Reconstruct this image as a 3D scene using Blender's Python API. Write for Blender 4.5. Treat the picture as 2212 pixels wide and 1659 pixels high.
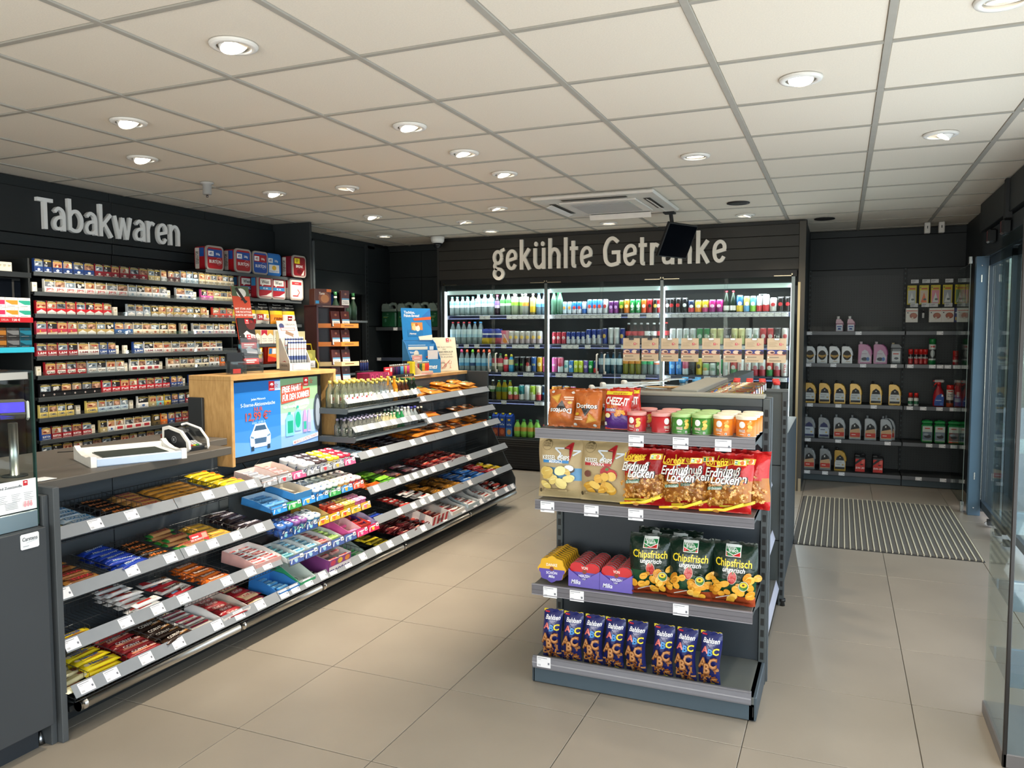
import bpy,math,random
from math import sin,cos,pi,radians,sqrt
from mathutils import Matrix,Vector
import numpy as np
random.seed(7)
rnd=random.Random(11)
for o in list(bpy.data.objects):bpy.data.objects.remove(o)
SC=bpy.context.scene
COL=SC.collection

# ---------------------------------------------------------------- camera
cd=bpy.data.cameras.new('camera');cam=bpy.data.objects.new('camera',cd);COL.objects.link(cam)
cd.sensor_width=36.0;cd.sensor_fit='HORIZONTAL';cd.lens=27.437;cd.clip_start=0.02;cd.clip_end=200
YAW,PITCH,ROLL=-0.398691485,-0.0653718989,-0.00162442545
fw=Vector((sin(YAW)*cos(PITCH),cos(YAW)*cos(PITCH),sin(PITCH)))
rt=Vector((cos(YAW),-sin(YAW),0));up=rt.cross(fw)
R_=cos(ROLL)*rt+sin(ROLL)*up;U_=-sin(ROLL)*rt+cos(ROLL)*up
mw=Matrix.Identity(4)
for i in range(3):
    mw[i][0]=R_[i];mw[i][1]=U_[i];mw[i][2]=-fw[i]
mw[0][3],mw[1][3],mw[2][3]=0,0,1.515
cam.matrix_world=mw
SC.camera=cam

# ---------------------------------------------------------------- exposure, world, daylight
SC.view_settings.view_transform='Standard';SC.view_settings.look='None'
SC.view_settings.gamma=1.0;SC.view_settings.use_curve_mapping=False
SC.view_settings.exposure=0.0
SC.cycles.max_bounces=8;SC.cycles.diffuse_bounces=4;SC.cycles.glossy_bounces=3
SC.cycles.transmission_bounces=4;SC.cycles.transparent_max_bounces=16
SC.cycles.caustics_reflective=False;SC.cycles.caustics_refractive=False
SC.cycles.sample_clamp_indirect=6.0

W=bpy.data.worlds.new('world');SC.world=W;W.use_nodes=True
nt=W.node_tree;nt.nodes.clear()
bg=nt.nodes.new('ShaderNodeBackground');out=nt.nodes.new('ShaderNodeOutputWorld')
sky=nt.nodes.new('ShaderNodeTexSky');sky.sky_type='NISHITA';sky.sun_disc=False
sky.sun_elevation=radians(48);sky.sun_rotation=radians(150);sky.dust_density=2.0
bg.inputs[1].default_value=0.35
nt.links.new(sky.outputs[0],bg.inputs[0]);nt.links.new(bg.outputs[0],out.inputs[0])

def area(name,loc,rot,sx,sy,power,col):
    l=bpy.data.lights.new(name,'AREA');l.shape='RECTANGLE';l.size=sx;l.size_y=sy
    l.energy=power;l.color=col
    o=bpy.data.objects.new(name,l);o.location=loc;o.rotation_euler=rot;COL.objects.link(o)
    return o
# daylight entering through the glazed shop front behind the camera and the windows beside the entrance
area('daylight_front',(-1.9,-2.45,1.15),(radians(116),0,0),5.6,1.9,205,(1.0,0.975,0.94))
area('daylight_side',(1.08,1.9,1.2),(radians(108),0,radians(90)),5.4,1.9,105,(0.90,0.95,1.0))
area('daylight_door',(1.55,6.4,1.2),(radians(90),0,radians(90)),1.6,2.0,30,(0.80,0.91,1.0))

# ---------------------------------------------------------------- materials
def lin(h):
    h=h.lstrip('#')
    if len(h)==3:h=''.join(a+a for a in h)
    c=[int(h[i:i+2],16)/255 for i in (0,2,4)]
    return tuple([(x/12.92 if x<=.04045 else ((x+.055)/1.055)**2.4) for x in c]+[1.0])
_lc={}
def L(h):
    if h not in _lc:_lc[h]=lin(h)
    return _lc[h]
def material(name,col=None,rough=.5,metal=0.0,spec=.5,coat=0.0,noise=None,bump=None,trans=0.0,emit=0.0,alpha=None,rnd_obj=0.0,emitcol=None):
    m=bpy.data.materials.new(name);m.use_nodes=True
    t=m.node_tree;p=t.nodes['Principled BSDF'];N=t.nodes.new;K=t.links.new
    p.inputs['Roughness'].default_value=rough;p.inputs['Metallic'].default_value=metal
    p.inputs['Specular IOR Level'].default_value=spec;p.inputs['Coat Weight'].default_value=coat
    p.inputs['Coat Roughness'].default_value=.08
    p.inputs['Transmission Weight'].default_value=trans
    if col is None:
        a=N('ShaderNodeAttribute');a.attribute_name='Col';src=a.outputs['Color']
    else:
        a=N('ShaderNodeRGB');a.outputs[0].default_value=L(col);src=a.outputs[0]
    tc=N('ShaderNodeTexCoord')
    if noise:
        nz=N('ShaderNodeTexNoise');nz.inputs['Scale'].default_value=noise[0];nz.inputs['Detail'].default_value=4
        K(tc.outputs['Object'],nz.inputs['Vector'])
        mp=N('ShaderNodeMapRange');mp.inputs['From Min'].default_value=.3;mp.inputs['From Max'].default_value=.7
        mp.inputs['To Min'].default_value=1-noise[1];mp.inputs['To Max'].default_value=1+noise[1]
        K(nz.outputs['Fac'],mp.inputs['Value'])
        mx=N('ShaderNodeVectorMath');mx.operation='SCALE';K(src,mx.inputs[0]);K(mp.outputs[0],mx.inputs['Scale']);src=mx.outputs[0]
    if rnd_obj:
        oi=N('ShaderNodeObjectInfo');mp=N('ShaderNodeMapRange')
        mp.inputs['To Min'].default_value=1-rnd_obj;mp.inputs['To Max'].default_value=1+rnd_obj
        K(oi.outputs['Random'],mp.inputs['Value'])
        mx=N('ShaderNodeVectorMath');mx.operation='SCALE';K(src,mx.inputs[0]);K(mp.outputs[0],mx.inputs['Scale']);src=mx.outputs[0]
    K(src,p.inputs['Base Color'])
    if bump:
        nb=N('ShaderNodeTexNoise');nb.inputs['Scale'].default_value=bump[0];nb.inputs['Detail'].default_value=3
        K(tc.outputs['Object'],nb.inputs['Vector'])
        b=N('ShaderNodeBump');b.inputs['Strength'].default_value=bump[1];b.inputs['Distance'].default_value=bump[2]
        K(nb.outputs['Fac'],b.inputs['Height']);K(b.outputs[0],p.inputs['Normal'])
    if emit:
        if emitcol:p.inputs['Emission Color'].default_value=L(emitcol)
        else:K(src,p.inputs['Emission Color'])
        p.inputs['Emission Strength'].default_value=emit
    return m
def glass(name,tint='#ffffff',refl=.5,body=0.0,bodycol=None,rough=.02):
    """thin clear sheet: mostly see-through, Fresnel reflection; body adds a little diffuse colour"""
    m=bpy.data.materials.new(name);m.use_nodes=True;t=m.node_tree;t.nodes.clear();N=t.nodes.new;K=t.links.new
    o=N('ShaderNodeOutputMaterial');tr=N('ShaderNodeBsdfTransparent');gl=N('ShaderNodeBsdfGlossy');mx=N('ShaderNodeMixShader')
    gl.inputs['Roughness'].default_value=rough
    fr=N('ShaderNodeFresnel');fr.inputs['IOR'].default_value=1.45
    mu=N('ShaderNodeMath');mu.operation='MULTIPLY';mu.inputs[1].default_value=refl;K(fr.outputs[0],mu.inputs[0])
    if tint is None:
        a=N('ShaderNodeAttribute');a.attribute_name='Col';K(a.outputs['Color'],tr.inputs[0])
    else:tr.inputs[0].default_value=L(tint)
    base=tr.outputs[0]
    if body:
        d=N('ShaderNodeBsdfDiffuse');m2=N('ShaderNodeMixShader');m2.inputs[0].default_value=body
        if bodycol is None:
            a=N('ShaderNodeAttribute');a.attribute_name='Col';K(a.outputs['Color'],d.inputs[0])
        else:d.inputs[0].default_value=L(bodycol)
        K(base,m2.inputs[1]);K(d.outputs[0],m2.inputs[2]);base=m2.outputs[0]
    K(mu.outputs[0],mx.inputs[0]);K(base,mx.inputs[1]);K(gl.outputs[0],mx.inputs[2]);K(mx.outputs[0],o.inputs[0])
    return m
MT=dict(
    paper=material('printed_card',rough=.55,noise=(40,.03)),
    gloss=material('glossy_print',rough=.3,spec=.4,coat=.08,noise=(30,.03)),
    foil=material('foil_wrap',rough=.26,spec=.45,coat=.2,bump=(38,.55,.006),noise=(25,.05)),
    bag=material('foil_bag',rough=.22,spec=.4,coat=.12,bump=(18,.7,.012),noise=(14,.05)),
    kraft=material('matt_paper_bag',rough=.5,bump=(22,.35,.008),noise=(20,.06)),
    can=material('lacquered_metal',rough=.25,metal=.25,spec=.6),
    metal=material('bright_metal',rough=.22,metal=1.0),
    satin=material('satin_steel',rough=.34,metal=1.0,bump=(120,.05,.001)),
    wire=material('grey_wire',rough=.35,metal=.75),
    plast=material('plastic',rough=.38,noise=(20,.03)),
    matt=material('matt_plastic',rough=.62,noise=(15,.04)),
    coatsteel=material('powder_coated_steel',rough=.48,spec=.38,noise=(3,.05),bump=(260,.06,.001)),
    board=material('dark_laminate_board',rough=.5,spec=.32,noise=(2.5,.06),bump=(180,.04,.001)),
    tile=material('stoneware_tile',rough=.36,noise=(2.6,.055),rnd_obj=.03,bump=(60,.04,.002)),
    ceil=material('mineral_fibre_tile',rough=.9,noise=(160,.035),rnd_obj=.015,bump=(220,.35,.002)),
    tar=material('satin_lacquer',rough=.5),
    fibre=material('carpet_fibre',rough=.95,noise=(260,.25),bump=(400,.6,.003)),
    pet=glass('clear_bottle',None,.8,.3,None,.06),
    clear=glass('clear_spirit',None,.9,.1,None,.05),
    liquid=glass('tinted_bottle',None,.8,.55,None,.05),
    glass=glass('window_glass','#f2f8f6',.4),
    dglass=glass('cooler_glass','#f4f9f8',.14),
    acryl=glass('clear_acrylic','#fafcfc',.55,.012,'#dfe7ea'),
    lip=glass('clear_lip','#fdfefe',.04),
    led=material('led_strip',col='#ffffff',emit=7.0,emitcol='#eef7ff'),
    canopyled=material('cooler_canopy_panel',col='#cfe3df',emit=.4,emitcol='#c9dfda'),
    lamp=material('lamp_lens',col='#ffffff',emit=12.0,emitcol='#fff3dc'),
    screen=material('lit_screen',rough=.3,emit=.42),
    darkscreen=material('dark_screen',col='#070a10',rough=.12,spec=.22),
    display=material('pole_display',col='#3a2fd8',emit=1.2,emitcol='#4b3cf0'),
)
def wood_mat():
    m=material('oak_veneer',rough=.42);t=m.node_tree;p=t.nodes['Principled BSDF'];N=t.nodes.new;K=t.links.new
    tc=N('ShaderNodeTexCoord');mp=N('ShaderNodeMapping');mp.inputs['Scale'].default_value=(14,1.6,3.0)
    nz=N('ShaderNodeTexNoise');nz.inputs['Scale'].default_value=5;nz.inputs['Detail'].default_value=5;nz.inputs['Distortion'].default_value=.3
    cr=N('ShaderNodeValToRGB');cr.color_ramp.elements[0].color=L('#a98350');cr.color_ramp.elements[0].position=.3
    cr.color_ramp.elements[1].color=L('#c39c66');cr.color_ramp.elements[1].position=.7
    K(tc.outputs['Object'],mp.inputs[0]);K(mp.outputs[0],nz.inputs['Vector']);K(nz.outputs['Fac'],cr.inputs[0]);K(cr.outputs[0],p.inputs['Base Color'])
    return m
def peg_mat():
    m=material('pegboard_steel',rough=.5);t=m.node_tree;p=t.nodes['Principled BSDF'];N=t.nodes.new;K=t.links.new
    tc=N('ShaderNodeTexCoord');s=N('ShaderNodeVectorMath');s.operation='SCALE';s.inputs['Scale'].default_value=40
    fr=N('ShaderNodeVectorMath');fr.operation='FRACTION';sb=N('ShaderNodeVectorMath');sb.operation='SUBTRACT';sb.inputs[1].default_value=(.5,.5,.5)
    sx=N('ShaderNodeSeparateXYZ');cb=N('ShaderNodeCombineXYZ');ln=N('ShaderNodeVectorMath');ln.operation='LENGTH'
    lt=N('ShaderNodeMath');lt.operation='LESS_THAN';lt.inputs[1].default_value=.16
    mx=N('ShaderNodeMix');mx.data_type='RGBA';mx.inputs['A'].default_value=L('#24292c');mx.inputs['B'].default_value=L('#0c0e0f')
    K(tc.outputs['Object'],s.inputs[0]);K(s.outputs[0],fr.inputs[0]);K(fr.outputs[0],sb.inputs[0]);K(sb.outputs[0],sx.inputs[0])
    K(sx.outputs[0],cb.inputs[0]);K(sx.outputs[2],cb.inputs[1]);K(cb.outputs[0],ln.inputs[0]);K(ln.outputs['Value'],lt.inputs[0])
    K(lt.outputs[0],mx.inputs['Factor']);K(mx.outputs['Result'],p.inputs['Base Color'])
    return m
MT['wood']=wood_mat();MT['peg']=peg_mat()

# ---------------------------------------------------------------- mesh builder
_txt={}
def text_mesh(s,bold=0,it=0):
    k=(s,bold,it)
    if k not in _txt:
        c=bpy.data.curves.new('lettering','FONT');c.body=s;c.size=1;c.resolution_u=2
        c.offset=.018*bold;c.shear=.25*it
        o=bpy.data.objects.new('lettering',c);me=bpy.data.meshes.new_from_object(o)
        v=[(a.co.x,a.co.y) for a in me.vertices];f=[tuple(p.vertices) for p in me.polygons]
        bpy.data.objects.remove(o);bpy.data.curves.remove(c);bpy.data.meshes.remove(me)
        if v:
            x0=min(a[0] for a in v);x1=max(a[0] for a in v)
            v=[((a-x0)/.7,b/.7) for a,b in v];w=(x1-x0)/.7
        else:w=0
        _txt[k]=(v,f,w)
    return _txt[k]
class MB:
    def __init__(s):s.v=[];s.f=[];s.c=[];s.m=[];s.s=[]
    def face(s,idx,col,mat,smooth=False):
        s.f.append(idx);s.c.append(col);s.m.append(mat);s.s.append(smooth)
    def poly(s,pts,col,mat='paper',smooth=False):
        b=len(s.v);s.v.extend([tuple(p) for p in pts]);s.face(tuple(range(b,b+len(pts))),col,mat,smooth)
    def box(s,x0,y0,z0,x1,y1,z1,col,mat='plast',ch=0.0,cols=None,skip=()):
        cols=cols or {}
        if x1<x0:x0,x1=x1,x0
        if y1<y0:y0,y1=y1,y0
        if z1<z0:z0,z1=z1,z0
        g=lambda k:cols.get(k,col)
        if ch<=0:
            b=len(s.v)
            s.v.extend([(x0,y0,z0),(x1,y0,z0),(x1,y1,z0),(x0,y1,z0),(x0,y0,z1),(x1,y0,z1),(x1,y1,z1),(x0,y1,z1)])
            for k,i in (('-z',(0,3,2,1)),('+z',(4,5,6,7)),('-y',(0,1,5,4)),('+x',(1,2,6,5)),('+y',(2,3,7,6)),('-x',(3,0,4,7))):
                if k not in skip:s.face(tuple(b+j for j in i),g(k),mat)
            return
        c=min(ch,(x1-x0)*.45,(y1-y0)*.45,(z1-z0)*.45);b=len(s.v);id={}
        for sx in (0,1):
            for sy in (0,1):
                for sz in (0,1):
                    X=(x0,x1)[sx];Y=(y0,y1)[sy];Z=(z0,z1)[sz];dx=c*(1-2*sx);dy=c*(1-2*sy);dz=c*(1-2*sz)
                    for a,p in enumerate(((X,Y+dy,Z+dz),(X+dx,Y,Z+dz),(X+dx,Y+dy,Z))):
                        id[(sx,sy,sz,a)]=len(s.v);s.v.append(p)
        def q(l,k):s.face(tuple(id[i] for i in l),g(k),mat)
        q([(0,0,0,0),(0,0,1,0),(0,1,1,0),(0,1,0,0)],'-x');q([(1,0,0,0),(1,1,0,0),(1,1,1,0),(1,0,1,0)],'+x')
        q([(0,0,0,1),(1,0,0,1),(1,0,1,1),(0,0,1,1)],'-y');q([(0,1,0,1),(0,1,1,1),(1,1,1,1),(1,1,0,1)],'+y')
        q([(0,0,0,2),(0,1,0,2),(1,1,0,2),(1,0,0,2)],'-z');q([(0,0,1,2),(1,0,1,2),(1,1,1,2),(0,1,1,2)],'+z')
        for i in (0,1):
            for j in (0,1):
                q([(i,j,0,0),(i,j,1,0),(i,j,1,1),(i,j,0,1)],'-y' if j==0 else '+y')
                q([(i,0,j,0),(i,1,j,0),(i,1,j,2),(i,0,j,2)],'+z' if j else '-z')
                q([(0,i,j,1),(1,i,j,1),(1,i,j,2),(0,i,j,2)],'+z' if j else '-z')
                for k in (0,1):q([(i,j,k,0),(i,j,k,1),(i,j,k,2)],'+z' if k else '-z')
    def lathe(s,prof,n=14,cx=0,cy=0,mat='plast',sx=1,sy=1,sq=0.0,smooth=True,cap=True):
        """prof: list of (r, z, colour of the band that starts here[, mat])"""
        rings=[]
        for p in prof:
            b=len(s.v);rings.append(b)
            for i in range(n):
                a=2*pi*(i+.5)/n;ca,sa=cos(a),sin(a)
                k=1.0
                if sq:e=2+sq;k=(abs(ca)**e+abs(sa)**e)**(-1/e)
                s.v.append((cx+p[0]*sx*ca*k,cy+p[0]*sy*sa*k,p[1]))
        for j in range(len(prof)-1):
            for i in range(n):
                i2=(i+1)%n
                s.face((rings[j]+i,rings[j]+i2,rings[j+1]+i2,rings[j+1]+i),prof[j][2],prof[j][3] if len(prof[j])>3 else mat,smooth)
        if cap:
            s.face(tuple(rings[0]+i for i in reversed(range(n))),prof[0][2],mat)
            s.face(tuple(rings[-1]+i for i in range(n)),prof[-1][2],prof[-1][3] if len(prof[-1])>3 else mat)
    def tube(s,pts,r,n=6,col='#888888',mat='metal',closed=False):
        pts=[Vector(p) for p in pts];rings=[];N=len(pts)
        for i,p in enumerate(pts):
            d=(pts[min(i+1,N-1)]-pts[max(i-1,0)])
            if closed:d=pts[(i+1)%N]-pts[i-1]
            d.normalize();a=Vector((0,0,1)) if abs(d.z)<.9 else Vector((1,0,0))
            u=d.cross(a).normalized();w=u.cross(d);b=len(s.v);rings.append(b)
            for k in range(n):
                t=2*pi*k/n;q=p+r*(cos(t)*u+sin(t)*w);s.v.append(tuple(q))
        for i in range(N if closed else N-1):
            A,B=rings[i],rings[(i+1)%N]
            for k in range(n):
                k2=(k+1)%n;s.face((A+k,A+k2,B+k2,B+k),col,mat,n>4)
        if not closed:
            s.face(tuple(rings[0]+k for k in range(n)),col,mat);s.face(tuple(rings[-1]+k for k in reversed(range(n))),col,mat)
    def wirebox(s,segs,r,col,mat):
        for a,b in segs:s.tube([a,b],r,4,col,mat)
    def prism(s,outline,fn,d0,d1,col,mat,side=None):
        """outline: 2D polygon, fn(x, y, depth) -> 3D"""
        n=len(outline);b=len(s.v)
        for d in (d0,d1):s.v.extend([tuple(fn(x,y,d)) for x,y in outline])
        s.face(tuple(b+i for i in reversed(range(n))),col,mat);s.face(tuple(b+n+i for i in range(n)),col,mat)
        for i in range(n):
            j=(i+1)%n;s.face((b+i,b+j,b+n+j,b+n+i),side or col,mat)
    def decal(s,fn,items,mat='paper',eps=.0006,step=.0003,sub=.03):
        """flat print laid on a surface fn(x, y, height): rectangles, ellipses, polygons and lettering"""
        for it in items:
            k=it[0]
            if k=='r':
                x0,y0,x1,y1,c=it[1:6];nx=max(1,int(abs(x1-x0)/sub+.99));ny=max(1,int(abs(y1-y0)/sub+.99));b=len(s.v)
                for j in range(ny+1):
                    for i in range(nx+1):s.v.append(tuple(fn(x0+(x1-x0)*i/nx,y0+(y1-y0)*j/ny,eps)))
                for j in range(ny):
                    for i in range(nx):
                        q=b+j*(nx+1)+i;s.face((q,q+1,q+nx+2,q+nx+1),c,mat,True)
            elif k=='e':
                cx,cy,rx,ry,c=it[1:6];rot=it[6] if len(it)>6 else 0;b=len(s.v);n=12
                s.v.append(tuple(fn(cx,cy,eps)))
                for rr in (.55,1):
                    for i in range(n):
                        a=2*pi*i/n;X=rx*rr*cos(a);Y=ry*rr*sin(a)
                        s.v.append(tuple(fn(cx+X*cos(rot)-Y*sin(rot),cy+X*sin(rot)+Y*cos(rot),eps)))
                for i in range(n):
                    j=(i+1)%n
                    s.face((b,b+1+i,b+1+j),c,mat,True);s.face((b+1+i,b+1+n+i,b+1+n+j,b+1+j),c,mat,True)
            elif k=='p':
                pts,c=it[1],it[2];b=len(s.v);n=len(pts)
                cx=sum(p[0] for p in pts)/n;cy=sum(p[1] for p in pts)/n
                s.v.append(tuple(fn(cx,cy,eps)));s.v.extend([tuple(fn(x,y,eps)) for x,y in pts])
                for i in range(n):s.face((b,b+1+i,b+1+(i+1)%n),c,mat,True)
            elif k=='t':
                st,cx,cy,h,c=it[1:6];o=it[6] if len(it)>6 else {}
                v,f,w=text_mesh(st,o.get('b',0),o.get('i',0));sx=h*o.get('sx',1)
                if 'w' in o:sx=o['w']/max(w,.01)
                rot=o.get('rot',0);cr,sr=cos(rot),sin(rot);b=len(s.v)
                ox=0 if o.get('al')=='l' else -w*sx/2
                for x,y in v:
                    X=x*sx+ox;Y=(y-.5)*h;s.v.append(tuple(fn(cx+X*cr-Y*sr,cy+X*sr+Y*cr,eps)))
                for q in f:s.face(tuple(b+i for i in q),c,mat)
            elif k=='l':
                (xa,ya),(xb,yb),wd,c=it[1:5];dx,dy=xb-xa,yb-ya;l=sqrt(dx*dx+dy*dy) or 1;nx,ny=-dy/l*wd/2,dx/l*wd/2;b=len(s.v)
                n=max(1,int(l/sub+.99))
                for i in range(n+1):
                    X=xa+dx*i/n;Y=ya+dy*i/n;s.v.append(tuple(fn(X+nx,Y+ny,eps)));s.v.append(tuple(fn(X-nx,Y-ny,eps)))
                for i in range(n):q=b+2*i;s.face((q,q+1,q+3,q+2),c,mat,True)
            eps+=step
    def mesh(s,name):
        me=bpy.data.meshes.new(name);me.from_pydata(s.v,[],s.f)
        names=sorted(set(s.m));ix={n:i for i,n in enumerate(names)}
        for n in names:me.materials.append(MT[n])
        me.polygons.foreach_set('material_index',[ix[m] for m in s.m])
        me.polygons.foreach_set('use_smooth',s.s)
        a=me.attributes.new('Col','FLOAT_COLOR','FACE')
        flat=np.array([L(c) for c in s.c],dtype=np.float32).ravel();a.data.foreach_set('color',flat)
        me.update();return me
def link(name,me,parent=None,loc=None,rz=0.0,mat=None):
    o=bpy.data.objects.new(name,me);COL.objects.link(o)
    if parent is not None:o.parent=parent
    if mat is not None:o.matrix_basis=mat
    elif loc is not None:o.location=loc;o.rotation_euler=(0,0,rz)
    return o
LABELS={}
def tag(o,label,cat,group=None):
    n=len(label.split())
    if not 4<=n<=16:print('LABEL LENGTH',n,label)
    if label in LABELS:print('LABEL TWICE',label)
    LABELS[label]=1
    o['label']=label;o['category']=cat
    if group:o['group']=group
    return o
def struct(name,mb,parent=None):
    o=link(name,mb.mesh(name),parent);o['kind']='structure';return o
def thing(name,mb,label,cat,group=None,loc=(0,0,0),rz=0.0):
    return tag(link(name,mb.mesh(name) if mb is not None else None,None,loc,rz),label,cat,group)
def part(name,mb,parent,loc=None,rz=0.0,label=None):
    o=link(name,mb.mesh(name) if isinstance(mb,MB) else mb,parent,loc,rz)
    if label:o['label']=label
    return o
class Proto:
    """one kind of thing: root mesh (or None) and its parts, copied object by object"""
    def __init__(s,name,root,parts=(),cat='thing'):
        s.name=name;s.cat=cat
        s.root=root.mesh(name) if root is not None else None
        s.parts=[(n,m.mesh(n)) for n,m in parts]
    def put(s,label,group=None,loc=(0,0,0),rz=0.0,mat=None):
        o=link(s.name,s.root,None,loc,rz,mat);tag(o,label,s.cat,group)
        for n,m in s.parts:link(n,m,o)
        return o
_o1='zeroth first second third fourth fifth sixth seventh eighth ninth tenth eleventh twelfth thirteenth fourteenth fifteenth sixteenth seventeenth eighteenth nineteenth'.split()
ORD=_o1+[t+('ieth' if k==0 else 'y-'+_o1[k]) for t in ('twent','thirt','fort','fift','sixt') for k in range(10)]
NUM='zero one two three four five six seven eight nine ten eleven twelve thirteen fourteen fifteen sixteen'.split()
def plane(o,u,v):
    o=Vector(o);u=Vector(u).normalized();v=Vector(v).normalized();n=u.cross(v)
    return lambda x,y,e:o+u*x+v*y+n*e
def cylmap(r,z0=0.0,cx=0,cy=0,a0=-pi/2):
    return lambda x,y,e:Vector((cx+(r+e)*cos(a0+x/r),cy+(r+e)*sin(a0+x/r),z0+y))
def rough_photo(x0,y0,x1,y1,base,spots,n=5,seed=1):
    """a small flat printed picture: a field with a few soft blobs"""
    r=random.Random(seed);it=[('r',x0,y0,x1,y1,base)]
    for i in range(n):
        rx=(x1-x0)*r.uniform(.1,.24);ry=(y1-y0)*r.uniform(.12,.3)
        it.append(('e',r.uniform(x0+rx,x1-rx),r.uniform(y0+ry,y1-ry),rx,ry,r.choice(spots),r.uniform(-.6,.6)))
    return it
def tagmesh(w=.07,h=.036,small=True):
    """shelf price tag: white card with grey print, facing -y, centre at origin"""
    m=MB();m.box(-w/2,-.0008,-h/2,w/2,.0008,h/2,'#e6e6ea','paper')
    f=plane((0,-.0008,0),(1,0,0),(0,0,1))
    it=[('r',-w*.44,h*.34,w*.25,h*.4,'#85878f'),('r',-w*.44,h*.2,-w*.2,h*.24,'#a8aab0'),('r',w*.3,-h*.2,w*.42,h*.0,'#6a6c76')]
    for i in range(7):it.append(('r',-w*.42+i*w*.03,-h*.4,-w*.42+i*w*.03+w*.012,-h*.22,'#777981'))
    m.decal(f,it,'paper',.0003,0.0,1)
    return m
LOGO_RED='#c3202b'
def logo(x,y,s):
    """red square emblem with a white bird head, and a thin star figure beside it"""
    it=[('r',x,y,x+s,y+s*1.1,LOGO_RED),
          ('p',[(x+s*.2,y+s*.62),(x+s*.42,y+s*.88),(x+s*.7,y+s*.86),(x+s*.86,y+s*.62),(x+s*.7,y+s*.66),(x+s*.55,y+s*.45),(x+s*.5,y+s*.68)],'#ffffff'),
          ('t','ORLEN',x+s*.5,y+s*.2,s*.16,'#ffffff',{'b':1,'w':s*.7})]
    cx,cy=x+s*1.55,y+s*.55
    for a in range(5):
        t=pi/2+a*2*pi/5;it.append(('l',(cx+cos(t)*s*.08,cy+sin(t)*s*.08),(cx+cos(t)*s*.36,cy+sin(t)*s*.36),s*.09,LOGO_RED))
    return it
# ================================================================= THE SETTING
AN='#202426';ANB='#1b1e20';BLK='#141618'
CZ=2.574
# ---- floor: tiles on a dark grout bed
m=MB();m.box(-7.2,-3.0,-.12,1.5,9.3,-.006,'#565148','matt')
floor=struct('floor',m)
tm=MB();tm.box(-.2985,-.3005,-.02,.2985,.3005,0,'#8f877b','tile',.0012)
tme=tm.mesh('floor_tile')
for i in range(-6,7):
    for j in range(-8,12):
        x=-2.101+.600*i+.300;y=2.271+.6048*j+.3024
        if -5.6<x<1.6 and y<9.2:link('floor_tile',tme,floor,(x,y,0))
# ---- ceiling: lay-in tiles and T-bars
m=MB();m.box(-7.2,-3.0,CZ+.06,1.3,9.3,CZ+.16,'#8f8c86','matt')
ceiling=struct('ceiling',m)
tm=MB();tm.box(-.3,-.3,.006,.3,.3,.02,'#e8dfd0','ceil',.004);tme=tm.mesh('ceiling_tile')
GX=[-1.7433+.6252*i for i in range(-6,6)];GY=[1.9909+.6252*j for j in range(-8,13)]
for gx in GX[:-1]:
    for gy in GY[:-1]:
        x=gx+.3126;y=gy+.3126
        if x<1.3:link('ceiling_tile',tme,ceiling,(x,y,CZ))
for gx in GX:
    m=MB();m.box(gx-.0135,-3,CZ,gx+.0135,9.5,CZ+.03,'#a9a59c','matt',.001);part('grid_bar',m,ceiling)
for gy in GY:
    m=MB()
    for a,b in zip(GX[:-1],GX[1:]):m.box(a+.0135,gy-.0115,CZ+.0015,b-.0135,gy+.0115,CZ+.03,'#a5a197','matt')
    part('grid_bar',m,ceiling)
# ---- walls
m=MB();m.box(-5.45,-3,0,-5.17,6.6,2.6,ANB,'board');m.box(-5.45,7.78,0,-5.17,8.45,2.6,ANB,'board')
m.box(-5.45,6.6,1.955,-5.17,7.78,2.6,ANB,'board')
wall_left=struct('wall_left',m)
def panel(p,x0,y0,z0,x1,y1,z1,col=AN,mat='board',ch=.002,name='panel'):
    q=MB();q.box(x0,y0,z0,x1,y1,z1,col,mat,ch);return part(name,q,p)
# tobacco fascia boards
for a,b in ((1.2,4.335),(4.34,5.305),(5.31,6.18)):panel(wall_left,-5.17,a,2.505,-5.135,b,2.572,'#1f2426')
for a,b in ((1.2,4.34),(4.343,6.18)):panel(wall_left,-5.17,a,2.195,-5.115,b,2.502)
for a,b in ((1.2,4.337),(4.345,6.18)):panel(wall_left,-5.17,a,2.115,-5.125,b,2.19,'#22272a')
for a,b in ((1.2,3.45),(3.455,4.337),(4.345,5.29),(5.295,6.18)):panel(wall_left,-5.17,a,.3,-5.135,b,2.11,'#1a1d1f')
# boards past the tobacco wall, over the back-room doorway
for z0,z1 in ((2.19,2.5),(1.96,2.187)):panel(wall_left,-5.17,6.8,z0,-5.12,7.76,z1,'#24292b')
panel(wall_left,-5.17,6.24,.0,-5.13,6.6,2.55,'#2d3133');panel(wall_left,-5.17,6.6,2.505,-5.14,8.0,2.57,'#2b2f31')
for a,b in ((1.6,2.12),(2.125,2.54),(.1,.9),(.905,1.59)):panel(wall_left,-5.17,7.83,a,-5.14,8.34,b,'#212629')
q=MB();q.box(-5.18,7.765,0,-5.12,7.825,2.54,'#2a2f32','coatsteel',.002)
for k in range(44):q.box(-5.121,7.788,.12+k*.05,-5.1185,7.802,.15+k*.05,'#08090a','matt')
part('slotted_upright',q,wall_left)
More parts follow.
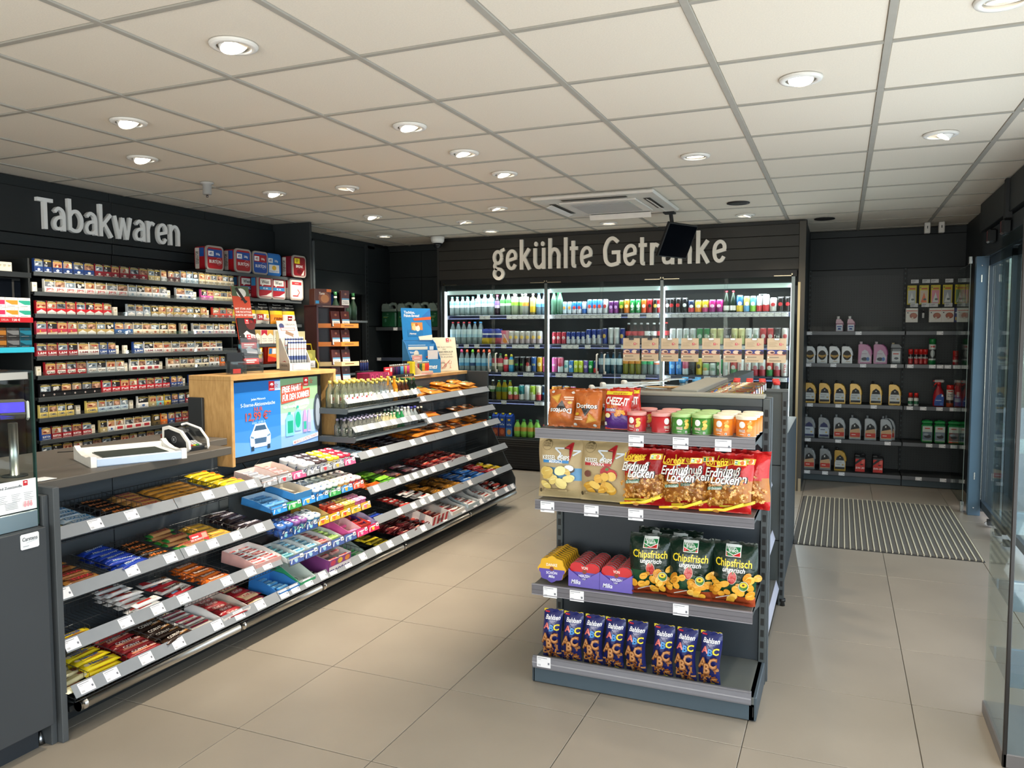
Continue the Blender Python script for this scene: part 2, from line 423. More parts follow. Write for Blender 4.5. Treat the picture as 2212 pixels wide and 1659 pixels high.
# door to the back room: dark passage with a blue leaf standing open
q=MB();q.box(-6.9,6.4,0,-6.85,8.0,2.2,'#0c0d10','matt');q.box(-6.9,7.9,0,-5.45,7.95,2.2,'#0d0e10','matt');q.box(-6.9,6.4,0,-5.45,6.45,2.2,'#0d0e10','matt');q.box(-6.9,6.4,2.2,-5.45,7.95,2.25,'#0d0e10','matt')
door_1=struct('door_1',q)
q=MB();q.box(-5.3,7.16,.02,-5.26,7.37,1.95,'#1d3f7d','plast',.003);part('leaf',q,door_1,label='blue door leaf')
q=MB();q.tube([(-5.258,7.2,1.02),(-5.22,7.2,1.02),(-5.22,7.3,1.02)],.009,6,'#b5b8bb');part('handle',q,door_1)
# back wall of the niche and of the shop
m=MB();m.box(-5.45,8.36,0,-4.1,8.5,2.6,ANB,'board');m.box(-4.2,8.98,0,1.26,9.2,2.6,ANB,'board')
wall_back=struct('wall_back',m)
for a,b in ((-5.165,-4.70),(-4.695,-4.24)):
    for z0,z1 in ((2.19,2.5),(1.62,2.185),(.1,.9),(.905,1.615)):panel(wall_back,a,8.335,z0,b,8.36,z1,'#202527')
panel(wall_back,-5.165,8.33,2.505,-4.24,8.36,2.57,'#262b2d')
panel(wall_back,-.33,8.95,2.17,1.2,8.98,2.5,'#212629');panel(wall_back,-.33,8.95,2.505,1.2,8.98,2.57,'#24292b')
# front wall behind the camera: glazed
m=MB();m.box(-5.45,-2.75,0,2.4,-2.6,.12,'#4a4d50','coatsteel');m.box(-5.45,-2.75,2.42,2.4,-2.6,2.6,'#3b3f42','coatsteel')
m.box(-5.45,-2.75,.12,-4.9,-2.6,2.42,'#3b3f42','coatsteel')
wall_front=struct('wall_front',m)
m=MB()
for x in (-4.9,-3.4,-1.9,-.4,1.1):m.box(x-.03,-2.72,.12,x+.03,-2.64,2.42,'#3b3f42','coatsteel')
m.box(-4.9,-2.70,.12,1.1,-2.69,2.42,'#ffffff','glass');w1=struct('window_1',m)
# right wall: glazed side with the entrance
m=MB();m.box(1.14,-2.7,0,1.26,5.0,.2,'#3b3f42','coatsteel');m.box(1.14,-2.7,2.3,1.26,5.0,2.6,'#33383b','coatsteel')
m.box(1.12,7.55,0,1.26,9.0,2.6,'#2b3033','coatsteel')
wall_right=struct('wall_right',m)
m=MB()
for y in (-2.6,-.8,1.1,3.0,5.0):m.box(1.15,y-.03,.2,1.25,y+.03,2.3,'#3b3f42','coatsteel')
m.box(1.195,-2.6,.2,1.203,5.0,2.3,'#ffffff','glass');struct('window_2',m)
# dark beam and trim above the entrance
m=MB();m.box(1.04,3.2,2.34,1.26,7.55,2.572,'#23282b','board',.003);m.box(1.02,6.32,2.30,1.06,6.40,2.57,'#14171a','matt');struct('trim_1',m)
# ground outside
m=MB();m.box(1.27,-6,-.16,14,20,-.14,'#b9bab6','matt');o=struct('ground_outside',m)
m=MB();m.box(9.0,-4,0,9.2,18,2.4,'#c9ccca','matt');o=struct('wall_outside',m)
# ---- entrance: sliding doors and fixed panes
b=MB();b.box(1.0,7.36,0,1.09,7.44,2.13,'#4a6377','coatsteel',.002)
door_2=struct('door_2',b)
for z in (.06,.3,1.92,2.05):
    q=MB();q.box(1.035,7.356,z,1.045,7.361,z+(.01 if z<.1 or z>2 else .06),'#d9dcde','metal',.001);part('bolt',q,door_2)
def leaf(x,y0,y1,col='#2f3a44',glassed=True):
    q=MB()
    q.box(x,y0,.07,x+.03,y0+.035,2.1,col,'coatsteel');q.box(x,y1-.035,.07,x+.03,y1,2.1,col,'coatsteel')
    q.box(x,y0,.07,x+.03,y1,.13,col,'coatsteel');q.box(x,y0,2.05,x+.03,y1,2.12,col,'coatsteel')
    o=part('door_leaf',q,door_2);g=MB();g.box(x+.012,y0+.03,.12,x+.018,y1-.03,2.06,'#ffffff','glass');part('glass_pane',g,o)
    return o
leaf(1.09,6.42,7.36);l2=leaf(1.125,5.5,6.5,'#1d2125')
q=MB();q.box(1.085,7.345,.14,1.09,7.353,2.05,'#cfd4d6','metal');part('seal_strip',q,door_2)
for y in (6.95,6.62,6.3):
    q=MB();q.tube([(1.075,y-.008,.03),(1.075,y+.008,.03)],.014,10,'#c8cbce');q.box(1.08,y-.03,.02,1.12,y+.03,.06,'#2b2f33','matt');part('roller',q,door_2)
q=MB();q.box(1.06,5.2,2.13,1.16,7.5,2.32,'#2a2f33','coatsteel',.004);q.box(1.055,5.2,2.115,1.075,7.5,2.13,'#aab2b6','metal');part('operator_housing',q,door_2)
for y in (6.9,6.35):
    q=MB();q.box(1.0,y-.06,2.19,1.06,y+.06,2.29,'#15181b','gloss',.012);q.box(.998,y-.008,2.2,1.0,y+.008,2.28,'#5a2020','gloss');part('motion_sensor',q,door_2)
# mat well strips in the floor
M0=MB();M0.box(-.29,5.86,-.004,.91,7.64,.001,'#1f2022','matt')
mat=thing('entrance_mat',M0,'dark grey ribbed entrance mat with metal bars set in the floor','mat')
q=MB()
q.box(-.0125,-.875,0,.0125,.875,.007,'#55534f','fibre');sm=q.mesh('carpet_strip')
q=MB();q.box(-.0042,-.875,0,.0042,.875,.011,'#c9c3ae','plast');bm_=q.mesh('metal_bar')
for k in range(31):
    x=-.268+k*.0382;link('carpet_strip',sm,mat,(x,6.75,.001));link('metal_bar',bm_,mat,(x+.019,6.75,.001))
# glass screen standing before the entrance post
g=MB();g.box(.968,7.46,.06,.976,8.2,2.08,'#ffffff','glass');g.box(.970,7.457,.06,.974,7.461,2.08,'#93a39f','plast')
t=thing('glass_screen',None,'tall clear glass screen between motor oil shelves and blue door post','screen')
part('pane',g,t)
for z in (.0,2.08):
    q=MB();q.box(.96,7.47,z,.984,7.53,z+.09 if z<1 else z+.06,'#c6cacc','metal',.002);part('clamp',q,t)
# ================================================================= CEILING FITTINGS
def lamp_proto(tilt,az):
    ring=MB();n=28
    pr=[(.062,-.004,'#e9e7e2'),(.064,-.009,'#f1efea'),(.084,-.006,'#e2dfd8'),(.088,.001,'#cfcac0'),(.088,.004,'#cfcac0')]
    ring.lathe(pr,n,0,0,'plast',cap=False)
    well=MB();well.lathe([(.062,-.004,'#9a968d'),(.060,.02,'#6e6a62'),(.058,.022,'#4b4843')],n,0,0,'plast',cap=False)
    Rm=Matrix.Rotation(az,4,'Z')@Matrix.Rotation(tilt,4,'X')
    h=MB();h.lathe([(.050,-.004,'#efece6'),(.053,.0,'#f4f2ee'),(.053,.03,'#dedad2')],n,0,0,'plast',cap=False)
    e=MB();e.lathe([(.0495,-.001,'#ffffff'),(.0490,.001,'#ffffff')],n,0,0,'lamp')
    for b in (h,e):b.v=[tuple(Rm@Vector(p)) for p in b.v]
    return Proto('ceiling_light',ring,[('recess',well),('lamp_head',h),('lens',e)],'lamp')
AIMED={(-2.093,2.327),(-2.073,3.571),(-2.078,4.212),(-2.099,4.862),(-2.724,6.158),(-3.938,3.573),(-3.993,4.838),(-3.962,6.141)}
LP=[(-2.093,2.327,.34,-pi/2),(-3.325,2.938,.5,-pi/2),(-3.938,3.573,.5,-pi/2),(-2.073,3.571,.34,-pi/2),(-2.078,4.212,.32,-1.4),(-2.099,4.862,.36,-pi/2),
      (-3.993,4.838,.5,-pi/2),(-3.354,4.866,.5,1.9),(-2.724,6.158,.35,-1.2),(-3.962,6.141,.5,-pi/2),(-3.337,6.768,.4,-1.0),(-3.391,7.485,.1,0),
      (-4.635,7.409,.12,0),(-2.102,7.409,.1,0),(-.182,3.556,.28,pi),(-.837,4.838,.1,0),(.467,4.834,.55,pi/2),(-.827,7.41,.35,pi/2),(.455,2.98,.2,0),
      (-.8,1.7,.1,0),(-3.3,1.3,.2,-pi/2),(-1.4,.4,0,0),(.4,.6,0,0)]
WHERE=['above the till end of the sweets counter','over the staff aisle, nearest the tobacco lettering','before the tobacco shelves, near the lettering start','above the lit screen in the wooden cabinet','above the bottle racks, second along the row',
         'above the bottle racks, third along the row','before the tobacco shelves, beside the smoke detector','over the staff aisle, its head turned away','above the far end of the sweets counter','before the boxed tobacco shelves',
         'over the staff aisle, beside the dome camera','nearest the cooler lettering start','in front of the back room doorway','in front of the air conditioner, nearest the cooler','above the snack gondola front, large and round',
         'between the gondola and the air conditioner','near the entrance doors, head tilted far out','beside the black speaker grille at the cooler','cut by the top edge of the picture',
         'over the aisle out of view','over the till out of view','behind the viewer over the aisle','behind the viewer at the window']
for (x,y,ti,az),w in zip(LP,WHERE):
    lamp_proto(ti,az).put('white recessed ceiling spotlight '+w,'recessed ceiling spotlights',(x,y,CZ))
    pw,sz=(190,74) if (x,y) in ((-2.073,3.571),(-2.078,4.212)) else (110,80) if (x,y) in AIMED else (52,104)
    l=bpy.data.lights.new('spot','SPOT');l.energy=pw;l.color=(1.0,.87,.70);l.spot_size=radians(sz);l.spot_blend=.7;l.shadow_soft_size=.045
    o=bpy.data.objects.new('spot',l);COL.objects.link(o)
    o.location=(x+sin(az)*.01,y,CZ-.05);d=Vector((sin(az)*sin(ti),-cos(az)*sin(ti),-cos(ti)));o.rotation_euler=d.to_track_quat('-Z','Y').to_euler()
for (x,y),w in zip([(-.805,6.703),(-.171,7.946)],['in the tile nearest the hanging monitor','in the tile beyond the cooler corner']):
    q=MB();q.lathe([(.002,-.006,'#1b1b1c'),(.07,-.007,'#1b1b1c'),(.09,-.004,'#101011'),(.092,.002,'#101011')],28,0,0,'matt',cap=False)
    s=thing('ceiling_speaker',None,'round black speaker grille '+w,'speaker','black ceiling speakers',(x,y,CZ));part('grille',q,s)
q=MB();q.lathe([(.012,-.085,'#8a8a88'),(.03,-.08,'#a2a2a0'),(.03,-.012,'#b0b0ae'),(.046,-.004,'#c5c2bc'),(.046,.002,'#c5c2bc')],18,0,0,'plast')
sd=thing('smoke_detector',q,'small grey cylindrical detector hanging under the ceiling above tobacco lettering','detector',None,(-4.148,4.312,CZ))
q=MB();q.lathe([(.008,-.1,'#777'*1 if 0 else '#777777'),(.008,-.085,'#777777')],8,0,0,'metal');part('sensor_tip',q,sd)
q=MB();q.lathe([(.055,-.07,'#e6e4df'),(.072,-.05,'#efeeea'),(.078,0,'#e1dfda')],22,0,0,'plast')
dc=thing('dome_camera',q,'white security camera with black dome beside the cooler lettering','camera',None,(-4.132,7.70,CZ))
q=MB();q.lathe([(.004,-.125,'#101114'),(.03,-.118,'#101114'),(.047,-.098,'#15161a'),(.05,-.072,'#15161a')],18,0,0,'gloss');part('dome',q,dc)
for i,x in enumerate((.742,.864)):
    q=MB();q.box(-.026,-.03,-.075,.026,.03,.03,'#d9d7d2','plast',.006);q.box(-.004,-.0315,-.03,.004,-.03,-.005,'#222222','plast')
    thing('radio_sensor',q,'small white upright ceiling box '+('nearer the cooler corner' if i==0 else 'nearer the entrance beam'),'sensor','white boxes above the motor oil wall',(x,8.6,CZ-.03))
# air conditioner cassette
A=MB();ax,ay=-1.78,6.23
A.box(-.49,-.49,-.03,.49,.49,-.0005,'#d6d2ca','plast',.012)
ac=thing('air_conditioner',A,'white square ceiling air conditioner with grey mesh grille','air conditioner',None,(ax,ay,CZ))
q=MB();q.box(-.31,-.31,-.043,.31,.31,-.03,'#dcd8d0','plast',.008);gp=part('grille_panel',q,ac)
q=MB();q.box(-.235,-.235,-.0455,.235,.235,-.043,'#8e8d8b','matt')
for k in range(38):
    t=-.23+k*.0124;q.box(t-.002,-.235,-.048,t+.002,.235,-.0455,'#b9b7b3','plast');q.box(-.235,t-.002,-.048,.235,t+.002,-.0455,'#b9b7b3','plast')
part('mesh_grille',q,gp)
for a in range(4):
    Rz=Matrix.Rotation(a*pi/2,4,'Z')
    q=MB();q.box(-.26,.355,-.0312,.26,.41,-.0302,'#3a342b','matt');q.v=[tuple(Rz@Vector(p)) for p in q.v];part('air_slot',q,ac)
    q=MB();q.box(-.27,.0,-.008,.27,.05,-.004,'#e1ddd6','plast',.002)
    tl=Matrix.Translation((0,.385,-.034))@Matrix.Rotation((-1.0,-.35,-.3,-.5)[a],4,'X');q.v=[tuple(Rz@tl@Vector(p)) for p in q.v];part('louvre',q,ac)
# hanging monitor
tv=thing('hanging_monitor',None,'switched-off tilted monitor hanging on a black pole before the cooler lettering','monitor',None,(-1.42,6.95,0))
q=MB();q.tube([(.0,.05,CZ),(.03,.04,2.38)],.017,10,'#17181a','matt');q.box(-.05,-.05,CZ-.015,.05,.05,CZ,'#17181a','matt',.004);part('pole',q,tv)
Tm=Matrix.Translation((.07,0,2.322))@Matrix.Rotation(radians(63),4,'Z')@Matrix.Rotation(radians(25),4,'X')
q=MB();q.box(-.2,-.012,-.155,.2,.015,.155,'#0c0d0f','matt',.004);q.v=[tuple(Tm@Vector(p)) for p in q.v];pn=part('panel',q,tv)
q=MB();q.box(-.188,-.0135,-.143,.188,-.0122,.143,'#1a2430','darkscreen');q.v=[tuple(Tm@Vector(p)) for p in q.v];part('screen',q,pn)
# ================================================================= CHANNEL LETTERS
def cat(P,n=5):
    P=[Vector((p[0],p[1])) for p in P];o=[]
    for i in range(len(P)-1):
        a=P[max(i-1,0)];b=P[i];c=P[i+1];d=P[min(i+2,len(P)-1)]
        for k in range(n):
            t=k/n;o.append(.5*((2*b)+(-a+c)*t+(2*a-5*b+4*c-d)*t*t+(-a+3*b-3*c+d)*t**3))
    o.append(P[-1]);return [(p.x,p.y) for p in o]
def glyph(ch,w,xh,asc,capH,t):
    h=t/2;x0,x1=h,w-h;xm=w/2;b=h;tp=xh-h
    X=lambda u:x0+u*(x1-x0);Y=lambda v:b+v*(tp-b)
    ov=lambda a,c,e,d:cat([(X(a+(c-a)*(.5+.5*cos(th))),Y(e+(d-e)*(.5+.5*sin(th)))) for th in [2*pi*k/12 for k in range(13)]])
    if ch=='T':return [[(0,capH-h),(w,capH-h)],[(xm,capH-h),(xm,0)]]
    if ch=='a':return [cat([(X(.06),Y(.82)),(X(.42),Y(1)),(X(.86),Y(.9)),(X(1),Y(.68)),(X(1),Y(.4)),(X(1),Y(.1)),(X(1),0)]),cat([(X(1),Y(.58)),(X(.6),Y(.58)),(X(.2),Y(.48)),(X(0),Y(.26)),(X(.12),Y(.04)),(X(.45),Y(0)),(X(.8),Y(.06)),(X(1),Y(.2))])]
    if ch=='b':return [[(X(0),asc),(X(0),Y(.0))],cat([(X(0),Y(.72)),(X(.3),Y(.95)),(X(.7),Y(.95)),(X(1),Y(.68)),(X(1),Y(.32)),(X(.75),Y(.05)),(X(.35),Y(0)),(X(0),Y(.1))])]
    if ch=='k':return [[(X(0),asc),(X(0),0)],[(X(.05),Y(.42)),(X(.95),xh)],[(X(.3),Y(.6)),(X(1),0)]]
    if ch=='w':return [[(X(0),xh),(X(.26),0)],[(X(.26),0),(X(.5),xh*.95)],[(X(.5),xh*.95),(X(.74),0)],[(X(.74),0),(X(1),xh)]]
    if ch=='r':return [[(X(0),xh),(X(0),0)],cat([(X(0),Y(.62)),(X(.25),Y(.92)),(X(.6),Y(1)),(X(1),Y(.92))])]
    if ch=='e':return [[(X(.0),Y(.44)),(X(1)+h*.7,Y(.6))],cat([(X(1),Y(.6)),(X(.98),Y(.82)),(X(.75),Y(.98)),(X(.4),Y(.98)),(X(.1),Y(.8)),(X(0),Y(.5)),(X(.08),Y(.18)),(X(.35),Y(0)),(X(.7),Y(.02)),(X(.95),Y(.22))])]
    if ch=='n':return [[(X(0),xh),(X(0),0)],cat([(X(0),Y(.7)),(X(.3),Y(.96)),(X(.72),Y(.97)),(X(1),Y(.72)),(X(1),Y(.4)),(X(1),0)])]
    if ch=='h':return [[(X(0),asc),(X(0),0)],cat([(X(0),Y(.7)),(X(.3),Y(.96)),(X(.72),Y(.97)),(X(1),Y(.72)),(X(1),Y(.4)),(X(1),0)])]
    if ch in 'uü':return [[(X(1),xh),(X(1),0)],cat([(X(0),xh),(X(0),Y(.5)),(X(.02),Y(.25)),(X(.25),Y(.02)),(X(.65),Y(.03)),(X(1),Y(.25))])]
    if ch=='l':return [[(xm,asc),(xm,0)]]
    if ch=='t':return [cat([(X(.34),asc*.88),(X(.34),Y(.7)),(X(.34),Y(.25)),(X(.45),Y(.02)),(X(.95),Y(.0))]),[(0,xh-h),(w,xh-h)]]
    if ch=='G':cT=capH-h;return [cat([(X(.95),cT*.86),(X(.6),cT),(X(.25),cT*.93),(X(.02),cT*.68),(X(0),cT*.45),(X(.08),cT*.2),(X(.35),b),(X(.7),b*1.1),(X(1),cT*.12)]),[(X(1),cT*.1),(X(1),cT*.5)],[(X(1)+h,cT*.5),(X(.5),cT*.5)]]
    if ch=='g':return [ov(0,.85,.32,1),[(X(.75),xh-h*.8),(X(1)+h,xh+h*.2)],cat([(X(.2),Y(.36)),(X(.05),Y(.15)),(X(.25),Y(0)),(X(.75),Y(-.06)),(X(1),Y(-.28)),(X(.8),Y(-.52)),(X(.4),Y(-.58)),(X(.05),Y(-.42)),(X(.02),Y(-.2)),(X(.25),Y(.0))])]
def ribbon(m,P,wd,fn,d0,d1,col,mat):
    n=len(P);Lp,Rp=[],[]
    for i,p in enumerate(P):
        a=P[max(i-1,0)];c=P[min(i+1,n-1)];dx,dy=c[0]-a[0],c[1]-a[1];l=sqrt(dx*dx+dy*dy) or 1
        nx,ny=-dy/l*wd/2,dx/l*wd/2;Lp.append((p[0]+nx,p[1]+ny));Rp.append((p[0]-nx,p[1]-ny))
    b=len(m.v)
    for i in range(n):
        for q,d in ((Lp[i],d1),(Rp[i],d1),(Lp[i],d0),(Rp[i],d0)):m.v.append(tuple(fn(q[0],q[1],d)))
    for i in range(n-1):
        k=b+4*i
        m.face((k,k+1,k+5,k+4),col,mat);m.face((k,k+4,k+6,k+2),col,mat);m.face((k+1,k+3,k+7,k+5),col,mat)
    m.face((b,b+2,b+3,b+1),col,mat);k=b+4*(n-1);m.face((k,k+1,k+3,k+2),col,mat)
def sign(name,label,txt,ext,fn,z0,xh,asc,capH,t,col):
    root=thing(name,None,label,'sign')
    for ch,(a,c) in zip(txt,ext):
        m=MB();base={'ü':'u','ä':'a'}.get(ch,ch)
        for i,P in enumerate(glyph(base,c-a,xh,asc,capH,t)):ribbon(m,P,t*(.92 if base in 'aeg' else 1),lambda x,y,d:fn(a+x,z0+y,d),.0-.0004*i,.03-.0004*i,col,'tar')
        if ch in 'üä':
            for s in (.22,.78):
                pts=[(a+(c-a)*s+t*.55*cos(2*pi*k/12),z0+xh+t*1.15+t*.68*sin(2*pi*k/12)) for k in range(12)]
                m.prism(pts,fn,0,.03,col,'tar')
        part('letter',m,root)
    return root
ex=[(3.719,3.835),(3.831,3.929),(3.95,4.067),(4.083,4.185),(4.204,4.321),(4.324,4.495),(4.515,4.617),(4.634,4.72),(4.732,4.838),(4.86,4.967)]
sign('wall_lettering','pale grey raised letters reading Tabakwaren on the dark fascia board','Tabakwaren',ex,plane((-5.112,0,0),(0,1,0),(0,0,1)),2.237,.168,.236,.212,.026,'#eef0f0')
ex=[(-3.538,-3.397),(-3.381,-3.247),(-3.216,-3.084),(-3.059,-2.923),(-2.889,-2.755),(-2.716,-2.674),(-2.648,-2.561),(-2.537,-2.403),(-2.285,-2.104),(-2.075,-1.933),(-1.915,-1.83),(-1.798,-1.696),(-1.678,-1.551),(-1.516,-1.382),(-1.339,-1.203),(-1.182,-1.048)]
sign('cooler_lettering','cream raised letters reading gekühlte Getränke above the drinks cooler','gekühlteGetränke',ex,plane((0,7.8815,0),(1,0,0),(0,0,1)),2.196,.222,.32,.305,.038,'#f2ece0')

# ================================================================= TOBACCO WALL
TSH=[1.918,1.79,1.647,1.513,1.37,1.243,1.10,.964,.818,.70]
tw=thing('tobacco_shelf',None,'black multi-level tobacco shelf full of cigarette packs under Tabakwaren lettering','shelf',None,(0,0,0))
for z in TSH:
    m=MB();m.box(-5.13,3.465,z-.02,-4.80,5.29,z-.004,'#1c1f21','coatsteel');m.box(-4.81,3.465,z-.03,-4.795,5.29,z-.002,'#3d4347','coatsteel',.002)
    s=part('shelf',m,tw)
    m=MB();m.box(-4.803,3.475,z-.001,-4.800,5.285,z+.022,'#ffffff','acryl');part('clear_rail',m,s)
m=MB();m.box(-5.14,3.45,.1,-4.83,3.462,2.0,'#24282a','coatsteel');part('side_panel',m,tw)
m=MB();m.box(-5.13,5.292,.1,-4.86,5.304,2.06,'#24282a','coatsteel');part('side_panel',m,tw)
m=MB();m.box(-5.13,3.465,.1,-4.82,5.29,.6,'#202426','coatsteel');part('base_cabinet',m,tw)
# pack kinds: (top, photo, brand ground, accent, text, text colour)
PK={
 'blue':('#1b3b7c','#ffffff','','#fff'),'red2':('#8e1c2c','#d9d4cc','','#fff'),'gold':('#b9a878','#f0e8d2','','#fff'),'silver':('#b7bcc0','#f2f2f2','','#fff'),
 'brown':('#4b2a2e','#d8cfc4','','#fff'),'lblue':('#a9c3d6','#f4f6f8','','#fff'),'champ':('#c9bda0','#eceae4','','#fff'),
 'whitered':('#eceae6','#c5202c','JPS','#c5202c'),'whitesil':('#e8eaec','#9eb4c6','','#3a5fa0'),'whiteblue':('#f0f0f0','#2f62a8','','#2f62a8'),'magenta':('#e85fae','#f4d8ea','JB','#fff'),'tan':('#d8c79c','#b98d50','','#7d5a2e'),
 'chevred':('#c31d2b','#f0eee8','','#111'),'chevsil':('#a8b3bd','#f0eee8','','#111'),'chevgold':('#b59b5e','#f0eee8','','#111'),'tri':('#d24a3c','#e8eef2','','#fff'),
 'rose':('#b93a4e','#f0dcc8','L','#d6a23a'),'blueG':('#2d5a94','#efe8da','G','#fff'),'cream':('#ecdfc6','#b4682e','','#8c3b22'),'pinkw':('#eceaea','#d7798a','','#c33b4b'),
 'redL':('#a32430','#ffffff','L&M','#ffffff'),'whiteL':('#f2efec','#a32430','L&M','#8c2430'),'blueL':('#27478c','#ffffff','L&M','#ffffff'),'wr':('#f0ebe6','#d0564a','','#d0564a'),
 'redW':('#a51d2a','#f3f0ea','West','#111111'),'silW':('#a9b2b8','#f3f0ea','West','#111111'),'blob':('#f0eeea','#b7303c','','#b7303c'),'wblack':('#f0eee8','#1c1c1c','','#1c1c1c'),'wgold':('#efe6cc','#1d1a18','','#caa43c'),'wtall':('#e9edf0','#22262c','','#222'),'orange':('#e8762c','#f3b076','','#fff'),
 'black':('#17161a','#d8d6d2','','#c22'),'redP':('#c42534','#f2f2f2','Pall','#ffffff'),'blueP':('#2a4fa0','#f2f2f2','Pall','#ffffff'),
 'camel':('#e9d27a','#c58a2e','CAMEL','#2c4c86'),'camelb':('#c4d9e6','#e7e2d0','CAMEL','#2c4c86'),'teal':('#8ec9d4','#c7302c','','#fff'),'yred':('#e7c33a','#c7302c','','#fff'),'dblue':('#23407e','#f4f4f4','H&W','#ffffff'),'redB2':('#b52430','#f2f2f2','BENS','#ffffff'),
 'blueB':('#24499a','#ffffff','BURTON','#ffffff'),'redB':('#9c1b26','#ffffff','BURTON','#ffffff'),'wbox':('#f0ece6','#c0303c','','#fff'),'dgold':('#6d5c3a','#2a2620','','#fff'),'redg':('#9b2430','#d3a44a','Gold','#fff'),'blueg':('#31529c','#dfe6ee','','#fff'),'bk17':('#18181a','#18181a','','#fff')}
PHOTO=[('#8c6a5a',['#c9a08a','#5c3c34']),('#6a7078',['#b9bec4','#33383e']),('#9a8a7c',['#e0d4c6','#a24a3a']),('#b48a6a',['#e6c6a2','#7c2a24']),('#2a2a2e',['#8a8e94','#d2d2d0']),('#7c8c9a',['#d6dee4','#3e4c5a'])]
_pk={}
def pack(kind,w,ph,tall=False):
    k=(kind,round(w,3),ph,tall)
    if k in _pk:return _pk[k]
    g,a,tx,tc=PK[kind];h=.097 if tall else .088;m=MB();d=.024
    m.box(-d,-w/2,0,0,w/2,h,g,'gloss',.0012,{'+z':'#23211c'})
    f=plane((0,-w/2,0),(0,1,0),(0,0,1))
    it=[('r',.001,h*.84,w-.001,h-.001,'#17171a'),('r',.003,h*.815,w-.003,h*.845,'#e4c92e')]
    for i in range(2):it.append(('r',w*.1,h*(.88+.045*i),w*(.86-.2*i),h*(.9+.045*i),'#c8bfa0'))
    base,sp=PHOTO[ph];it+=rough_photo(.002,h*.42,w-.002,h*.81,base,sp,4,ph*7+len(kind))
    it.append(('r',.001,.001,w-.001,h*.415,g))
    if kind.startswith('chev'):it.append(('p',[(.001,.001),(w-.001,.001),(w-.001,h*.16),(w/2,h*.34),(.001,h*.16)],a))
    elif kind=='black':it.append(('e',w*.3,h*.17,.006,.006,'#e8e6e2'));it.append(('e',w*.3,h*.17,.003,.003,'#c22a2a'))
    elif kind in ('blob','wbox'):it.append(('r',w*.18,h*.1,w*.82,h*.32,a))
    elif kind=='rose':it.append(('p',[(.001,.001),(w-.001,.001),(w-.001,h*.2),(.001,h*.12)],a))
    elif kind in ('redW','silW'):it.append(('r',w*.1,h*.14,w*.9,h*.36,a));it.append(('p',[(w*.2,h*.14),(w*.4,h*.14),(w*.24,h*.06)],a))
    elif not tx:it.append(('e',w*.5,h*.2,w*.16,h*.09,a));it.append(('r',w*.1,h*.05,w*.9,h*.085,a))
    else:it.append(('r',w*.06,h*.05,w*.94,h*.075,a))
    if tx:it.append(('t',tx,w/2,h*.24,h*.16,tc,{'b':1,'w':w*(.78 if len(tx)>2 else .4)}))
    m.decal(f,it,'gloss',.0004,.0002,1)
    _pk[k]=Proto('cigarette_pack',m,[],'cigarettes');return _pk[k]
LOOK={'blue':'blue and white','red2':'dark red','gold':'pale gold','silver':'silver','brown':'dark brown','lblue':'pale blue','champ':'champagne','whitered':'white with red print','whitesil':'white and silver','whiteblue':'white and blue','magenta':'bright magenta','tan':'tan','chevred':'red with white chevron','chevsil':'silver with white chevron','chevgold':'gold with white chevron','tri':'red and white','rose':'rose and cream','blueG':'blue and cream','cream':'cream and brown','pinkw':'white and pink','redL':'red, white lettered','whiteL':'white, red lettered','blueL':'blue, white lettered','wr':'white and coral','redW':'red with white speech bubble','silW':'grey with white speech bubble','blob':'white with red block','wblack':'white and black','wgold':'cream and black','wtall':'tall pale','orange':'orange','black':'black with small red dot','redP':'bright red','blueP':'royal blue','camel':'yellow','camelb':'pale blue and cream','teal':'teal with red disc','yred':'yellow with red disc','dblue':'navy','redB2':'red, white lettered','blueB':'blue, white lettered','redB':'dark red, white lettered','wbox':'white with red label','dgold':'dark gold','redg':'red and gold','blueg':'blue and pale grey','bk17':'black topped'}
